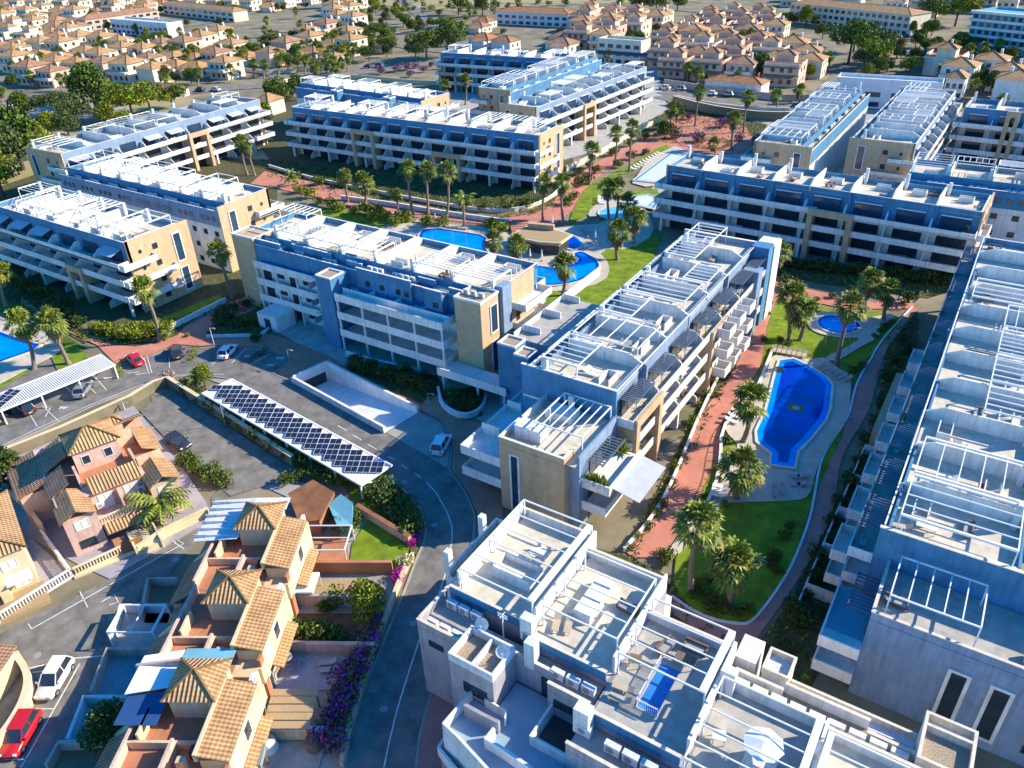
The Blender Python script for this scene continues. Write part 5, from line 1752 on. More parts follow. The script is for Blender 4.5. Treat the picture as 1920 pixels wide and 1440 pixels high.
GR, DK_, YL, GY = ('leaf_a', 'leaf_b'), ('leaf_b', 'leaf_b'), ('leaf_y', 'leaf_a'), ('leaf_g', 'leaf_b')
TR = [
    (12, 345, 'round', GY, 2.2, 'large round grey green tree at the left edge above the first block'), (45, 320, 'round', GR, 1.9, 'tree behind the large grey green one at the left edge'), (8, 372, 'round', YL, 1.4, 'bright low tree at the left edge under the large round one'),
    (50, 228, 'round', GR, 1.1, 'lone round tree on the grass beside the white wall'), (118, 232, 'pine', GY, 1.1, 'wide grey green pine left of the yellow green grove'), (150, 238, 'pine', GY, .9, 'second grey green pine behind the first block roofs'),
    (185, 215, 'round', GR, 1.9, 'tall dark tree behind the yellow green grove'), (160, 200, 'pine', DK_, 1.1, 'dark pine at the back of the grove'), (215, 228, 'pine', YL, 1.1, 'leftmost yellow green pine of the grove'), (250, 222, 'pine', YL, 1.3, 'tallest yellow green pine of the grove'),
    (285, 215, 'pine', YL, 1.1, 'yellow green pine right of the tallest one'), (325, 205, 'pine', GR, .9, 'small green pine at the right end of the grove'), (205, 240, 'round', YL, .9, 'low yellow bush tree in front of the grove'), (240, 248, 'round', YL, .8, 'second low yellow bush tree in front of the grove'),
    (100, 258, 'round', YL, .9, 'yellowish low tree below the grey green pines'), (75, 300, 'round', YL, 1.3, 'yellow green tree above the tan corner of the far left block'), (130, 255, 'round', GY, .9, 'dull green low tree below the grove'),
    (800, 112, 'pine', GR, 1.5, 'left umbrella pine of the two before the farthest blue block'), (840, 108, 'pine', GR, 1.7, 'right umbrella pine of the two before the farthest blue block'), (780, 118, 'pine', DK_, 1.1, 'smaller umbrella pine beside the parked cars'),
    (1590, 120, 'pine', GR, 1.9, 'big dark pine above the white roof of the upper right block'), (1625, 128, 'pine', YL, 1.5, 'sunlit yellow green pine above the upper right block'), (1600, 98, 'round', GR, 1.6, 'tree at the back of the upper right pine clump'), (1650, 118, 'round', DK_, 1.4, 'dark tree at the right of the upper right pine clump'),
    (1790, 50, 'pine', YL, 1.8, 'yellow green pine near the turquoise glass building'), (1750, 52, 'pine', GR, 1.6, 'green pine left of the turquoise glass building'), (860, 28, 'round', GR, 1.8, 'tree at the bend of the far road'), (925, 28, 'cypress', DK_, 2.2, 'tall dark cypress by the far road'), (905, 30, 'round', GR, 1.6, 'tree beside the tall cypress'),
    (1200, 30, 'pine', DK_, 1.8, 'dark pine on the edge of the far dry field'), (1510, 52, 'round', YL, 1.3, 'yellow green tree left of the long tiled building'), (1230, 28, 'pine', GR, 1.5, 'pine beside the dark one on the far dry field'),
    (560, 190, 'round', GR, 1.0, 'tree at the back corner of the long blue block'), (525, 205, 'round', GR, 1.2, 'tree between the far left block and the long blue block'), (498, 235, 'round', YL, .8, 'yellowish tree beside the end of the far left block'),
    (694, 1160, 'round', YL, .62, 'bright green lemon tree beside the curved road'), (218, 1392, 'round', GR, .5, 'dark tree in the blue floored front yard'), (20, 925, 'round', DK_, .7, 'dark tree between the two pink houses at left'), (385, 725, 'round', YL, .4, 'yellow green bush at the upper corner of the carport'),
    (760, 20, 'cypress', DK_, 2.0, 'cypress by the far road bend'), (795, 25, 'cypress', DK_, 2.0, 'second cypress by the far road bend'), (1800, 12, 'round', GR, 1.8, 'tree beside the turquoise building roof'), (610, 15, 'round', GR, 1.8, 'tree at the top edge left of the far road'), (1270, 20, 'round', GR, 1.4, 'tree on the far dry field above the tiled rows'), (650, 190, 'round', GR, .7, 'low tree by the curved sandy wall'),
    (1245, 262, 'round', GR, .7, 'tree beside the top end palm of the promenade'), (1268, 232, 'round', GR, .8, 'tree under the upper road wall'), (1425, 150, 'round', GR, 1.2, 'tree behind the tiled roof by the upper road'),
]
for px, py, kind, mats, s, lab in TR:
    tree(px, py, kind, mats, s * (1.9 if py > 180 and px < 600 and s < 2 else 1.6), lab)

# shrubs: rows of single plants along the walks and beds
SHG = [
    ('low green shrub in the beds along the palm walk', 'shrubs beside the palm walk', [(1440, 590), (1432, 640), (1330, 700), (1345, 745), (1290, 800), (1278, 860), (1262, 905), (1240, 950), (1215, 990), (1180, 1030), (1250, 1050), (1245, 1060), (1330, 1090), (1450, 660), (1462, 700), (1430, 735), (1395, 785), (1360, 830), (1360, 860), (1348, 905), (1322, 935), (1300, 960)], GR, .5),
    ('yellow green shrub in the beds along the palm walk', 'yellow shrubs beside the palm walk', [(1310, 760), (1300, 790), (1270, 880), (1255, 920), (1228, 965), (1195, 1010), (1340, 720), (1325, 740), (1355, 690), (1312, 1000), (1268, 870), (1345, 885), (1360, 950), (1240, 1040)], YL, .5),
    ('dark clipped shrub under the right courtyard block', 'shrubs under the right courtyard block', [(x, y) for x, y in zip(range(1390, 1800, 20), [492 + i * 2.2 for i in range(21)])] + [(1470, 540), (1490, 545), (1600, 555), (1700, 570)], DK_, 1.2),
    ('green shrub beside the promenade wall', 'shrubs along the promenade', [(560, 335), (600, 347), (640, 352), (700, 363), (740, 372), (870, 392), (905, 396), (950, 395), (985, 390), (1085, 330), (1105, 315), (1150, 292), (1180, 275), (1210, 262), (1240, 255), (1062, 385), (1075, 375), (1090, 350), (1100, 345), (1118, 325), (1210, 290), (1185, 300), (1160, 315)], GR, 1.3),
    ('yellow green shrub between the lawn roof and the lagoon', 'shrubs by the lagoon', [(600, 385), (625, 392), (640, 398), (665, 402), (690, 402), (710, 405), (725, 410), (760, 418), (800, 425), (830, 425), (930, 430), (940, 436), (920, 428), (560, 362), (580, 372), (700, 415), (742, 425)], YL, 1.4),
    ('shrub in the bed under the gallery block', 'shrubs under the gallery block', [(660, 694), (675, 697), (690, 700), (705, 704), (720, 708), (735, 712), (750, 716), (765, 722), (780, 728), (795, 733), (810, 738), (670, 685), (700, 692), (730, 699), (760, 706), (790, 716), (845, 745), (860, 752), (875, 757), (890, 748), (850, 765), (880, 770), (865, 770), (895, 762), (905, 855), (912, 842), (900, 868), (918, 868)], DK_, 1.0),
    ('dark shrub in the triangular bed before the tan tower', 'shrubs in the triangular bed', [(405, 598), (420, 590), (440, 582), (460, 575), (480, 570), (500, 578), (505, 590), (430, 600), (450, 612), (470, 612), (490, 610), (410, 610), (480, 640)], DK_, .9),
    ('bright shrub in the round bed below the left edge block', 'shrubs below the left edge block', [(180, 618), (195, 625), (210, 630), (228, 635), (245, 638), (262, 638), (280, 632), (298, 628), (315, 622), (205, 622), (225, 626), (250, 628), (270, 622), (290, 615)], YL, 1.1),
    ('dark shrub along the walk at the left edge', 'shrubs at the left edge', [(20, 530), (45, 548), (70, 560), (95, 575), (115, 588), (135, 600), (150, 612), (60, 545), (90, 558), (30, 512), (10, 520), (120, 575)], DK_, 1.3),
    ('shrub behind the wall beside the solar carport', 'shrubs along the solar carport', [(345 + i * 13.5, 728 + i * 8.6) for i in range(22)] + [(352 + i * 27, 740 + i * 17) for i in range(10)], GR, 1.0),
    ('green oleander on the bank by the curved road', 'oleanders on the road bank', [(700, 915), (720, 925), (738, 935), (752, 950), (762, 965), (770, 980), (700, 935), (725, 950), (745, 972), (690, 905), (715, 905), (775, 1000)], ('leaf_a', 'leaf_g'), 1.1),
    ('purple bougainvillea hedge clump along the road wall', 'bougainvillea beside the road', [(705, 1185), (695, 1205), (688, 1225), (680, 1245), (672, 1265), (664, 1285), (656, 1305), (650, 1325), (644, 1345), (640, 1365), (634, 1385), (628, 1405), (700, 1160), (660, 1250), (650, 1280), (640, 1310), (625, 1350), (610, 1385)], ('leaf_a', 'bloom_d'), .95),
    ('dark shrub between the footpath and the right edge block', 'shrubs in the bed below the right edge block', [(1690, 640), (1680, 680), (1660, 710), (1650, 760), (1640, 800), (1620, 830), (1610, 870), (1590, 910), (1575, 950), (1560, 985), (1548, 1020), (1530, 1050), (1520, 1085), (1508, 1120), (1490, 1150), (1700, 660), (1670, 760), (1630, 890), (1600, 960), (1570, 1030), (1540, 1090), (1500, 1170), (1470, 1220), (1440, 1255)], DK_, .85),
    ('dark shrub on the tip of the shaded lawn', 'shrubs on the shaded lawn tip', [(1440, 1060), (1450, 1050), (1455, 1075), (1330, 1120), (1345, 1135), (1360, 1150), (1380, 1155), (1400, 1150), (1310, 1105), (1470, 1010), (1480, 990), (1330, 1145), (1300, 1120)], GR, .65),
    ('shrub by the footpath near the small oval pool', 'shrubs near the small oval pool', [(1650, 625), (1660, 618), (1670, 610), (1640, 635), (1600, 700), (1615, 690), (1462, 640), (1475, 650), (1560, 560), (1530, 565)], GR, .6),
    ('flower bush by the low wall beside the upper road', 'bushes along the upper road', [(780, 128), (765, 132), (795, 136), (810, 125), (745, 135), (770, 145), (825, 130), (715, 140), (1310, 268), (1420, 270), (1385, 265), (1265, 260), (1255, 250), (1290, 225), (1355, 240)], ('leaf_a', 'bloom_d'), 1.6),
    ('small garden hedge plant between the terraced gardens', 'garden plants of the terraced houses', [(610, 1145), (625, 1135), (545, 1185), (565, 1190), (590, 1192), (615, 1195), (635, 1200), (650, 1000), (665, 985), (540, 905), (560, 900), (350, 870), (365, 880), (385, 890), (400, 898), (420, 908), (640, 975)], GR, 1.0),
]
for lab, grp, pts, mats, s in SHG:
    ys_ = sorted(p[1] for p in pts)
    for i, (x, y) in enumerate(pts):
        w_ = ('far end', 'middle', 'near end')[sum(y > ys_[int(len(pts) * q)] for q in (.34, .67))] if len(pts) > 12 else ''
        tree(x, y, 'shrub', mats, s * 1.6 * (.8 + .45 * ((i * 37) % 10) / 10), lab + (', ' + w_ if w_ else ''), grp + (', ' + w_ if w_ else ''))
for i, (x, y) in enumerate([(775, 1022), (745, 1090), (750, 1082), (776, 1012)]):
    tree(x, y, 'shrub', ('bloom', 'bloom'), .95, ['magenta bougainvillea at the road bend, upper bush', 'magenta bougainvillea lower down the road bank, left bush', 'magenta bougainvillea lower down the road bank, right bush', 'magenta bougainvillea at the road bend, top of the bush'][i])
tree(315, 717, 'shrub', ('bloom_p', 'leaf_g'), 1.8, 'pale pink flowering bush at the corner of the sandy wall')
tree(722, 925, 'shrub', ('bloom_w', 'leaf_g'), 1.0, 'white flowered bush on the green road bank')
tree(762, 1060, 'shrub', ('bloom_w', 'leaf_y'), 1.3, 'white flowering bush between the magenta ones')
tree(352, 632, 'shrub', YL, .7, 'small clipped yellow tree by the dark parked car')
tree(478, 640, 'shrub', DK_, .9, 'round dark bush beside the blue shaded car park')
tree(1253, 1045, 'shrub', YL, 1.2, 'yellow green mound at the near end of the brick walk')


def hedge(name, label, pts, w, h, mats, cat='hedge', z=0, dens=26):
    R = random.Random(len(label))
    m = MB()
    for a, b in zip(pts, pts[1:]):
        a, b = Vector(a), Vector(b)
        L = (b - a).length
        n = max(1, int(L / (w * .7)))
        for i in range(n + 1):
            p = a.lerp(b, i / n)
            cloud(m, (p.x, p.y, z + h * .5), (w * .62, w * .62, h * .6), int(dens * w * 2), .13, R, [0, 1])
    o = m.build(name, list(mats))
    return tag(o, label, cat)


hedge('hedge', 'round clipped hedge ring in the paved circle by the upper road', [tuple((at(1335, 272) + Vector((math.cos(a) * 5, math.sin(a) * 5, 0)))[:2]) for a in [i * .45 for i in range(15)]], 1.2, 1.0, YL)
hedge('hedge', 'small clipped hedge between the two shaded parking bays', PX([(468, 678), (500, 658)]), 1.0, .8, DK_)
hedge('hedge', 'narrow clipped hedge between the dark car and the white car', PX([(358, 678), (368, 655)]), 1.1, .8, YL)
hedge('hedge', 'strip of grassy hedge beside the slatted carport', PX([(228, 706), (222, 690)]), 1.0, .7, YL)
hedge('hedge', 'curved hedge under the wall of the long blue block', PX([(862, 400), (900, 408), (950, 408), (1000, 400), (1040, 378)]), 1.3, .8, YL)
hedge('hedge', 'thin cypress hedge at the corner garden of the long blue block', PX([(950, 388), (985, 386), (1010, 380), (1035, 368)]), .9, 1.8, GR)
hedge('hedge', 'hedge behind the low wall of the sandy parking lot', PX([(345, 860), (380, 885), (430, 912)]), 1.4, 1.0, GR)
hedge('hedge', 'dark hedge along the curb of the right edge garden', PX([(1405, 1215), (1418, 1245), (1440, 1275)]), 1.2, .9, DK_)


# low ground cover growing in every bed: nobody could count it
gc = MB()
RG = random.Random(3)
for B in BEDS:
    xs = [p[0] for p in B]; ys = [p[1] for p in B]
    n = int(min(2600, (max(xs) - min(xs)) * (max(ys) - min(ys)) * 2.2))
    for _ in range(n):
        x, y = RG.uniform(min(xs), max(xs)), RG.uniform(min(ys), max(ys))
        c_ = False
        j = len(B) - 1
        for i in range(len(B)):
            if (B[i][1] > y) != (B[j][1] > y) and x < (B[j][0] - B[i][0]) * (y - B[i][1]) / (B[j][1] - B[i][1]) + B[i][0]: c_ = not c_
            j = i
        if not c_: continue
        k = RG.choice([0, 0, 1, 1, 2])
        for q in range(3):
            a = RG.uniform(0, 6.28); r = RG.uniform(.15, .45); h = RG.uniform(.1, .5)
            gc.face([(x, y, .06), (x + r * math.cos(a), y + r * math.sin(a), h), (x + r * math.cos(a + 1), y + r * math.sin(a + 1), h * .9)], k)
tag(gc.build('ground_cover', ['leaf_a', 'leaf_b', 'leaf_y']), 'low mixed green ground cover in the planting beds between walks and buildings', 'ground cover', None, 'stuff')

# ================================================================== CARPORTS, LOW WALLS, POOL BAR
def local(x, y, ox, oy, rz):
    c, s = math.cos(rz), math.sin(rz)
    return ox + x * c - y * s, oy + x * s + y * c


def carport(label, ox, oy, rz, L, Wd, h, rows, panel_rng, flatroof=True):
    t = thing('solar_carport', label, 'carport', (ox, oy, 0), rz)
    m = MB()
    m.box(0, L, 0, .25, h - .25, h); m.box(0, L, Wd - .25, Wd, h - .25, h); m.box(0, .2, .25, Wd - .25, h - .25, h); m.box(L - .2, L, .25, Wd - .25, h - .25, h)
    m.build('roof_frame', 'metal_w', t)
    n = int(L / .34)
    s = MB()
    for i in range(1, n):
        x = L * i / n
        s.box(x - .1, x + .1, .25, Wd - .25, h - .16, h - .04)
    s.build('roof_slats', 'metal_w', t)
    k = 1 + int(L / 5)
    for i in range(k):
        x = .3 + (L - .6) * i / (k - 1)
        MB().bar((x, .12, 0), (x, .12, h - .25), .1).build('post', 'metal_w', t)
        MB().bar((x, Wd - .12, 0), (x, .9, h - .3), .06).build('brace', 'metal_w', t)
    pm = MB().box(0, 1.6, 0, .98, 0, .035)
    pm = pm.mesh('solar_panel', ['solar'])
    fr = MB(); fr.box(-.03, 1.63, -.03, 0, -.01, .05); fr.box(-.03, 1.63, .98, 1.01, -.01, .05); fr.box(-.03, 0, 0, .98, -.01, .05); fr.box(1.6, 1.63, 0, .98, -.01, .05)
    fr.box(.79, .81, 0, .98, .036, .04)
    fm = fr.mesh('panel_frame', ['metal_w'])
    a = math.radians(35)
    for r in range(rows):
        bx = panel_rng[0] + (panel_rng[1] - panel_rng[0]) * r / max(1, rows - 1)
        for c in range(3):
            for d in range(2):
                lx, ly = c * 1.66 - 2.5, d * 1.02 - 1.0
                x, y = bx + lx * math.cos(a) - ly * math.sin(a), Wd / 2 + lx * math.sin(a) + ly * math.cos(a)
                if r == 0 and c == 0 and d == 0: continue
                o = link('solar_panel', pm, t, (x, y, h + .12 + d * .1), a)
                o.rotation_euler = (math.radians(6), 0, a)
                link('panel_frame', fm, o)
    return t


carport('long white carport beside the curved road covered with dark solar panels', -95.7, 57.6, math.radians(-6.7), 36.6, 5.4, 2.6, 16, (2.6, 34.3))
carport('white slatted carport at the left edge with solar panels on its near half', -121.2, 22, math.radians(80.5), 34.8, 5.6, 2.6, 6, (5, 19))


def wall(name, label, pts, h, w, m, cap=None, z=0, cat='wall'):
    P = [Vector(p[:2]) for p in pts]
    mb = MB()
    strip(mb, P, w, z + h, h=h)
    t = thing(name, label, cat, (P[0].x, P[0].y, 0))
    mb.v = [(v[0] - P[0].x, v[1] - P[0].y, v[2]) for v in mb.v]
    mb.build('wall_body', m, t)
    if cap:
        c = MB()
        strip(c, P, w + .12, z + h + .07, h=.07)
        c.v = [(v[0] - P[0].x, v[1] - P[0].y, v[2]) for v in c.v]
        c.build('coping', cap, t)
    return t


def balustrade(label, pts, z, h, m, step=.32):
    P = [Vector(p[:2]) for p in pts]
    t = thing('balustrade', label, 'balustrade', (P[0].x, P[0].y, 0))
    mb = MB()
    strip(mb, P, .3, z + h, h=.12)
    strip(mb, P, .3, z + .12, h=.12)
    for a, b in zip(P, P[1:]):
        L = (b - a).length
        n = int(L / step)
        for i in range(n):
            p = a.lerp(b, (i + .5) / n)
            mb.bar((p.x, p.y, z + .1), (p.x, p.y, z + h * .45), .05, 0, .09, 5)
            mb.bar((p.x, p.y, z + h * .45), (p.x, p.y, z + h - .1), .09, 0, .05, 5)
    mb.v = [(v[0] - P[0].x, v[1] - P[0].y, v[2]) for v in mb.v]
    mb.build('railing', m, t)
    return t


wall('boundary_wall', 'sandy wall between the estate road and the sunken townhouse parking court', PX([(-60, 892), (0, 866), (120, 818), (250, 758), (290, 733), (318, 723), (432, 795), (552, 874)]), 1.7, .5, 'earth', 'ochre')
wall('boundary_wall', 'white wall under the lawn behind the left edge block', PX([(305, 628), (360, 600), (425, 568)]), 1.1, .3, 'white', 'white')
wall('boundary_wall', 'white planter wall around the triangular dark bed', PX([(388, 634), (487, 632), (502, 622), (515, 612)]), .7, .25, 'white_b')
wall('boundary_wall', 'curved white wall around the dark bed by the brick plaza', smooth(PX([(822, 735), (828, 768), (870, 790), (905, 775), (912, 750)]), 2, False), 1.0, .3, 'white', 'white')
wall('boundary_wall', 'white wall along the gallery block garden above the ramp', PX([(650, 668), (700, 683), (790, 703)]), 1.0, .25, 'white', 'white')
wall('boundary_wall', 'long pale wall along the garden of the long blue block', smooth(PX([(505, 315), (560, 332), (640, 350), (700, 362), (780, 378), (860, 392), (920, 400), (980, 396), (1020, 382), (1045, 365), (1062, 340)]), 1, False), 1.0, .3, 'cream', 'white')
wall('boundary_wall', 'second pale wall rising with the promenade to the upper road', smooth(PX([(1062, 322), (1110, 300), (1160, 270), (1200, 245), (1235, 232)]), 1, False), 1.6, .3, 'cream', 'cream')
wall('boundary_wall', 'pale retaining wall below the promenade beside the lagoon lawn', smooth(PX([(640, 375), (740, 388), (820, 402), (900, 414), (960, 422)]), 1, False), 1.2, .4, 'white_b', 'white')
wall('boundary_wall', 'curved retaining wall of the upper road with a grassy bank', smooth(PX([(1262, 196), (1320, 212), (1400, 225), (1470, 228), (1500, 225)]), 1, False), 3.0, .6, 'earth', 'cream')
wall('boundary_wall', 'upper low sandy wall beside the parked cars of the upper road', smooth(PX([(1268, 186), (1330, 200), (1400, 208), (1480, 210)]), 1, False), 1.4, .5, 'cream', 'cream')
wall('boundary_wall', 'pink street wall behind the parked cars of the upper road', PX([(1245, 160), (1320, 172), (1400, 182), (1470, 190), (1530, 190)]), 2.4, .4, 'pink')
wall('boundary_wall', 'white wall cutting the far left corner above the estate', PX([(-20, 240), (34, 208)]), 3.0, .6, 'white')
wall('boundary_wall', 'long sandy wall behind the second left hidden block', smooth(PX([(505, 165), (560, 150), (620, 146), (700, 150), (770, 158), (830, 160)]), 1, False), 1.8, .5, 'ochre')
wall('boundary_wall', 'white fence wall along the far left street with gates', PX([(440, 130), (500, 140), (560, 135), (640, 132)]), 1.6, .3, 'cream')
wall('boundary_wall', 'low rail wall left of the brick palm walk', smooth(PX([(1352, 700), (1312, 780), (1276, 870), (1250, 930), (1215, 985), (1170, 1035)]), 1, False), .6, .25, 'white_b', 'white')
wall('boundary_wall', 'wavy white low wall between the brick walk and the large pool', smooth(PX([(1450, 655), (1436, 690), (1418, 735), (1380, 772), (1352, 812), (1350, 870), (1340, 920), (1315, 965), (1280, 1000)]), 1, False), .6, .3, 'cream', 'white')

# curved kerb wall of the stairs and the pool bar
t = thing('pool_bar', 'tan roofed pool bar kiosk with dark shutters by the lagoon', 'kiosk', tuple(at(1005, 470)), 0)
o0 = at(1005, 470)


def lp(px, py, z=3.2):
    q = at(px, py, z)
    return (q.x - o0.x, q.y - o0.y)


roof = [lp(957, 440, 3.4), lp(985, 424, 3.4), (lp(1040, 428, 3.4)), lp(1075, 440, 3.4), lp(1052, 456, 3.4), lp(1010, 453, 3.4), lp(975, 446, 3.4)]
MB().prism(roof, 3.1, 3.4).build('roof', 'ochre', t)
MB().prism(offs(roof, .5), 3.41, 3.45).build('roof_gravel', 'reed', t)
MB().prism(offs(roof, 1.0), 0, 3.1).build('wall', 'stone', t)
MB().prism(offs(roof, .85), .2, 2.2).build('shutter', 'metal_d', t)
c = roof[0]
MB().prism([lp(990, 425, 3.4), lp(1040, 430, 3.4), lp(1038, 433, 3.4), lp(990, 429, 3.4)], 3.4, 4.6).build('parapet', 'stone', t)
# bridge and steps near the bar
st = MB()
for i in range(9):
    a, b = at(955 + i * 1.0, 424 + i * 3.2), at(992 - i * .5, 424 + i * 3.0)
    c2 = at(992 - i * .5, 427 + i * 3.0); d = at(955 + i, 427.4 + i * 3.2)
    st.prism([a[:2], b[:2], c2[:2], d[:2]], 0, 1.6 - i * .17)
tag(st.build('garden_steps', 'brickpath', None), 'brick steps going down from the promenade to the pool bar', 'steps')

# ================================================================== CARS
CARM = {}


def car_mesh(col, kind):
    key = (col, kind)
    if key in CARM: return CARM[key]
    suv = kind == 'suv'
    L = 2.2
    zt = .98 if suv else .88
    roofz = 1.68 if suv else 1.45
    st = [(-L, .72, .34, .70), (-L + .08, .84, .28, zt - .08), (-L + .5, .90, .22, zt), (-.9, .92, .2, zt), (.6, .92, .2, zt), (1.1, .90, .2, zt - .06), (1.8, .86, .24, zt - .18), (L - .06, .78, .3, .66), (L, .66, .36, .58)]
    b = MB()

    def ring(x, w, z0, z1):
        return [(x, -w * .9, z0), (x, -w, z0 + .14), (x, -w, z1 - .16), (x, -w * .88, z1), (x, w * .88, z1), (x, w, z1 - .16), (x, w, z0 + .14), (x, w * .9, z0)]
    for s in st: b.v += ring(*s)
    for k in range(len(st) - 1):
        for i in range(8):
            j = (i + 1) % 8
            b.f.append((k * 8 + j, k * 8 + i, k * 8 + 8 + i, k * 8 + 8 + j)); b.m.append(0); b.uv.append(None)
    b.f.append(tuple(range(8))); b.m.append(0); b.uv.append(None)
    e = len(b.v) - 8
    b.f.append(tuple(range(e + 7, e - 1, -1))); b.m.append(0); b.uv.append(None)
    rear = -2.0 if suv else -1.75
    g = MB()
    lo = [(rear, -.80, zt - .02), (1.15, -.80, zt - .05), (1.15, .80, zt - .05), (rear, .80, zt - .02)]
    hi = [(rear + .35, -.62, roofz - .03), (.35, -.62, roofz - .03), (.35, .62, roofz - .03), (rear + .35, .62, roofz - .03)]
    g.v = lo + hi
    for q in ((0, 1, 5, 4), (1, 2, 6, 5), (2, 3, 7, 6), (3, 0, 4, 7), (4, 5, 6, 7)): g.f.append(q); g.m.append(0); g.uv.append(None)
    r = MB().prism([(rear + .33, -.58), (rear + .45, -.64), (.2, -.64), (.36, -.56), (.36, .56), (.2, .64), (rear + .45, .64), (rear + .33, .58)], roofz - .04, roofz + .02)
    for y in (-1.02, 1.02): r.box(.72, .9, y - .1, y + .1, zt - .02, zt + .13); r.bar((.8, y * .8, zt), (.8, y, zt + .03), .025)
    for y in (-.645, .645):
        r.bar((rear, y * 1.24, zt), (rear + .38, y, roofz - .02), .045)
        r.bar((1.15, y * 1.22, zt - .05), (.33, y, roofz - .02), .035)
        r.bar((-.45, y * 1.22, zt), (-.45, y, roofz - .02), .04)
    w = MB()
    for i in range(14):
        a0, a1 = i * 2 * math.pi / 14, (i + 1) * 2 * math.pi / 14
        P = lambda a, y: (.33 * math.cos(a), y, .33 * math.sin(a))
        w.face([P(a0, -.11), P(a1, -.11), P(a1, .11), P(a0, .11)])
    w.face([(.33 * math.cos(i * .449), -.11, .33 * math.sin(i * .449)) for i in range(14)])
    w.face([(.33 * math.cos(i * .449), .11, .33 * math.sin(i * .449)) for i in range(14)][::-1])
    rim = MB()
    rim.face([(.2 * math.cos(i * .628), -.12, .2 * math.sin(i * .628)) for i in range(10)])
    rim.face([(.2 * math.cos(i * .628), .12, .2 * math.sin(i * .628)) for i in range(10)][::-1])
    hl = MB().box(L - .22, L - .02, -.14, .14, .6, .72)
    tl = MB().box(-L - .01, -L + .2, -.12, .12, .62, .84)
    pl = MB().box(-L - .03, -L + .03, -.26, .26, .5, .62)
    CARM[key] = [b.mesh('body', [col], True), g.mesh('window_glass', ['glass']), r.mesh('roof', [col]), w.mesh('tyre', ['rubber']), rim.mesh('rim', ['rim']), hl.mesh('headlight', ['plate']), tl.mesh('tail_light', ['lamp_red']), pl.mesh('number_plate', ['plate'])]
    for f in (CARM[key][0],):
        f.polygons.foreach_set('use_smooth', [True] * len(f.polygons))
    return CARM[key]


def car(front, rear, col, kind, label, group=None, far=False, z=.075):
    """front, rear: photo pixels of the two ends on the ground"""
    a, b = at(*front), at(*rear)
    c = (a + b) / 2
    rz = math.atan2(a.y - b.y, a.x - b.x)
    sc_ = 1.08
    body, gl, rf, ty, rim, hl, tl, pl = car_mesh(col, kind)
    t = thing('parked_car', label, 'car', (c.x, c.y, z), rz, group)
    t.scale = (sc_, sc_, sc_)
    link('body', body, t); link('window_glass', gl, t); link('roof', rf, t)
    for x in (-1.4, 1.38):
        for y in (-.82, .82):
            wh = link('wheel', ty, t, (x, y, .33))
            if not far: link('rim', rim, wh)
    if not far:
        for y in (-.62, .62):
            link('headlight', hl, t, (0, y, 0)); link('tail_light', tl, t, (0, y, .02))
        link('number_plate', pl, t)
    return t


car((242, 668), (268, 693), 'car_red', 'sedan', 'red car parked beside the slatted carport')
car((327, 650), (338, 682), 'car_dark', 'suv', 'dark car parked left of the narrow yellow hedge')
car((442, 650), (414, 680), 'car_white', 'sedan', 'white car parked in the blue shade at the car park')
car((838, 822), (818, 858), 'car_white', 'suv', 'white car parked alone on the concrete apron by the ramp')
car((84, 1318), (128, 1244), 'car_white', 'suv', 'white car parked on the townhouse street at the lower left')
car((20, 1425), (66, 1345), 'car_red', 'suv', 'red car parked nearest the lower left corner')
car((165, 725), (150, 748), 'car_silver', 'sedan', 'silver car under the slatted carport')
car((38, 758), (62, 782), 'car_dark', 'sedan', 'dark car with red lights under the left carport')
car((350, 845), (322, 825), 'car_dark', 'sedan', 'dark blue car in the sandy townhouse parking court')
car((10, 775), (-5, 800), 'car_dark', 'suv', 'dark car cut by the left edge under the carport')
for i, (x, y, c, lab) in enumerate([(1246, 168, 'car_white', 'white car leftmost on the upper road'), (1275, 170, 'car_silver', 'silver car second from the left on the upper road'), (1332, 179, 'car_white', 'white car in the middle of the upper road'), (1364, 181, 'car_silver', 'silver car rightmost on the upper road'),
                                    (690, 128, 'car_dark', 'dark car on the lane left of the farthest blue block'), (712, 126, 'car_blue', 'blue car on the lane left of the farthest blue block'), (405, 171, 'car_white', 'white car parked behind the far left block'), (376, 172, 'car_dark', 'dark car parked behind the far left block'),
                                    (1668, 82, 'car_white', 'white car on the far street at the upper right'), (1682, 72, 'car_dark', 'dark car on the far street at the upper right'), (1698, 70, 'car_blue', 'blue car on the far street at the upper right'), (350, 2, 'car_white', 'white car in the far car park at the top'), (368, 6, 'car_dark', 'dark car in the far car park at the top'), (390, 8, 'car_silver', 'silver car in the far car park at the top'), (35, 177, 'car_blue', 'blue car on the far street at the left edge')]):
    d = 12
    car((x - d, y - 1), (x + d, y + 1.5), c, ['sedan', 'suv'][i % 2], lab, None, True, .3)


# ================================================================== STREET LAMPS, PARASOLS, LOUNGERS
def lamp(px, py, h, label, col='metal_g'):
    p = at(px, py)
    t = thing('street_lamp', label, 'street lamp', tuple(p))
    MB().cyl(0, 0, 0, h, .07, .045, 8).build('lamp_post', col, t)
    m = MB().bar((0, 0, h - .05), (.8, .2, h + .05), .03)
    m.build('lamp_arm', col, t)
    MB().box(.55, 1.15, .05, .3, h, h + .1).build('lamp_head', 'metal_g', t)


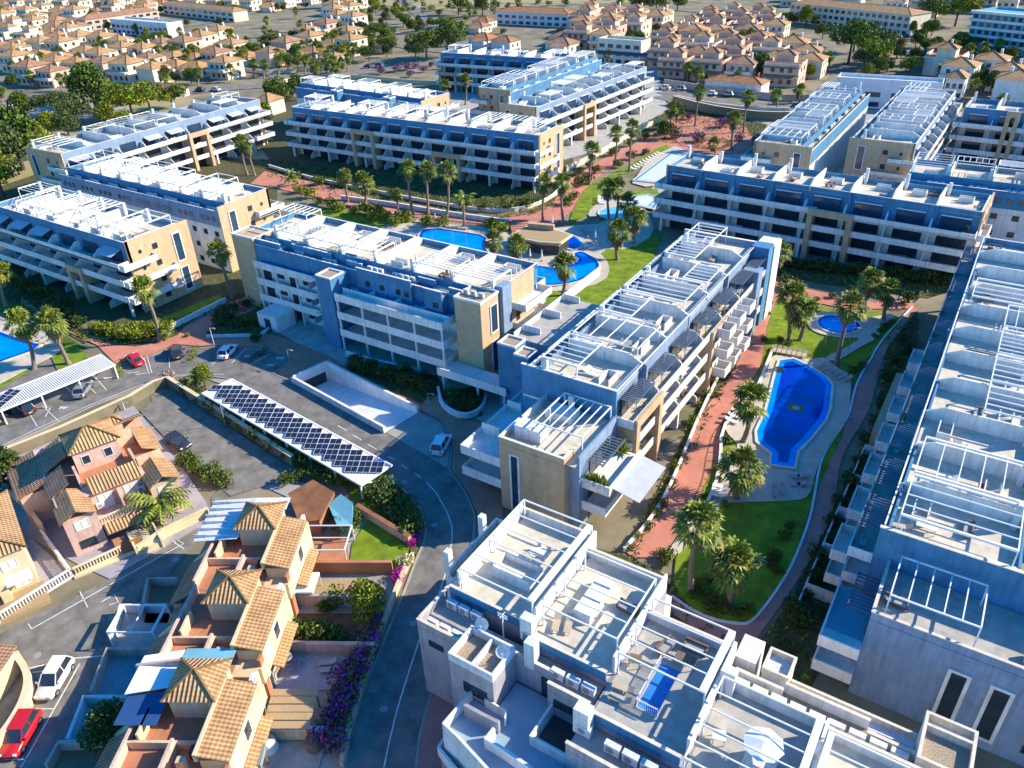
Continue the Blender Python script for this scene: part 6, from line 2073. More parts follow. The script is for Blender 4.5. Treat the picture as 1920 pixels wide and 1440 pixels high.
for q in [((424, 965 - 165), 5, 'lamp post standing in the hedge beside the solar carport'), ((235, 770), 1.6, 'short white post on the sandy wall, upper one'), ((402, 648), 3.5, 'lamp at the edge of the brick plaza by the white car'), ((402, 602), 3.0, 'thin lamp by the triangular bed'), ((545, 690), 3.5, 'lamp on the brick strip before the ramp'), ((806, 780), 4, 'lamp on the brick strip beside the apron'),
          ((1037, 400), 4, 'lamp on the promenade between the palm pair'), ((1165, 320), 4, 'lamp on the promenade lawn edge'), ((1590, 660), 4.5, 'shower post by the tall palm of the large pool'), ((1440, 206), 6, 'lamp on the upper road'), ((1261, 190), 6, 'lamp at the left end of the upper road'), ((1545, 655), 3.2, 'lamp on the lawn by the oval pool'), ((1020, 545), 3.5, 'lamp beside the lagoon')]:
    lamp(q[0][0], q[0][1], q[1], q[2], 'metal_w' if 'white' in q[2] else 'metal_g')


def _lounger(cl):
    m = MB()
    m.box(-.95, .35, -.32, .32, .30, .36)
    m.prism([(.35, -.32), (.95, -.32), (.95, .32), (.35, .32)], [.30, .62, .62, .30], [.36, .68, .68, .36])
    f = MB()
    for x in (-.85, .3):
        for y in (-.28, .28): f.box(x - .03, x + .03, y - .03, y + .03, 0, .3)
        f.box(x - .03, x + .03, -.25, .25, .22, .28)
    f.box(-.82, .27, -.03, .03, .22, .279)
    return m.mesh('bed', [cl]), f.mesh('frame', ['metal_w'])


LNG = {c: _lounger(c) for c in ('cloth_w', 'cloth_g', 'cloth_beige', 'cloth_red')}


def lounger(x, y, z, rz, c, label, group=None):
    t = thing('sun_lounger', label, 'sun lounger', (x, y, z), rz, group)
    a, b = LNG[c]
    link('bed', a, t); link('frame', b, t)
    return t


def row(p0, p1, n, c, label, group, turn=90, z=.36):
    a, b = at(*p0), at(*p1)
    rz = math.atan2(b.y - a.y, b.x - a.x) + math.radians(turn)
    for i in range(n):
        p = a.lerp(b, (i + .5) / n)
        lounger(p.x, p.y, z, rz, c, label, group)


row((1446, 660), (1512, 672), 7, 'cloth_beige', 'folded beige lounger standing in the row above the large pool', 'beige loungers above the large pool')
row((1535, 690), (1592, 720), 6, 'cloth_g', 'grey lounger in the shaded row right of the large pool', 'grey loungers right of the large pool', 90)
for i, (x, y) in enumerate([(1452, 928), (1467, 925), (1493, 900), (1508, 900), (1494, 915), (1508, 915)]):
    p = at(x, y)
    lounger(p.x, p.y, .36, 2.0 if i < 2 else .5, 'cloth_g', ['left grey lounger of the pair below the large pool', 'right grey lounger of the pair below the large pool', 'upper left grey lounger by the footpath corner of the pool', 'upper right grey lounger by the footpath corner of the pool', 'lower left grey lounger by the footpath corner of the pool', 'lower right grey lounger by the footpath corner of the pool'][i])
row((1368, 800), (1385, 775), 3, 'cloth_w', 'white lounger under the palm leaning over the brick walk', 'white loungers at the palm', 90)
row((1350, 915), (1345, 940), 3, 'cloth_w', 'white lounger behind the palm at the near left corner of the pool', 'white loungers at the pool corner', 90)
row((1185, 322), (1240, 290), 10, 'cloth_w', 'white lounger in the sunny row by the glaring pool', 'white loungers by the glaring pool', 90)
row((780, 418), (830, 424), 9, 'cloth_beige', 'lounger in the row beside the lagoon lawn', 'loungers by the lagoon', 90)
row((838, 426), (880, 432), 7, 'cloth_beige', 'lounger in the second row beside the lagoon lawn', 'second row of loungers by the lagoon', 90)
row((70, 640), (100, 655), 3, 'cloth_beige', 'lounger by the left edge pool', 'loungers by the left edge pool', 60)
row((1128, 386), (1128, 372), 5, 'cloth_w', 'white lounger above the turquoise pool', 'loungers above the turquoise pool', 90)
row((1090, 432), (1110, 450), 4, 'cloth_g', 'grey lounger beside the round splash pool', 'loungers beside the splash pool', 90)


def parasol(px, py, z, label, m='cloth_w', h=2.5, open_=0, pos=None):
    p = at(px, py, z) if pos is None else Vector(pos)
    t = thing('parasol', label, 'parasol', tuple(p))
    MB().cyl(0, 0, 0, h, .03, .03, 6).build('pole', 'metal_g', t)
    MB().cyl(0, 0, 0, .12, .3, .25, 8).build('base', 'metal_g', t)
    if open_: MB().cyl(0, 0, h - .55, h, open_, .05, 8).build('canopy', m, t)
    else: MB().cyl(0, 0, h * .35, h + .05, .24, .05, 8).build('canopy', m, t)


for q in [(994, 487, 'closed white parasol left of the pair before the pool bar'), (1016, 489, 'closed white parasol right of the pair before the pool bar'), (1036, 424, 'closed white parasol behind the pool bar'), (1116, 452, 'closed white parasol beside the splash pool'), (817, 419, 'closed tan parasol by the lagoon loungers')]:
    parasol(q[0], q[1], .36, q[2])

# ================================================================== ROOF FURNITURE
def table_set(loc, rz, label, top='white_b', chair='white_b', n=4, long=False):
    t = thing('garden_table', label, 'table', loc, rz)
    w = .9 if long else .5
    MB().box(-w, w, -.45, .45, .68, .73).build('table_top', top, t)
    for x in (-w + .08, w - .08):
        for y in (-.38, .38): MB().box(x - .03, x + .03, y - .03, y + .03, 0, .68).build('leg', top, t)


_ch = MB()
_ch.box(-.23, .23, -.23, .23, .40, .45); _ch.box(-.23, .23, .19, .24, .45, .88)
for x in (-.2, .2):
    for y in (-.2, .2): _ch.box(x - .025, x + .025, y - .025, y + .025, 0, .4)
CHM = {c: _ch.mesh('garden_chair', [c]) for c in ('white_b', 'wicker', 'metal_g')}


def chair(x, y, z, rz, c, label, group):
    o = bpy.data.objects.new('garden_chair', CHM[c])
    COL.objects.link(o)
    o.location = (x, y, z); o.rotation_euler = (0, 0, rz)
    return tag(o, label, 'chair', group)


_sf = MB()
_sf.box(-1.0, 1.0, -.4, .4, .1, .42); _sf.box(-1.0, 1.0, .26, .42, .42, .8); _sf.box(-1.0, -.84, -.4, .26, .42, .62); _sf.box(.84, 1.0, -.4, .26, .42, .62)
_sc = MB().box(-.82, .82, -.38, .24, .43, .54)
SFM, SCM = _sf.mesh('frame', ['wicker']), _sc.mesh('cushion', ['cloth_g'])
SHORT = {}
RF = random.Random(5)
USE = {id(BL[k][0]): (k, n) for k, n in [('A', 'left edge block'), ('A2', 'white backed left block'), ('D', 'long blue block'), ('F', 'gallery block'), ('G', 'central block'), ('J', 'right edge block'), ('I', 'courtyard block'), ('H', 'far left block'), ('C2', 'promenade block'), ('K1', 'blank ended block')]}
for (t, a, b, y0, y1, z, short, i, nu, rv) in ROOFSPOTS:
    if id(t) not in USE: continue
    k, nm = USE[id(t)]
    mw = Matrix.Translation(t.location) @ Matrix.Rotation(t.rotation_euler[2], 4, 'Z')
    rz0 = t.rotation_euler[2]
    where = 'on terrace %s of the %s' % (ORD[i], nm)
    where = 'on the %s roof terrace of the %s' % (ORD[i], nm)
    ch = RF.choice([0, 1, 1, 2, 3, 3, 4])
    x = RF.uniform(a + 1.6, b - 1.6); y = RF.uniform(y0 + 1.2, y1 - 1.5)
    p = mw @ Vector((x, y, z))
    if ch in (0, 1):
        cc = RF.choice(['white_b', 'wicker', 'metal_g'])
        cn = {'white_b': 'white', 'wicker': 'brown', 'metal_g': 'grey'}[cc]
        table_set(tuple(p), rz0, '%s dining table %s' % (cn, where), cc, cc, 4, True)
        for j, (dx, dy, r) in enumerate([(-.45, .75, 0), (.45, .75, 0), (-.45, -.75, math.pi), (.45, -.75, math.pi)]):
            q = mw @ Vector((x + dx, y + dy, z))
            chair(q.x, q.y, z, rz0 + r, cc, '%s chair at the table %s' % (cn, where), 'chairs ' + where)
    elif ch == 2:
        s = thing('garden_sofa', 'brown sofa with grey cushion ' + where, 'sofa', tuple(p), rz0 + RF.choice([0, 1.57]))
        link('frame', SFM, s); link('cushion', SCM, s)
    elif ch == 3:
        cc = RF.choice(['cloth_w', 'cloth_w', 'cloth_beige', 'cloth_g'])
        for j in range(2):
            q = mw @ Vector((x + j * .9, y, z))
            lounger(q.x, q.y, z, rz0 + 1.57, cc, '%s lounger %s' % ({'cloth_w': 'white', 'cloth_beige': 'beige', 'cloth_g': 'grey'}[cc], where), 'loungers ' + where)
    else:
        parasol(0, 0, 0, RF.choice(['closed white parasol ', 'closed cream parasol ']) + where, pos=p)
# furnished terraces nearest the camera
zz = 9.96


def sofa(x, y, rz, label, z=None):
    s = thing('garden_sofa', label, 'sofa', (x, y, z or zz), rz)
    link('frame', SFM, s); link('cushion', SCM, s)


table_set((-29.6, 47.6, zz), .1, 'white table with white chairs on the near left pergola terrace', 'white', 'white_b', 4, True)
for j, (dx, dy, r) in enumerate([(-.5, .8, 0), (.6, .8, 0), (-.5, -.8, math.pi), (.6, -.8, math.pi)]):
    chair(-29.6 + dx, 47.6 + dy, zz, r, 'white_b', 'white chair at the white table on the near left pergola terrace', 'white chairs of the near left terrace')
chair(-26.9, 48.9, zz, .6, 'metal_g', 'grey swivel chair in the corner of the near left pergola terrace', None)
sofa(-14.6, 43.8, 1.3, 'wicker sofa at the left of the lounge corner on the third near terrace')
sofa(-12.4, 44.9, 0, 'wicker sofa against the wall of the lounge corner on the third near terrace')
table_set((-12.6, 43.2, zz), .05, 'low dark table in the lounge corner on the third near terrace', 'wicker', 'wicker', 0, True)
table_set((-16.2, 41.0, zz), .2, 'brown table folded by the party wall on the third near terrace', 'wicker', 'wicker')
lounger(-15.9, 38.2, zz, .1, 'cloth_beige', 'upper beige lounger on the third near terrace')
lounger(-15.7, 37.1, zz, .1, 'cloth_beige', 'lower beige lounger on the third near terrace')
lounger(-23.9, 41.2, zz, 1.9, 'cloth_beige', 'left of two brown loungers on the second near terrace')
lounger(-22.9, 41.6, zz, 1.9, 'cloth_beige', 'right of two brown loungers on the second near terrace')
sofa(-19.2, 45.9, -.1, 'brown bench by the wall of the second near terrace')
t = thing('round_parasol', 'wide white parasol by the railed stair on the fourth near terrace', 'parasol', (-4.6, 37.8, zz))
table_set((-7.8, 37.9, zz), .3, 'round looking white table on the fourth near terrace', 'white', 'white')
MB().cyl(0, 0, 0, 2.6, .04, .04, 6).build('pole', 'metal_g', t)
MB().cyl(0, 0, 2.2, 2.6, 1.5, .1, 8).build('canopy', 'cloth_w', t)
# right edge block: the green and red terrace and neighbours
zj = 13.26
lounger(5.5, 74.6, zj, 1.9, 'cloth_red', 'upper red lounger on the green matted terrace of the right edge block')
lounger(6.9, 72.6, zj, 1.2, 'cloth_red', 'lower red lounger on the green matted terrace of the right edge block')
for x, y, r, lab in ((4.8, 72.4, .85, 'round green mat between the red loungers'), (-.9, 72.6, .6, 'green mat in the corner of the terrace with red loungers')):
    tag(MB().cyl(0, 0, 0, .05, r, r, 14).build('mat', 'cloth_green', None, (x, y, zj)), lab, 'mat')
table_set((1.6, 66.2, zj), 0, 'white table on the end terrace of the right edge block', 'white', 'white', 4, True)
lounger(-.4, 65.4, zj, 0.2, 'cloth_beige', 'slatted lounger at the corner of the end terrace of the right edge block')
sofa(1, 58.9, 0, 'covered brown sofa in the shaded pergola terrace at the right')

# ================================================================== TOWNHOUSES AT THE LOWER LEFT
R30 = math.radians(31)


def slope_roof(t, x0, x1, y0, y1, z0, z1, axis='x', m='tile', name='lean_to_roof', th=.14):
    """single pitch: falls from z1 to z0 towards +axis or -axis; z0 at the low side"""
    b = MB()
    if axis == '+x': P = [(x1, y0, z0), (x1, y1, z0), (x0, y1, z1), (x0, y0, z1)]
    elif axis == '-x': P = [(x0, y1, z0), (x0, y0, z0), (x1, y0, z1), (x1, y1, z1)]
    elif axis == '-y': P = [(x0, y0, z0), (x1, y0, z0), (x1, y1, z1), (x0, y1, z1)]
    else: P = [(x1, y1, z0), (x0, y1, z0), (x0, y0, z1), (x1, y0, z1)]
    b.slope(P)
    Q = [(p[0], p[1], p[2] - th) for p in P]
    b.face(Q[::-1])
    for i in range(4):
        j = (i + 1) % 4
        b.face([Q[i], Q[j], P[j], P[i]])
    return b.build(name, m, t)


def townhouse(px, py, label, no):
    o = at(px, py, 8.0)
    t = thing('terraced_house', label, 'house', (o.x, o.y, 0), R30)
    W = lambda nm, m, *q: MB().box(*q).build(nm, m, t)
    W('lower_wall', 'peach', -2.6, 6.7, -6.3, 4.2, 0, 5.3)
    W('roof_terrace', 'terra', -2.5, 4.5, -6.2, 4.1, 5.301, 5.34)
    W('tower_wall', 'peach', .35, 4.3, .35, 4.1, 5.34, 8.0)
    MB().hip(.35, 4.3, .35, 4.1, 8.0, 1.35, over=.38).build('tower_roof', 'tile', t)
    window(t, .7, 1.3, 4.32, 1.5, 6.1, math.pi / 2, 'w'); window(t, .7, 1.3, 4.32, 3.0, 6.1, math.pi / 2, 'w')
    # long strip roof over the garden front
    W('front_wall', 'ochre', 4.6, 7.0, -4.4, 2.6, 5.3, 6.6)
    slope_roof(t, 4.5, 7.15, -4.6, 2.8, 6.75, 7.5, '+x', name='strip_roof')
    W('coping', 'ochre', 4.3, 4.6, -4.6, 2.8, 6.7, 7.62)
    for y in (-3.2, -.6): window(t, 1.3, 1.9, 7.02, y, 4.0, math.pi / 2, 's' if y < -1 else 'w')
    W('side_pier', 'terra', 6.71, 6.98, -5.2, -4.41, 0, 6.2)
    for y in (-4.0, 0): window(t, 1.6, 2.2, 6.72, y, .1, math.pi / 2, 'w')
    W('front_wall', 'ochre', 6.71, 7.0, -5.4, 3.4, 3.2, 5.299)
    slope_roof(t, 7.0, 8.0, -3.2, 2.2, 2.7, 3.1, '+x', name='porch_roof')
    # parapets of the street side terrace
    W('terrace_parapet', 'pink', -2.6, -2.35, -6.0, 4.0, 5.34, 6.5)
    W('terrace_wall', 'peach', -2.34, 4.2, -2.6, -2.35, 5.34, 6.2)
    W('terrace_wall', 'pink', 1.6, 1.85, -6.0, -2.61, 5.34, 6.9)
    if no in (0, 2):
        g = MB()
        g.v = []
        g.face([(-4, -6.35, 5.2), (4.4, -6.35, 5.2), (4.4, -6.35, 6.9), (.4, -6.35, 7.7), (-4, -6.35, 6.9)])
        g.face([(-4, -6.1, 6.9), (.4, -6.1, 7.7), (4.4, -6.1, 6.9), (4.4, -6.1, 5.2), (-4, -6.1, 5.2)])
        g.face([(-4, -6.35, 6.9), (.4, -6.35, 7.7), (.4, -6.1, 7.7), (-4, -6.1, 6.9)])
        g.face([(.4, -6.35, 7.7), (4.4, -6.35, 6.9), (4.4, -6.1, 6.9), (.4, -6.1, 7.7)])
        g.face([(-4, -6.1, 5.2), (-4, -6.35, 5.2), (-4, -6.35, 6.9), (-4, -6.1, 6.9)])
        g.face([(4.4, -6.35, 5.2), (4.4, -6.1, 5.2), (4.4, -6.1, 6.9), (4.4, -6.35, 6.9)])
        g.build('gable_parapet', 'pink', t)
    W('terrace_parapet', 'peach', -1.6, -1.4, -2.3, .3, 5.34, 6.8)
    W('chimney', 'peach', 2.8, 3.4, -4.8, -4.2, 5.34, 6.9)
    # tiled skirts on the street side
    W('street_wall', 'pink', -5.6, -2.61, -5.9, -.3, 0, 3.0)
    slope_roof(t, -6.0, -2.62, -6.2, -.1, 3.0, 5.2, '-x', 'tile_p', 'skirt_roof')
    W('street_wall', 'pink', -5.0, -2.61, .6, 3.7, 0, 3.0)
    slope_roof(t, -5.5, -2.62, .4, 3.9, 3.0, 4.8, '-x', 'tile_p', 'skirt_roof')
    MB().prism([(-5.8, -.25), (-2.61, -.25), (-2.61, .35), (-5.8, .35)], 0, [3.0, 5.9, 5.9, 3.0]).build('buttress', 'peach', t)
    window(t, 1.1, 1.2, -5.62, -3, 1.2, -math.pi / 2, 'd')
    ac(t, 6.2, 4.0, 5.4, 1.57)
    return t


TH = [townhouse(437, 993, 'uppermost terraced house with a pale metal terrace roof beside its tiled tower', 1), townhouse(377, 1132, 'second terraced house down, its tiled tower between gabled pink parapets', 0),
      townhouse(302, 1316, 'third terraced house down with a blue and white patchwork awning', 3), townhouse(208, 1552, 'lowest terraced house cut by the bottom edge of the photo', 2)]


def th_add(i, nm, m, *q): return MB().box(*q).build(nm, m, TH[i])


a = MB().prism([(-4.6, -.4), (0.3, -.4), (0.3, 6.4), (-4.6, 6.4)], [6.6, 7.0, 7.0, 6.6], [6.66, 7.06, 7.06, 6.66])
for i in range(6): a.box(-4.6, .3, .2 + i * 1.1, .26 + i * 1.1, 6.7, 7.09)
a.build('terrace_roof', 'white_b', TH[0])
a = MB().prism([(.4, 4.3), (4.4, 4.3), (4.4, 6.4), (.4, 6.4)], 7.0, 7.06); a.build('terrace_roof', 'white_b', TH[0])
MB().prism([(-4.2, 1.5), (-.6, 2.2), (-.6, 6.3), (-4.2, 5.6)], 6.9, 6.95).build('awning', 'cloth_w', TH[2])
MB().prism([(-3.9, -1.4), (-.2, -1.4), (-.2, 2.0), (-3.9, 1.4)], 6.75, 6.8).build('awning', 'car_blue', TH[2])
MB().prism([(-.5, 4.4), (4.2, 4.4), (4.2, 6.4), (-.5, 6.4)], 6.95, 7.0).build('awning', 'turq', TH[2])
for i in range(4):
    th_add(i, 'water_tank', 'metal_d', 3.3, 4.2, -3.6, -2.8, 5.34, 6.3) if i != 1 else None


def gpoly(name, label, cat, px, z0, z1, m, kind=None):
    pts = PX(px, z=z1)
    o = Vector((pts[0][0], pts[0][1], 0))
    mb = MB().prism([(p[0] - o.x, p[1] - o.y) for p in pts], z0, z1)
    ob = mb.build(name, m, None, o)
    if kind: ob['kind'] = kind
    else: tag(ob, label, cat)
    return ob


# gardens on the road side
gpoly('garden_ground', None, None, [(480, 905), (560, 900), (770, 1010), (745, 1090), (640, 1440), (440, 1440), (500, 1230), (540, 1070), (600, 960)], .02, .12, 'concrete', 'structure')
gpoly('terrace_floor', None, None, [(560, 1000), (650, 1000), (655, 1062), (545, 1062)], .05, .2, 'terra', 'structure')
gpoly('lawn', None, None, [(655, 1062), (660, 1020), (690, 975), (775, 1015), (745, 1068)], .05, .24, 'lawn', 'structure')
gpoly('terrace_floor', None, None, [(545, 1088), (680, 1088), (675, 1125), (535, 1128)], .05, .2, 'reed', 'structure')
gpoly('planting_bed', None, None, [(530, 1150), (700, 1150), (690, 1215), (510, 1210)], .05, .2, 'soil', 'structure')
gpoly('terrace_floor', None, None, [(505, 1228), (690, 1232), (665, 1295), (495, 1292)], .05, .22, 'mauve', 'structure')
gpoly('terrace_floor', None, None, [(485, 1300), (680, 1300), (610, 1380), (462, 1380)], .05, .18, 'concrete', 'structure')
gpoly('terrace_floor', None, None, [(462, 1392), (612, 1392), (590, 1460), (440, 1460)], .05, .22, 'deck_g', 'structure')
gpoly('grass_bank', None, None, [(640, 905), (700, 880), (735, 905), (775, 945), (788, 990), (780, 1040), (690, 965)], .05, .25, 'lawn_d', 'structure')
wall('garden_wall', 'rust brown wall between the small lawn and the gazebo garden', PX([(545, 1076), (738, 1076)]), 1.9, .3, 'terra', 'terra')
wall('garden_wall', 'pale wall below the gazebo garden', PX([(535, 1136), (700, 1138)]), 1.7, .25, 'peach', 'mauve')
wall('garden_wall', 'pink wall above the patio with the garden chairs', PX([(510, 1222), (705, 1224)]), 1.4, .3, 'pink', 'pink')
wall('garden_wall', 'pale wall below the reed roofed garden', PX([(462, 1386), (612, 1386)]), 1.6, .3, 'peach', 'white_b')
wall('garden_wall', 'pink topped wall bordering the grass bank above the small lawn', PX([(672, 962), (770, 1022)]), 1.4, .5, 'pink', 'tile_o')
wall('garden_wall', 'sandy kerb wall along the curved road beside the gardens', smooth(PX([(775, 1045), (752, 1090), (730, 1150), (700, 1225), (680, 1290), (655, 1370), (642, 1440)]), 1, False), .8, .3, 'peach', 'peach')
# reed pergola, gazebo, sheds
for nm, lab, pts, z, m in [('reed_pergola', 'torn brown reed pergola roof in the third garden', [(512, 1292), (598, 1292), (578, 1368), (490, 1368)], 2.5, 'reed'), ('roofed_shed', 'red brown roofed shed in the first garden', [(540, 925), (588, 905), (628, 928), (600, 975), (560, 980)], 2.6, 'tile_o'),
                            ('garden_shed', 'pale green garden shed beside the lawn', [(615, 945), (640, 932), (662, 948), (660, 985), (632, 985)], 2.2, 'turq'), ('patio_roof', 'greenish roof over the lowest road side patio', [(470, 1400), (500, 1400), (490, 1440), (455, 1440)], 2.4, 'metal_g')]:
    P = PX(pts, z=z)
    o = Vector((P[0][0], P[0][1], 0))
    t = thing(nm, lab, 'shed' if 'shed' in nm else 'pergola', tuple(o))
    Q = [(p[0] - o.x, p[1] - o.y) for p in P]
    if nm == 'reed_pergola':
        for k in range(5):
            f0, f1 = k / 5, (k + .88) / 5
            L = lambda a, b, f: (a[0] + (b[0] - a[0]) * f, a[1] + (b[1] - a[1]) * f)
            MB().prism([L(Q[0], Q[3], f0), L(Q[1], Q[2], f0), L(Q[1], Q[2], f1), L(Q[0], Q[3], f1)], z - .05 + .04 * (k % 2), z + .03 + .04 * (k % 2)).build('reed_mat', m, t)
    else:
        MB().prism(Q, z - .12, [z + (.5 if i in (1, 2) else 0) for i in range(len(Q))]).build('roof', m, t)
    for q in offs(Q, .25)[:4]:
        MB().box(q[0] - .06, q[0] + .06, q[1] - .06, q[1] + .06, 0, z - .06).build('post', 'wood', t)
    if 'shed' in nm: MB().prism(offs(Q, .3), 0, z - .125).build('wall', 'turq' if 'garden' in nm else 'terra', t)
p = at(574, 1118)
t = thing('gazebo', 'white cloth gazebo over garden furniture in the second garden', 'gazebo', tuple(p), R30)
g = MB()
for i in range(4):
    a0, a1 = math.pi / 4 + i * math.pi / 2, math.pi / 4 + (i + 1) * math.pi / 2
    g.face([(2.1 * math.cos(a0), 2.1 * math.sin(a0), 2.2), (2.1 * math.cos(a1), 2.1 * math.sin(a1), 2.2), (0, 0, 3.0)])
    g.face([(2.1 * math.cos(a0), 2.1 * math.sin(a0), 1.95), (2.1 * math.cos(a1), 2.1 * math.sin(a1), 1.95), (2.1 * math.cos(a1), 2.1 * math.sin(a1), 2.2), (2.1 * math.cos(a0), 2.1 * math.sin(a0), 2.2)])
g.build('canopy', 'cloth_w', t)
for i in range(4):
    a0 = math.pi / 4 + i * math.pi / 2
    MB().bar((2.0 * math.cos(a0), 2.0 * math.sin(a0), 0), (2.0 * math.cos(a0), 2.0 * math.sin(a0), 2.2), .04).build('pole', 'metal_w', t)
p = at(600, 1045)
t = thing('pergola', 'white steel pergola frame over the pink terrace beside the lawn', 'pergola', tuple(p), R30)
pergola(t, -2.6, 3.6, -1.5, 2.6, .1, 2.5, 2, 'x', False)
for i, (x, y, lab) in enumerate([(527, 1252, 'grey patio chair left of the round patio table'), (545, 1262, 'grey patio chair below the round patio table'), (562, 1250, 'grey patio chair right of the round patio table')]):
    q = at(x, y)
    chair(q.x, q.y, .22, i, 'metal_g', lab, None)
q = at(540, 1243)
t = thing('patio_table', 'round patio table among grey chairs on the mauve patio', 'table', (q.x, q.y, .22))
MB().cyl(0, 0, .7, .75, .6, .6, 12).build('table_top', 'cream', t); MB().cyl(0, 0, 0, .7, .06, .06, 6).build('leg', 'metal_g', t)
for x, y, lab in ((615, 1248, 'upper wavy dark lounger on the mauve patio'), (618, 1262, 'lower wavy dark lounger on the mauve patio')):
    q = at(x, y); lounger(q.x, q.y, .22, .6, 'cloth_g', lab)
for x, y, lab, m, r in ((505, 1405, 'white water tank on the lowest patio', 'white', .9), (590, 1405, 'round brown pot on the lowest patio', 'wicker', .7)):
    q = at(x, y)
    tag(MB().cyl(0, 0, 0, 1.2, r, r * .8, 12).build('water_tank' if 'tank' in lab else 'plant_pot', m, None, (q.x, q.y, .2)), lab, 'tank' if 'tank' in lab else 'pot')

# front yards on the street side: walls and floors
yards = [((283, 1100), (338, 1100), (330, 1168), (270, 1168), 'pink', 'terra'), ((232, 1150), (318, 1150), (302, 1222), (215, 1212), 'white_b', 'deck_g'), ((208, 1232), (296, 1232), (265, 1315), (178, 1312), 'pink', 'mauve'), ((165, 1322), (246, 1322), (210, 1402), (135, 1402), 'white_b', 'turq'), ((118, 1408), (212, 1404), (190, 1450), (95, 1450), 'pink', 'terra')]
nmy = ['top pink walled', 'white framed', 'middle mauve', 'blue floored', 'lowest pink walled']
for (a, b, c, d, wm, fm), nn in zip(yards, nmy):
    gpoly('yard_floor', None, None, [a, b, c, d], .05, .2, fm, 'structure')
    wall('yard_wall', 'low wall round the %s front yard of the terraced houses' % nn, PX([d, a, b]), 1.3, .25, wm, 'white' if wm == 'white_b' else wm)
p = at(285, 1190)
t = thing('yard_frame', 'white awning frame over the dark car port in the white framed yard', 'pergola', tuple(p), R30)
pergola(t, -3.4, 1.4, -1.6, 2.0, .2, 2.1, 2, 'y', 2)

# ---- the big pink semi-detached house
O = at(145, 1045)
R70 = math.radians(-20)
bh = thing('pink_house', 'big pink semi detached house with a tiled tower and a balustraded balcony', 'house', (O.x, O.y, 0), R70)
W = lambda nm, m, *q: MB().box(*q).build(nm, m, bh)
W('wall', 'pink', -17.5, -3.0, 0, 13.2, 0, 5.7)
W('side_wing', 'pink', -17.5, -9.5, -3.2, -.01, 0, 4.6)
slope_roof(bh, -17.8, -9.2, -3.6, -.02, 4.6, 5.7, '-y', 'tile_p', 'side_roof')
W('wall', 'pink', -2.99, 0, 0, 3.6, 0, 5.4)
W('wall', 'peach', -2.99, -.3, 9.9, 13.2, 0, 5.4)
W('roof_terrace', 'terra', -14, -5, .3, 12.9, 5.701, 5.75)
W('tower_wall', 'pink', -13, -8.2, 3.7, 9.0, 5.75, 8.9)
MB().hip(-13, -8.2, 3.7, 9.0, 8.9, 1.6, over=.4).build('tower_roof', 'tile', bh)
window(bh, 1.0, 1.3, -8.18, 5.0, 6.7, math.pi / 2, 'w'); window(bh, 1.0, 1.3, -8.18, 7.6, 6.7, math.pi / 2, 'w')
slope_roof(bh, -4.8, -2.7, 3.9, 9.8, 5.7, 6.9, '+x', name='front_roof')
slope_roof(bh, -5.0, .4, -.4, 1.7, 5.4, 6.5, '-y', name='corner_roof'); slope_roof(bh, -5.0, .4, 1.7, 3.7, 5.4, 6.5, '+y', name='corner_roof')
slope_roof(bh, -5.0, .2, 9.7, 11.6, 5.4, 6.5, '-y', name='corner_roof'); slope_roof(bh, -5.0, .2, 11.6, 13.6, 5.4, 6.5, '+y', name='corner_roof')
slope_roof(bh, -10, -5.2, -.4, 2.2, 5.5, 6.9, '-y', 'tile_p', 'side_roof'); slope_roof(bh, -16.2, -11, -.4, 3.2, 5.5, 7.2, '-y', 'tile_p', 'side_roof')
slope_roof(bh, -17.9, -13.2, 3.4, 13.4, 5.6, 7.8, '-x', 'tile', 'rear_roof'); slope_roof(bh, -13, -7, 11.2, 13.6, 5.6, 6.9, '+y', 'tile', 'side_roof')
W('gable_wall', 'peach', -14.8, -13.2, 8.6, 10.6, 5.75, 8.1); MB().hip(-14.8, -13.2, 8.6, 10.6, 8.1, .6, over=.2).build('gable_roof', 'tile', bh)
W('parapet', 'pink', -8.1, -5.0, 3.2, 3.5, 5.76, 7.2); W('parapet', 'peach', -7.8, -5.0, 9.7, 10.0, 5.76, 7.0); W('parapet', 'peach', -5.2, -4.9, 10.01, 13.0, 5.76, 7.0)
W('parapet', 'peach', -11, -10.7, 9.1, 11.1, 5.76, 8.0)
W('balcony', 'pink', -2.98, -.2, 3.62, 9.88, 2.7, 3.0)
b = MB()
for i in range(20): b.bar((-.3, 3.8 + i * .31, 3.0), (-.3, 3.8 + i * .31, 3.8), .07, 0, .05, 5)
b.box(-.42, -.18, 3.63, 9.87, 3.8, 3.92)
b.build('balcony_rail', 'ochre', bh)
slope_roof(bh, -.2, 1.3, 3.8, 10.2, 2.3, 2.9, '+x', name='porch_roof')
window(bh, 1.6, 2.1, -2.96, 5.2, 3.05, math.pi / 2, 's'); window(bh, 1.6, 2.1, -2.96, 8.2, 3.05, math.pi / 2, 's')
W('balcony_divider', 'pink', -2.97, -.5, 6.6, 6.8, 3.0, 5.2)
window(bh, 1.6, 1.3, .02, 1.8, 3.5, math.pi / 2, 's'); window(bh, 1.6, 1.3, -.28, 11.5, 3.5, math.pi / 2, 's'); window(bh, 1.5, 1.2, -.28, 11.5, .9, math.pi / 2, 'w'); window(bh, 1.8, 1.2, .02, 1.7, .8, math.pi / 2, 'd')
window(bh, 2.2, 2.2, -2.96, 5.2, .1, math.pi / 2, 'd'); window(bh, 2.2, 2.2, -2.96, 8.4, .1, math.pi / 2, 'd')
for x in (-3.5, -8, -13): window(bh, 1.2, 1.2, x, -.02, 3.4, 0, 's'); window(bh, 1.2, 1.2, x, -.02, .9, 0, 'w')
for y, z in ((4.4, 4.8), (9.2, 4.8)): ac(bh, -2.6, y, z - 1.2, math.pi / 2)
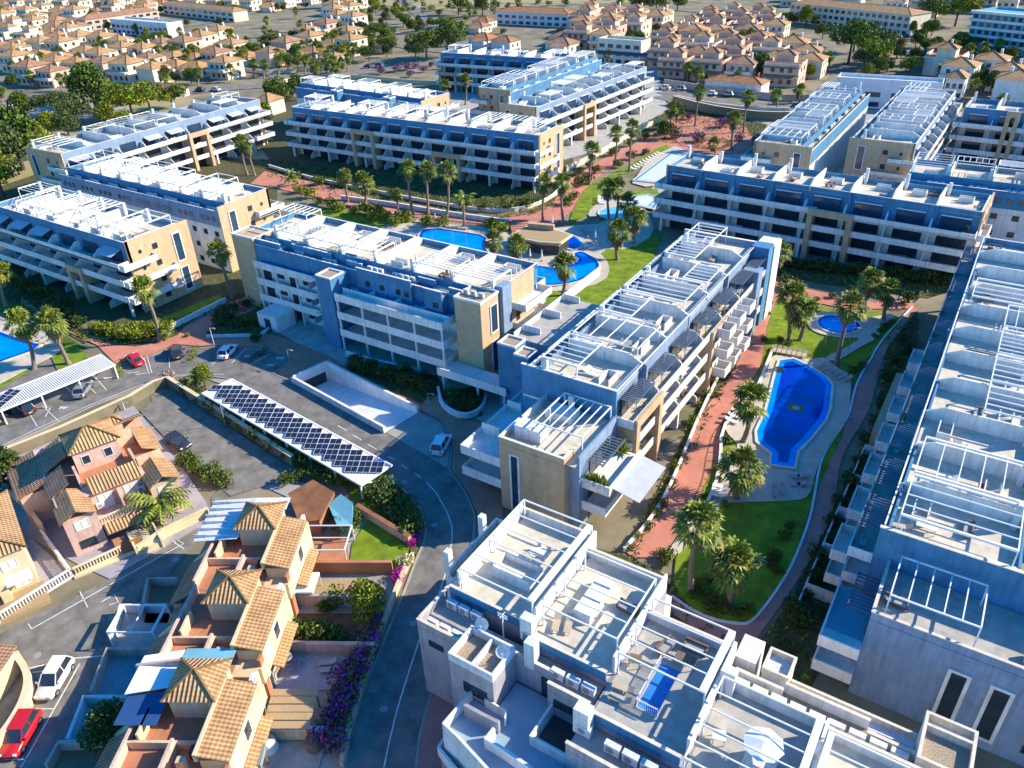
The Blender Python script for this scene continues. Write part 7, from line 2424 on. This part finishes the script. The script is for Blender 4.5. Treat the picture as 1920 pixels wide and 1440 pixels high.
# its garden, steps and yellow balustrade
s = MB()
for i in range(6): s.box(1.2 + i * .4, 1.6 + i * .4, 4.0, 5.6, 0, 1.3 - i * .2)
s.build('entrance_steps', 'terra', bh)
s = MB().box(1.2, 5.0, 5.7, 5.95, 0, 1.6); s.box(1.2, 5.0, 8.6, 8.85, 0, 1.4); s.box(1.3, 4.8, 5.96, 8.59, 0, .9)
s.build('porch_wall', 'ochre', bh)
gpoly('garden_ground', None, None, [(60, 1010), (150, 1060), (205, 1085), (265, 1050), (400, 972), (385, 940), (345, 880), (250, 760), (0, 870), (0, 1160), (140, 1083)], .02, .10, 'mauve', 'structure')
gpoly('court_floor', None, None, [(262, 770), (300, 740), (320, 730), (552, 880), (535, 905), (480, 915), (432, 930), (345, 858)], .02, .13, 'asphalt', 'structure')
balustrade('yellow balustrade in front of the big pink house', PX([(143, 1082), (232, 1040)]), .3, 1.1, 'ochre')
balustrade('long white balustrade along the street at the left edge', PX([(0, 1172), (138, 1084)]), .3, 1.2, 'white')
balustrade('white balustrade between the yellow house yard and the pink house', PX([(138, 1084), (84, 1010)]), .3, 1.2, 'white')
wall('garden_wall', 'cream wall of the pink house garden along the street', PX([(262, 1040), (310, 1008), (392, 968), (400, 975)]), 1.3, .4, 'ochre', 'ochre')
wall('garden_wall', 'wall under the yellow balustrade', PX([(140, 1084), (262, 1034)]), .32, .5, 'ochre')
g_ = MB().box(-.7, .7, -.05, .05, 0, 1.7)
q = at(262, 1030)
tag(g_.build('garden_gate', 'wood', None, (q.x, q.y, .1), math.radians(69)), 'brown wooden gate at the end of the yellow balustrade', 'gate')

# ---- yellow house at the left edge and the corner house
O = at(112, 1128)
yh = thing('yellow_house', 'yellow house cut by the left edge with white shutters and a round table terrace', 'house', (O.x, O.y, 0), math.radians(-20))
W = lambda nm, m, *q: MB().box(*q).build(nm, m, yh)
W('wall', 'ochre', -16, -4.2, -14, -1.2, 0, 6.0)
MB().hip(-16, -4.2, -14, -1.2, 6.0, 1.8, over=.4).build('roof', 'tile', yh)
W('terrace', 'reed', -4.19, -.4, -9, -.8, 0, .5)
W('lower_wing', 'ochre', -4.19, -3.0, -12, -4, 0, 3.0)
for y in (-3, -7): window(yh, 1.6, 1.3, -4.18, y, 3.6, math.pi / 2, 's')
window(yh, 1.6, 1.3, -4.18, -2.6, .9, math.pi / 2, 's'); window(yh, 2.2, 2.0, -2.98, -6, .5, math.pi / 2, 'd')
MB().prism([(-4.15, -4.0), (-2.6, -4.0), (-2.6, -1.4), (-4.15, -1.4)], [2.9, 2.6, 2.6, 2.9], [3.0, 2.7, 2.7, 3.0]).build('awning', 'white_b', yh)
q = at(55, 1078)
t = thing('round_table', 'round table with a shadow on the yellow house terrace', 'table', (q.x, q.y, .5))
MB().cyl(0, 0, .7, .76, .75, .75, 14).build('table_top', 'cream', t); MB().cyl(0, 0, 0, .7, .08, .08, 6).build('leg', 'metal_d', t)
wall('garden_wall', 'pale wall with a round top between the yellow and the pink house', PX([(88, 1010), (45, 950), (22, 930)]), 2.2, .4, 'peach', 'peach')
O = at(40, 1300)
c_ = thing('corner_house', 'brown roofed house with a curved sandy wall at the lower left edge', 'house', (O.x, O.y, 0), math.radians(31))
MB().box(-12, -1.5, -8, 3, 0, 3.0).build('wall', 'ochre', c_)
slope_roof(c_, -12, -1.2, -8.2, 3.3, 3.0, 4.6, '+x', 'tile_p', 'roof')
wall('boundary_wall', 'curved sandy wall beside the parked white car', smooth(PX([(40, 1245), (66, 1285), (58, 1330), (30, 1380), (-10, 1430)]), 2, False), 1.8, .5, 'ochre', 'ochre')
O = at(305, 985)

# ================================================================== THE TOWN BEYOND
def house_proto(kind, wm, rm, seed):
    R = random.Random(seed)
    t = thing('town_house', 'x', 'house')
    if kind == 'tower':        # flat terrace with a small hipped tower and a tiled skirt
        MB().box(-5, 5, -5, 5, 0, 5.4).build('wall', wm, t)
        MB().box(-4.8, 4.8, -4.8, 4.8, 5.401, 5.45).build('roof_terrace', 'terra', t)
        p = MB(); p.box(-5, 5, -5, -4.8, 5.46, 6.3); p.box(-5, -4.8, -4.8, 5, 5.46, 6.3); p.box(4.8, 5, -4.8, 5, 5.46, 6.3)
        p.build('parapet', wm, t)
        MB().box(-3.0, 2.2, .2, 4.8, 5.46, 7.9).build('tower_wall', wm, t)
        MB().hip(-3.0, 2.2, .2, 4.8, 7.9, 1.3, over=.5).build('tower_roof', rm, t)
        b = MB(); b.slope([(-5.3, -6.6, 2.6), (5.3, -6.6, 2.6), (5.3, -5.0, 3.4), (-5.3, -5.0, 3.4)]); b.slope([(-5.3, -5.6, 5.2), (5.3, -5.6, 5.2), (5.3, -3.2, 6.6), (-5.3, -3.2, 6.6)])
        b.build('skirt_roof', rm, t)
    elif kind == 'low':
        MB().box(-5, 5, -4, 4, 0, 3.2).build('wall', wm, t)
        MB().hip(-5, 5, -4, 4, 3.2, 1.9, over=.5).build('roof', rm, t)
        MB().box(-1.5, 4.5, -6.5, -4.01, 0, 2.8).build('porch', wm, t)
        b = MB(); b.slope([(-1.8, -6.8, 2.7), (4.8, -6.8, 2.7), (4.8, -4.0, 3.4), (-1.8, -4.0, 3.4)]); b.build('porch_roof', rm, t)
    else:                       # two storeys, hipped, balcony
        MB().box(-4.5, 4.5, -4.5, 4.5, 0, 6.0).build('wall', wm, t)
        MB().hip(-4.5, 4.5, -4.5, 4.5, 6.0, 2.0, over=.45).build('roof', rm, t)
        MB().box(-4.5, 4.5, -6.2, -4.51, 2.8, 3.7).build('balcony', 'cream', t)
        MB().box(1.6, 2.3, 1, 1.7, 6.4, 8.6).build('chimney', 'white_b', t)
    hh = [(.9, 1.2)] if kind == 'low' else [(.9, 1.2), (3.9, 1.2)]
    ww = 4.5 if kind == 'two' else 5
    dd = 4.5 if kind == 'two' else (5 if kind == 'tower' else 4)
    for z, h in hh:
        for x in (-2.4, 0.2, 2.6):
            if kind == 'low' and x > -2: continue
            w = MB().box(x - .6, x + .6, -dd - .03, -dd + .02, z, z + h); w.build('window', 'glass', t)
        for y in (-1.8, 1.8):
            MB().box(ww - .02, ww + .03, y - .55, y + .55, z, z + h).build('window', 'glass', t)
            MB().box(-ww - .03, -ww + .02, y - .55, y + .55, z, z + h).build('window', 'glass', t)
    return t


PROTO = {}
for i, (k, w_, r_) in enumerate([('tower', 'pk', 'tile_p'), ('tower', 'cr', 'tile'), ('low', 'cream', 'tile'), ('low', 'white', 'tile_o'), ('two', 'cream', 'tile'), ('two', 'pk', 'tile_p'), ('two', 'white', 'tile'), ('low', 'cr', 'tile_p')]):
    PROTO[i] = (k, {'pk': 'town_pink', 'cr': 'cream'}.get(w_, w_), r_)
mat('town_pink', (.62, .46, .36), .85, .12, .3)
HP = {}
RT = random.Random(77)
USED = []


def place_house(pi, x, y, rz, label, group, s=1.0):
    if pi not in HP:
        k, w_, r_ = PROTO[pi]
        HP[pi] = house_proto(k, w_, r_, pi)
        o = HP[pi]
        kids(o)
        for c in kids(o): kids(c)
        o.location = (x, y, 0); o.rotation_euler = (0, 0, rz); o.scale = (s, s, s)
        tag(o, label, 'house', group)
        return o
    return dup(HP[pi], (x, y, 0), rz, label, group, s)


def inpoly(x, y, P):
    c = False
    j = len(P) - 1
    for i in range(len(P)):
        if (P[i][1] > y) != (P[j][1] > y) and x < (P[j][0] - P[i][0]) * (y - P[i][1]) / (P[j][1] - P[i][1]) + P[i][0]: c = not c
        j = i
    return c


# zones: outline in photo pixels, row angle, spacings, house kinds, labels
CLEAR = [(160, 345, 30, 80), (300, 460, 10, 55), (1460, 1730, 25, 85), (920, 1080, 22, 66), (1790, 1960, 40, 125), (1540, 1780, 150, 215), (1555, 1665, 75, 140), (1620, 1750, 30, 110), (1305, 1440, 150, 190), (680, 860, 0, 110)]
ZONES = [
    ([(0, 172), (130, 165), (430, 155), (470, 100), (420, 62), (200, 80), (0, 100)], 96, 13.5, 17, (4, 4, 5, 2), 'behind the far left pines', 'houses behind the far left pines'),
    ([(0, 95), (200, 72), (420, 50), (600, 18), (620, -30), (300, -30), (0, -30)], 98, 15, 21, (2, 3, 4, 7, 1), 'in the upper left town', 'houses of the upper left town'),
    ([(450, 125), (560, 128), (740, 112), (740, 62), (600, 60), (520, 88), (470, 100)], 88, 13, 18, (4, 2, 5), 'among the palms left of the farthest blue block', 'houses among the far palms'),
    ([(610, 55), (740, 58), (845, 72), (840, 40), (770, 28), (690, 5), (620, 10)], 84, 14, 18, (6, 4, 2), 'below the far road bend', 'houses below the far road bend'),
    ([(1070, 98), (1010, 70), (960, 35), (1130, 40), (1500, 40), (1590, 92), (1520, 150), (1420, 165), (1250, 150), (1230, 98)], 92, 12.5, 15.0, (0, 1, 5, 0, 4), 'in the upper middle rows', 'little towered houses of the upper middle rows'),
    ([(1680, 150), (1600, 150), (1640, 95), (1700, 62), (1800, 70), (1920, 90), (1960, 190), (1890, 195), (1760, 150)], 84, 12.5, 17, (6, 4, 1, 6), 'in the upper right streets', 'houses of the upper right streets'),
    ([(1420, -25), (1960, -10), (1960, 20), (1800, 30), (1720, 40), (1460, 12)], 90, 15, 22, (4, 0, 6), 'above the long tiled building', 'houses above the long tiled building'),
    ([(880, 45), (960, 40), (1110, 70), (1100, 100), (900, 88)], 88, 13, 17, (7, 3), 'just behind the farthest blue block', 'low houses behind the farthest blue block'),
]
CAND = []
KD = {'tower': 'with a small roof tower', 'low': 'low', 'two': 'two storeyed'}
HALLS = [(-20, 50)]
for zi, (zone, ang, sx, sy, kinds, lab, grp) in enumerate(ZONES):
    Z = PX(zone)
    a = math.radians(ang - 90)
    sx *= 1.2; sy *= 1.14
    xs = [p[0] for p in Z]; ys = [p[1] for p in Z]
    cx, cy = sum(xs) / len(xs), sum(ys) / len(ys)
    R_ = max(max(xs) - min(xs), max(ys) - min(ys))
    nx, ny = int(R_ / sx) + 1, int(R_ / sy) + 1
    for iy in range(-ny, ny):
        for ix in range(-nx, nx):
            if ix % 9 == 8: continue
            lx = ix * sx + RT.uniform(-1.2, 1.2) + (iy % 2) * sx * .4
            ly = iy * sy + RT.uniform(-1.0, 1.0)
            x, y = cx + lx * math.cos(a) - ly * math.sin(a), cy + lx * math.sin(a) + ly * math.cos(a)
            if not inpoly(x, y, Z): continue
            q = proj((x, y, 4))
            if q[0] < -30 or q[0] > 1950 or q[1] < -20: continue
            if any(u0 < q[0] < u1 and v0 < q[1] < v1 for u0, u1, v0, v1 in CLEAR): continue
            if any(abs(x - u[0]) + abs(y - u[1]) < 13 for u in USED): continue
            USED.append((x, y))
            CAND.append((math.hypot(x, y), x, y, a + (math.pi if RT.random() < .18 else 0), RT.choice(kinds), zi, RT.uniform(1.12, 1.36)))
CAND.sort()
ADJ = ['pinkish towered', 'cream towered', 'cream low', 'white orange tiled low', 'cream two storey', 'pinkish two storey', 'white two storey', 'brown tiled low']
for d, x, y, rz, pi, zi, s_ in CAND[:300]:
    place_house(pi, x, y, rz, ADJ[pi] + ' house ' + ZONES[zi][5], ADJ[pi] + ' ' + ZONES[zi][6], s_)
rest = [MB(), MB()]
for d, x, y, rz, pi, zi, s_ in CAND[300:]:
    a, b = MB(), MB()
    h = 5.8 if pi in (0, 1, 4, 5, 6) else 3.2
    a.box(-4.5, 4.5, -4.5, 4.5, 0, h, RT.choice([0, 0, 1]))
    for k in (-2.4, 0, 2.4): a.box(k - .6, k + .6, -4.55, -4.5, h - 2, h - .8, 2); a.box(4.5, 4.55, k - .6, k + .6, h - 2, h - .8, 2)
    a.hip(-4.5, 4.5, -4.5, 4.5, h, 1.9, 3, .5)
    if pi < 2: a.box(-2, 2, 0, 4, h, h + 3.2, 0); a.hip(-2, 2, 0, 4, h + 3.2, 1.2, 3, .4)
    c_, s2 = math.cos(rz), math.sin(rz)
    k0 = len(rest[0].v)
    rest[0].v += [(x + v[0] * c_ - v[1] * s2, y + v[0] * s2 + v[1] * c_, v[2]) for v in a.v]
    rest[0].f += [tuple(k0 + i for i in f) for f in a.f]; rest[0].m += a.m; rest[0].uv += a.uv
tag(rest[0].build('distant_houses', ['cream', 'town_pink', 'glass', 'tile']), 'mass of small cream and tile roofed houses along the top edge of the photo', 'houses', None, 'stuff')
print('town houses', len(CAND))


# larger named buildings of the town
def hall(label, p0, p1, depth, h, wm, rm, roof='hip', nm='town_building', nwin=14, rise=2.2, z=0):
    a, b = at(*p0), at(*p1)
    L = (b - a).length
    rz = math.atan2(b.y - a.y, b.x - a.x)
    t = thing(nm, label, 'building', (a.x, a.y, 0), rz)
    MB().box(0, L, 0, depth, 0, h).build('wall', wm, t)
    if roof == 'hip': MB().hip(0, L, 0, depth, h, rise, over=.5).build('roof', rm, t)
    else:
        r = MB(); r.box(0, L, 0, .3, h, h + 1); r.box(0, L, depth - .3, depth, h, h + 1); r.box(0, .3, .3, depth - .3, h, h + 1); r.box(L - .3, L, .3, depth - .3, h, h + 1)
        r.build('parapet', wm, t)
    for k in range(int(h / 3)):
        if nm == 'glass_building': MB().box(-.5, L + .5, -1.6, -.01, k * 3.1 + 2.7, k * 3.1 + 3.7).build('balcony', 'white', t)
        for i in range(nwin):
            x = L * (i + .5) / nwin
            MB().box(x - L / nwin * .3, x + L / nwin * .3, -.04, .01, k * 3.1 + .6, k * 3.1 + 2.2).build('window', 'glass_b' if nm == 'glass_building' else 'glass', t)
    return t


hall('long three storey tiled building at the top right of the town', (1478, 40), (1700, 68), 16, 9.5, 'cream', 'tile', nwin=20)
hall('second long tiled building left of the dry field, orange roofed', (932, 45), (1065, 52), 14, 7, 'white_b', 'tile_o', nwin=10)
hall('turquoise glazed apartment building in the top right corner', (1808, 92), (1960, 112), 18, 15, 'turq', 'white', 'flat', 'glass_building', 11)
hall('long pinkish tiled terrace in the upper left town', (165, 58), (300, 38), 12, 6.5, 'pink', 'tile_p', nwin=10)
hall('white flat roofed terrace with a blue top floor in the upper left town', (213, 62), (318, 72), 11, 7.5, 'white_b', 'tile', 'flat', nwin=12)
hall('long ochre tiled terrace right of the blue topped one', (308, 26), (440, 42), 11, 6.5, 'cream', 'tile', nwin=12)
hall('white bungalow with a blue awning by the upper road', (1320, 172), (1425, 182), 9, 4.2, 'white', 'tile_o', nwin=6, rise=1.8)
hall('white parapet building above the upper right pair of blocks', (1560, 198), (1755, 212), 8, 8.5, 'white_b', 'white', 'flat', nwin=4)
hall('solar panelled flat building behind the upper pair of blocks', (1120, 118), (1200, 125), 9, 9.5, 'cream', 'white', 'flat', nwin=5)
hall('tiled house peeping over the white parapet building', (1765, 185), (1800, 188), 9, 7, 'white', 'tile', nwin=3)
hall('tiled bungalow with brown roof among the yellow green grove', (275, 182), (330, 186), 8, 3, 'cream', 'tile_p', nwin=4)
hall('brown tiled house at the left edge above the first block', (-40, 300), (40, 268), 10, 4, 'white', 'tile_p', nwin=4)
hall('cream house with tiles at the end of the far left block', (482, 215), (508, 218), 8, 5, 'cream', 'tile', nwin=2)
t = thing('roof_solar_array', 'row of dark tilted solar panels behind the upper pair of blocks', 'solar array', tuple(at(1125, 118, 0)))
b0, b1 = at(1125, 100, 10.6), at(1210, 106, 10.6)
for i in range(16):
    p = b0.lerp(b1, i / 15) - t.location
    MB().prism([(p.x - 1.2, p.y - 1), (p.x + .9, p.y - 1), (p.x + .9, p.y + 1), (p.x - 1.2, p.y + 1)], [10.6, 10.6, 11.6, 11.6], [10.65, 10.65, 11.65, 11.65]).build('solar_panel', 'solar', t)

# town palms and trees
RP = random.Random(9)
TP = [(125, 115), (82, 105), (150, 105), (265, 80), (300, 92), (332, 95), (372, 135), (432, 130), (410, 92), (500, 38), (520, 75), (545, 82), (562, 45), (585, 62), (572, 112), (600, 92), (612, 72), (640, 92), (540, 110), (520, 100), (480, 90), (555, 20), (330, 8), (275, 60), (192, 75), (60, 140), (5, 170), (30, 95), (690, 30), (655, 60), (1440, 98), (1390, 68), (1535, 95), (1600, 60), (1845, 48 + 50), (1817, 92), (1790, 108), (1628, 22), (1530, 36), (1455, 180), (1310, 135), (1290, 128), (1300, 70), (840, 62), (865, 48), (880, 20), (455, 100), (700, 72), (20, 60), (110, 60), (225, 90), (1880, 190), (1705, 40), (1500, 170), (590, 130), (610, 120), (640, 118), (560, 95), (350, 110), (290, 120)] + [(RP.uniform(430, 760), RP.uniform(55, 130)) for _ in range(34)] + [(RP.uniform(20, 430), RP.uniform(50, 150)) for _ in range(22)] + [(RP.uniform(1100, 1560), RP.uniform(45, 150)) for _ in range(14)] + [(RP.uniform(1650, 1900), RP.uniform(60, 190)) for _ in range(12)]
for i, (x, y) in enumerate(TP):
    palm((x, y + 26 if y > 60 else y + 16), (x, y), 'palm rising between the roofs of the distant town, ' + ('left part', 'middle', 'right part')[0 if x < 400 else (1 if x < 900 else 2)], 'palms of the distant town ' + str(0 if x < 400 else (1 if x < 900 else 2)), 1.0)
for i in range(330):
    zi = RP.choice([0, 1, 1, 2, 2, 3, 4, 5, 5])
    z = ZONES[zi][0]
    Z = PX(z)
    for _ in range(20):
        x = RP.uniform(min(p[0] for p in z), max(p[0] for p in z)); y = RP.uniform(min(p[1] for p in z), max(p[1] for p in z))
        if inpoly(x, y, z): break
    g = at(x, max(y, -10))
    if any(abs(g.x - u[0]) < 5 and abs(g.y - u[1]) < 5 for u in USED): continue
    tree(0, i, RP.choice(['round', 'pine', 'round', 'round']), RP.choice([GR, DK_, YL, GY]), 1, 'garden tree between the houses ' + ZONES[zi][5], 'garden trees ' + ZONES[zi][5], pos=(g.x, g.y, 0), sc=(RP.uniform(.8, 1.5),) * 3)
for i, (pl, cnt) in enumerate([([(690, 5), (860, 20), (980, 8), (1300, 2)], 40), ([(0, 215), (120, 205), (250, 190)], 8), ([(880, 40), (900, 60), (870, 80)], 10)]):
    P = PX(pl)
    for k in range(cnt):
        t_ = RP.uniform(0, len(P) - 1.001); a = int(t_); f = t_ - a
        x = P[a][0] * (1 - f) + P[a + 1][0] * f + RP.uniform(-25, 25); y = P[a][1] * (1 - f) + P[a + 1][1] * f + RP.uniform(-25, 25)
        tree(i, k, 'shrub', RP.choice([GR, GY, YL]), 1, 'scrub bush on the dry field beyond the town', 'scrub bushes of the dry field', pos=(x, y, 0), sc=(RP.uniform(2, 4),) * 3)
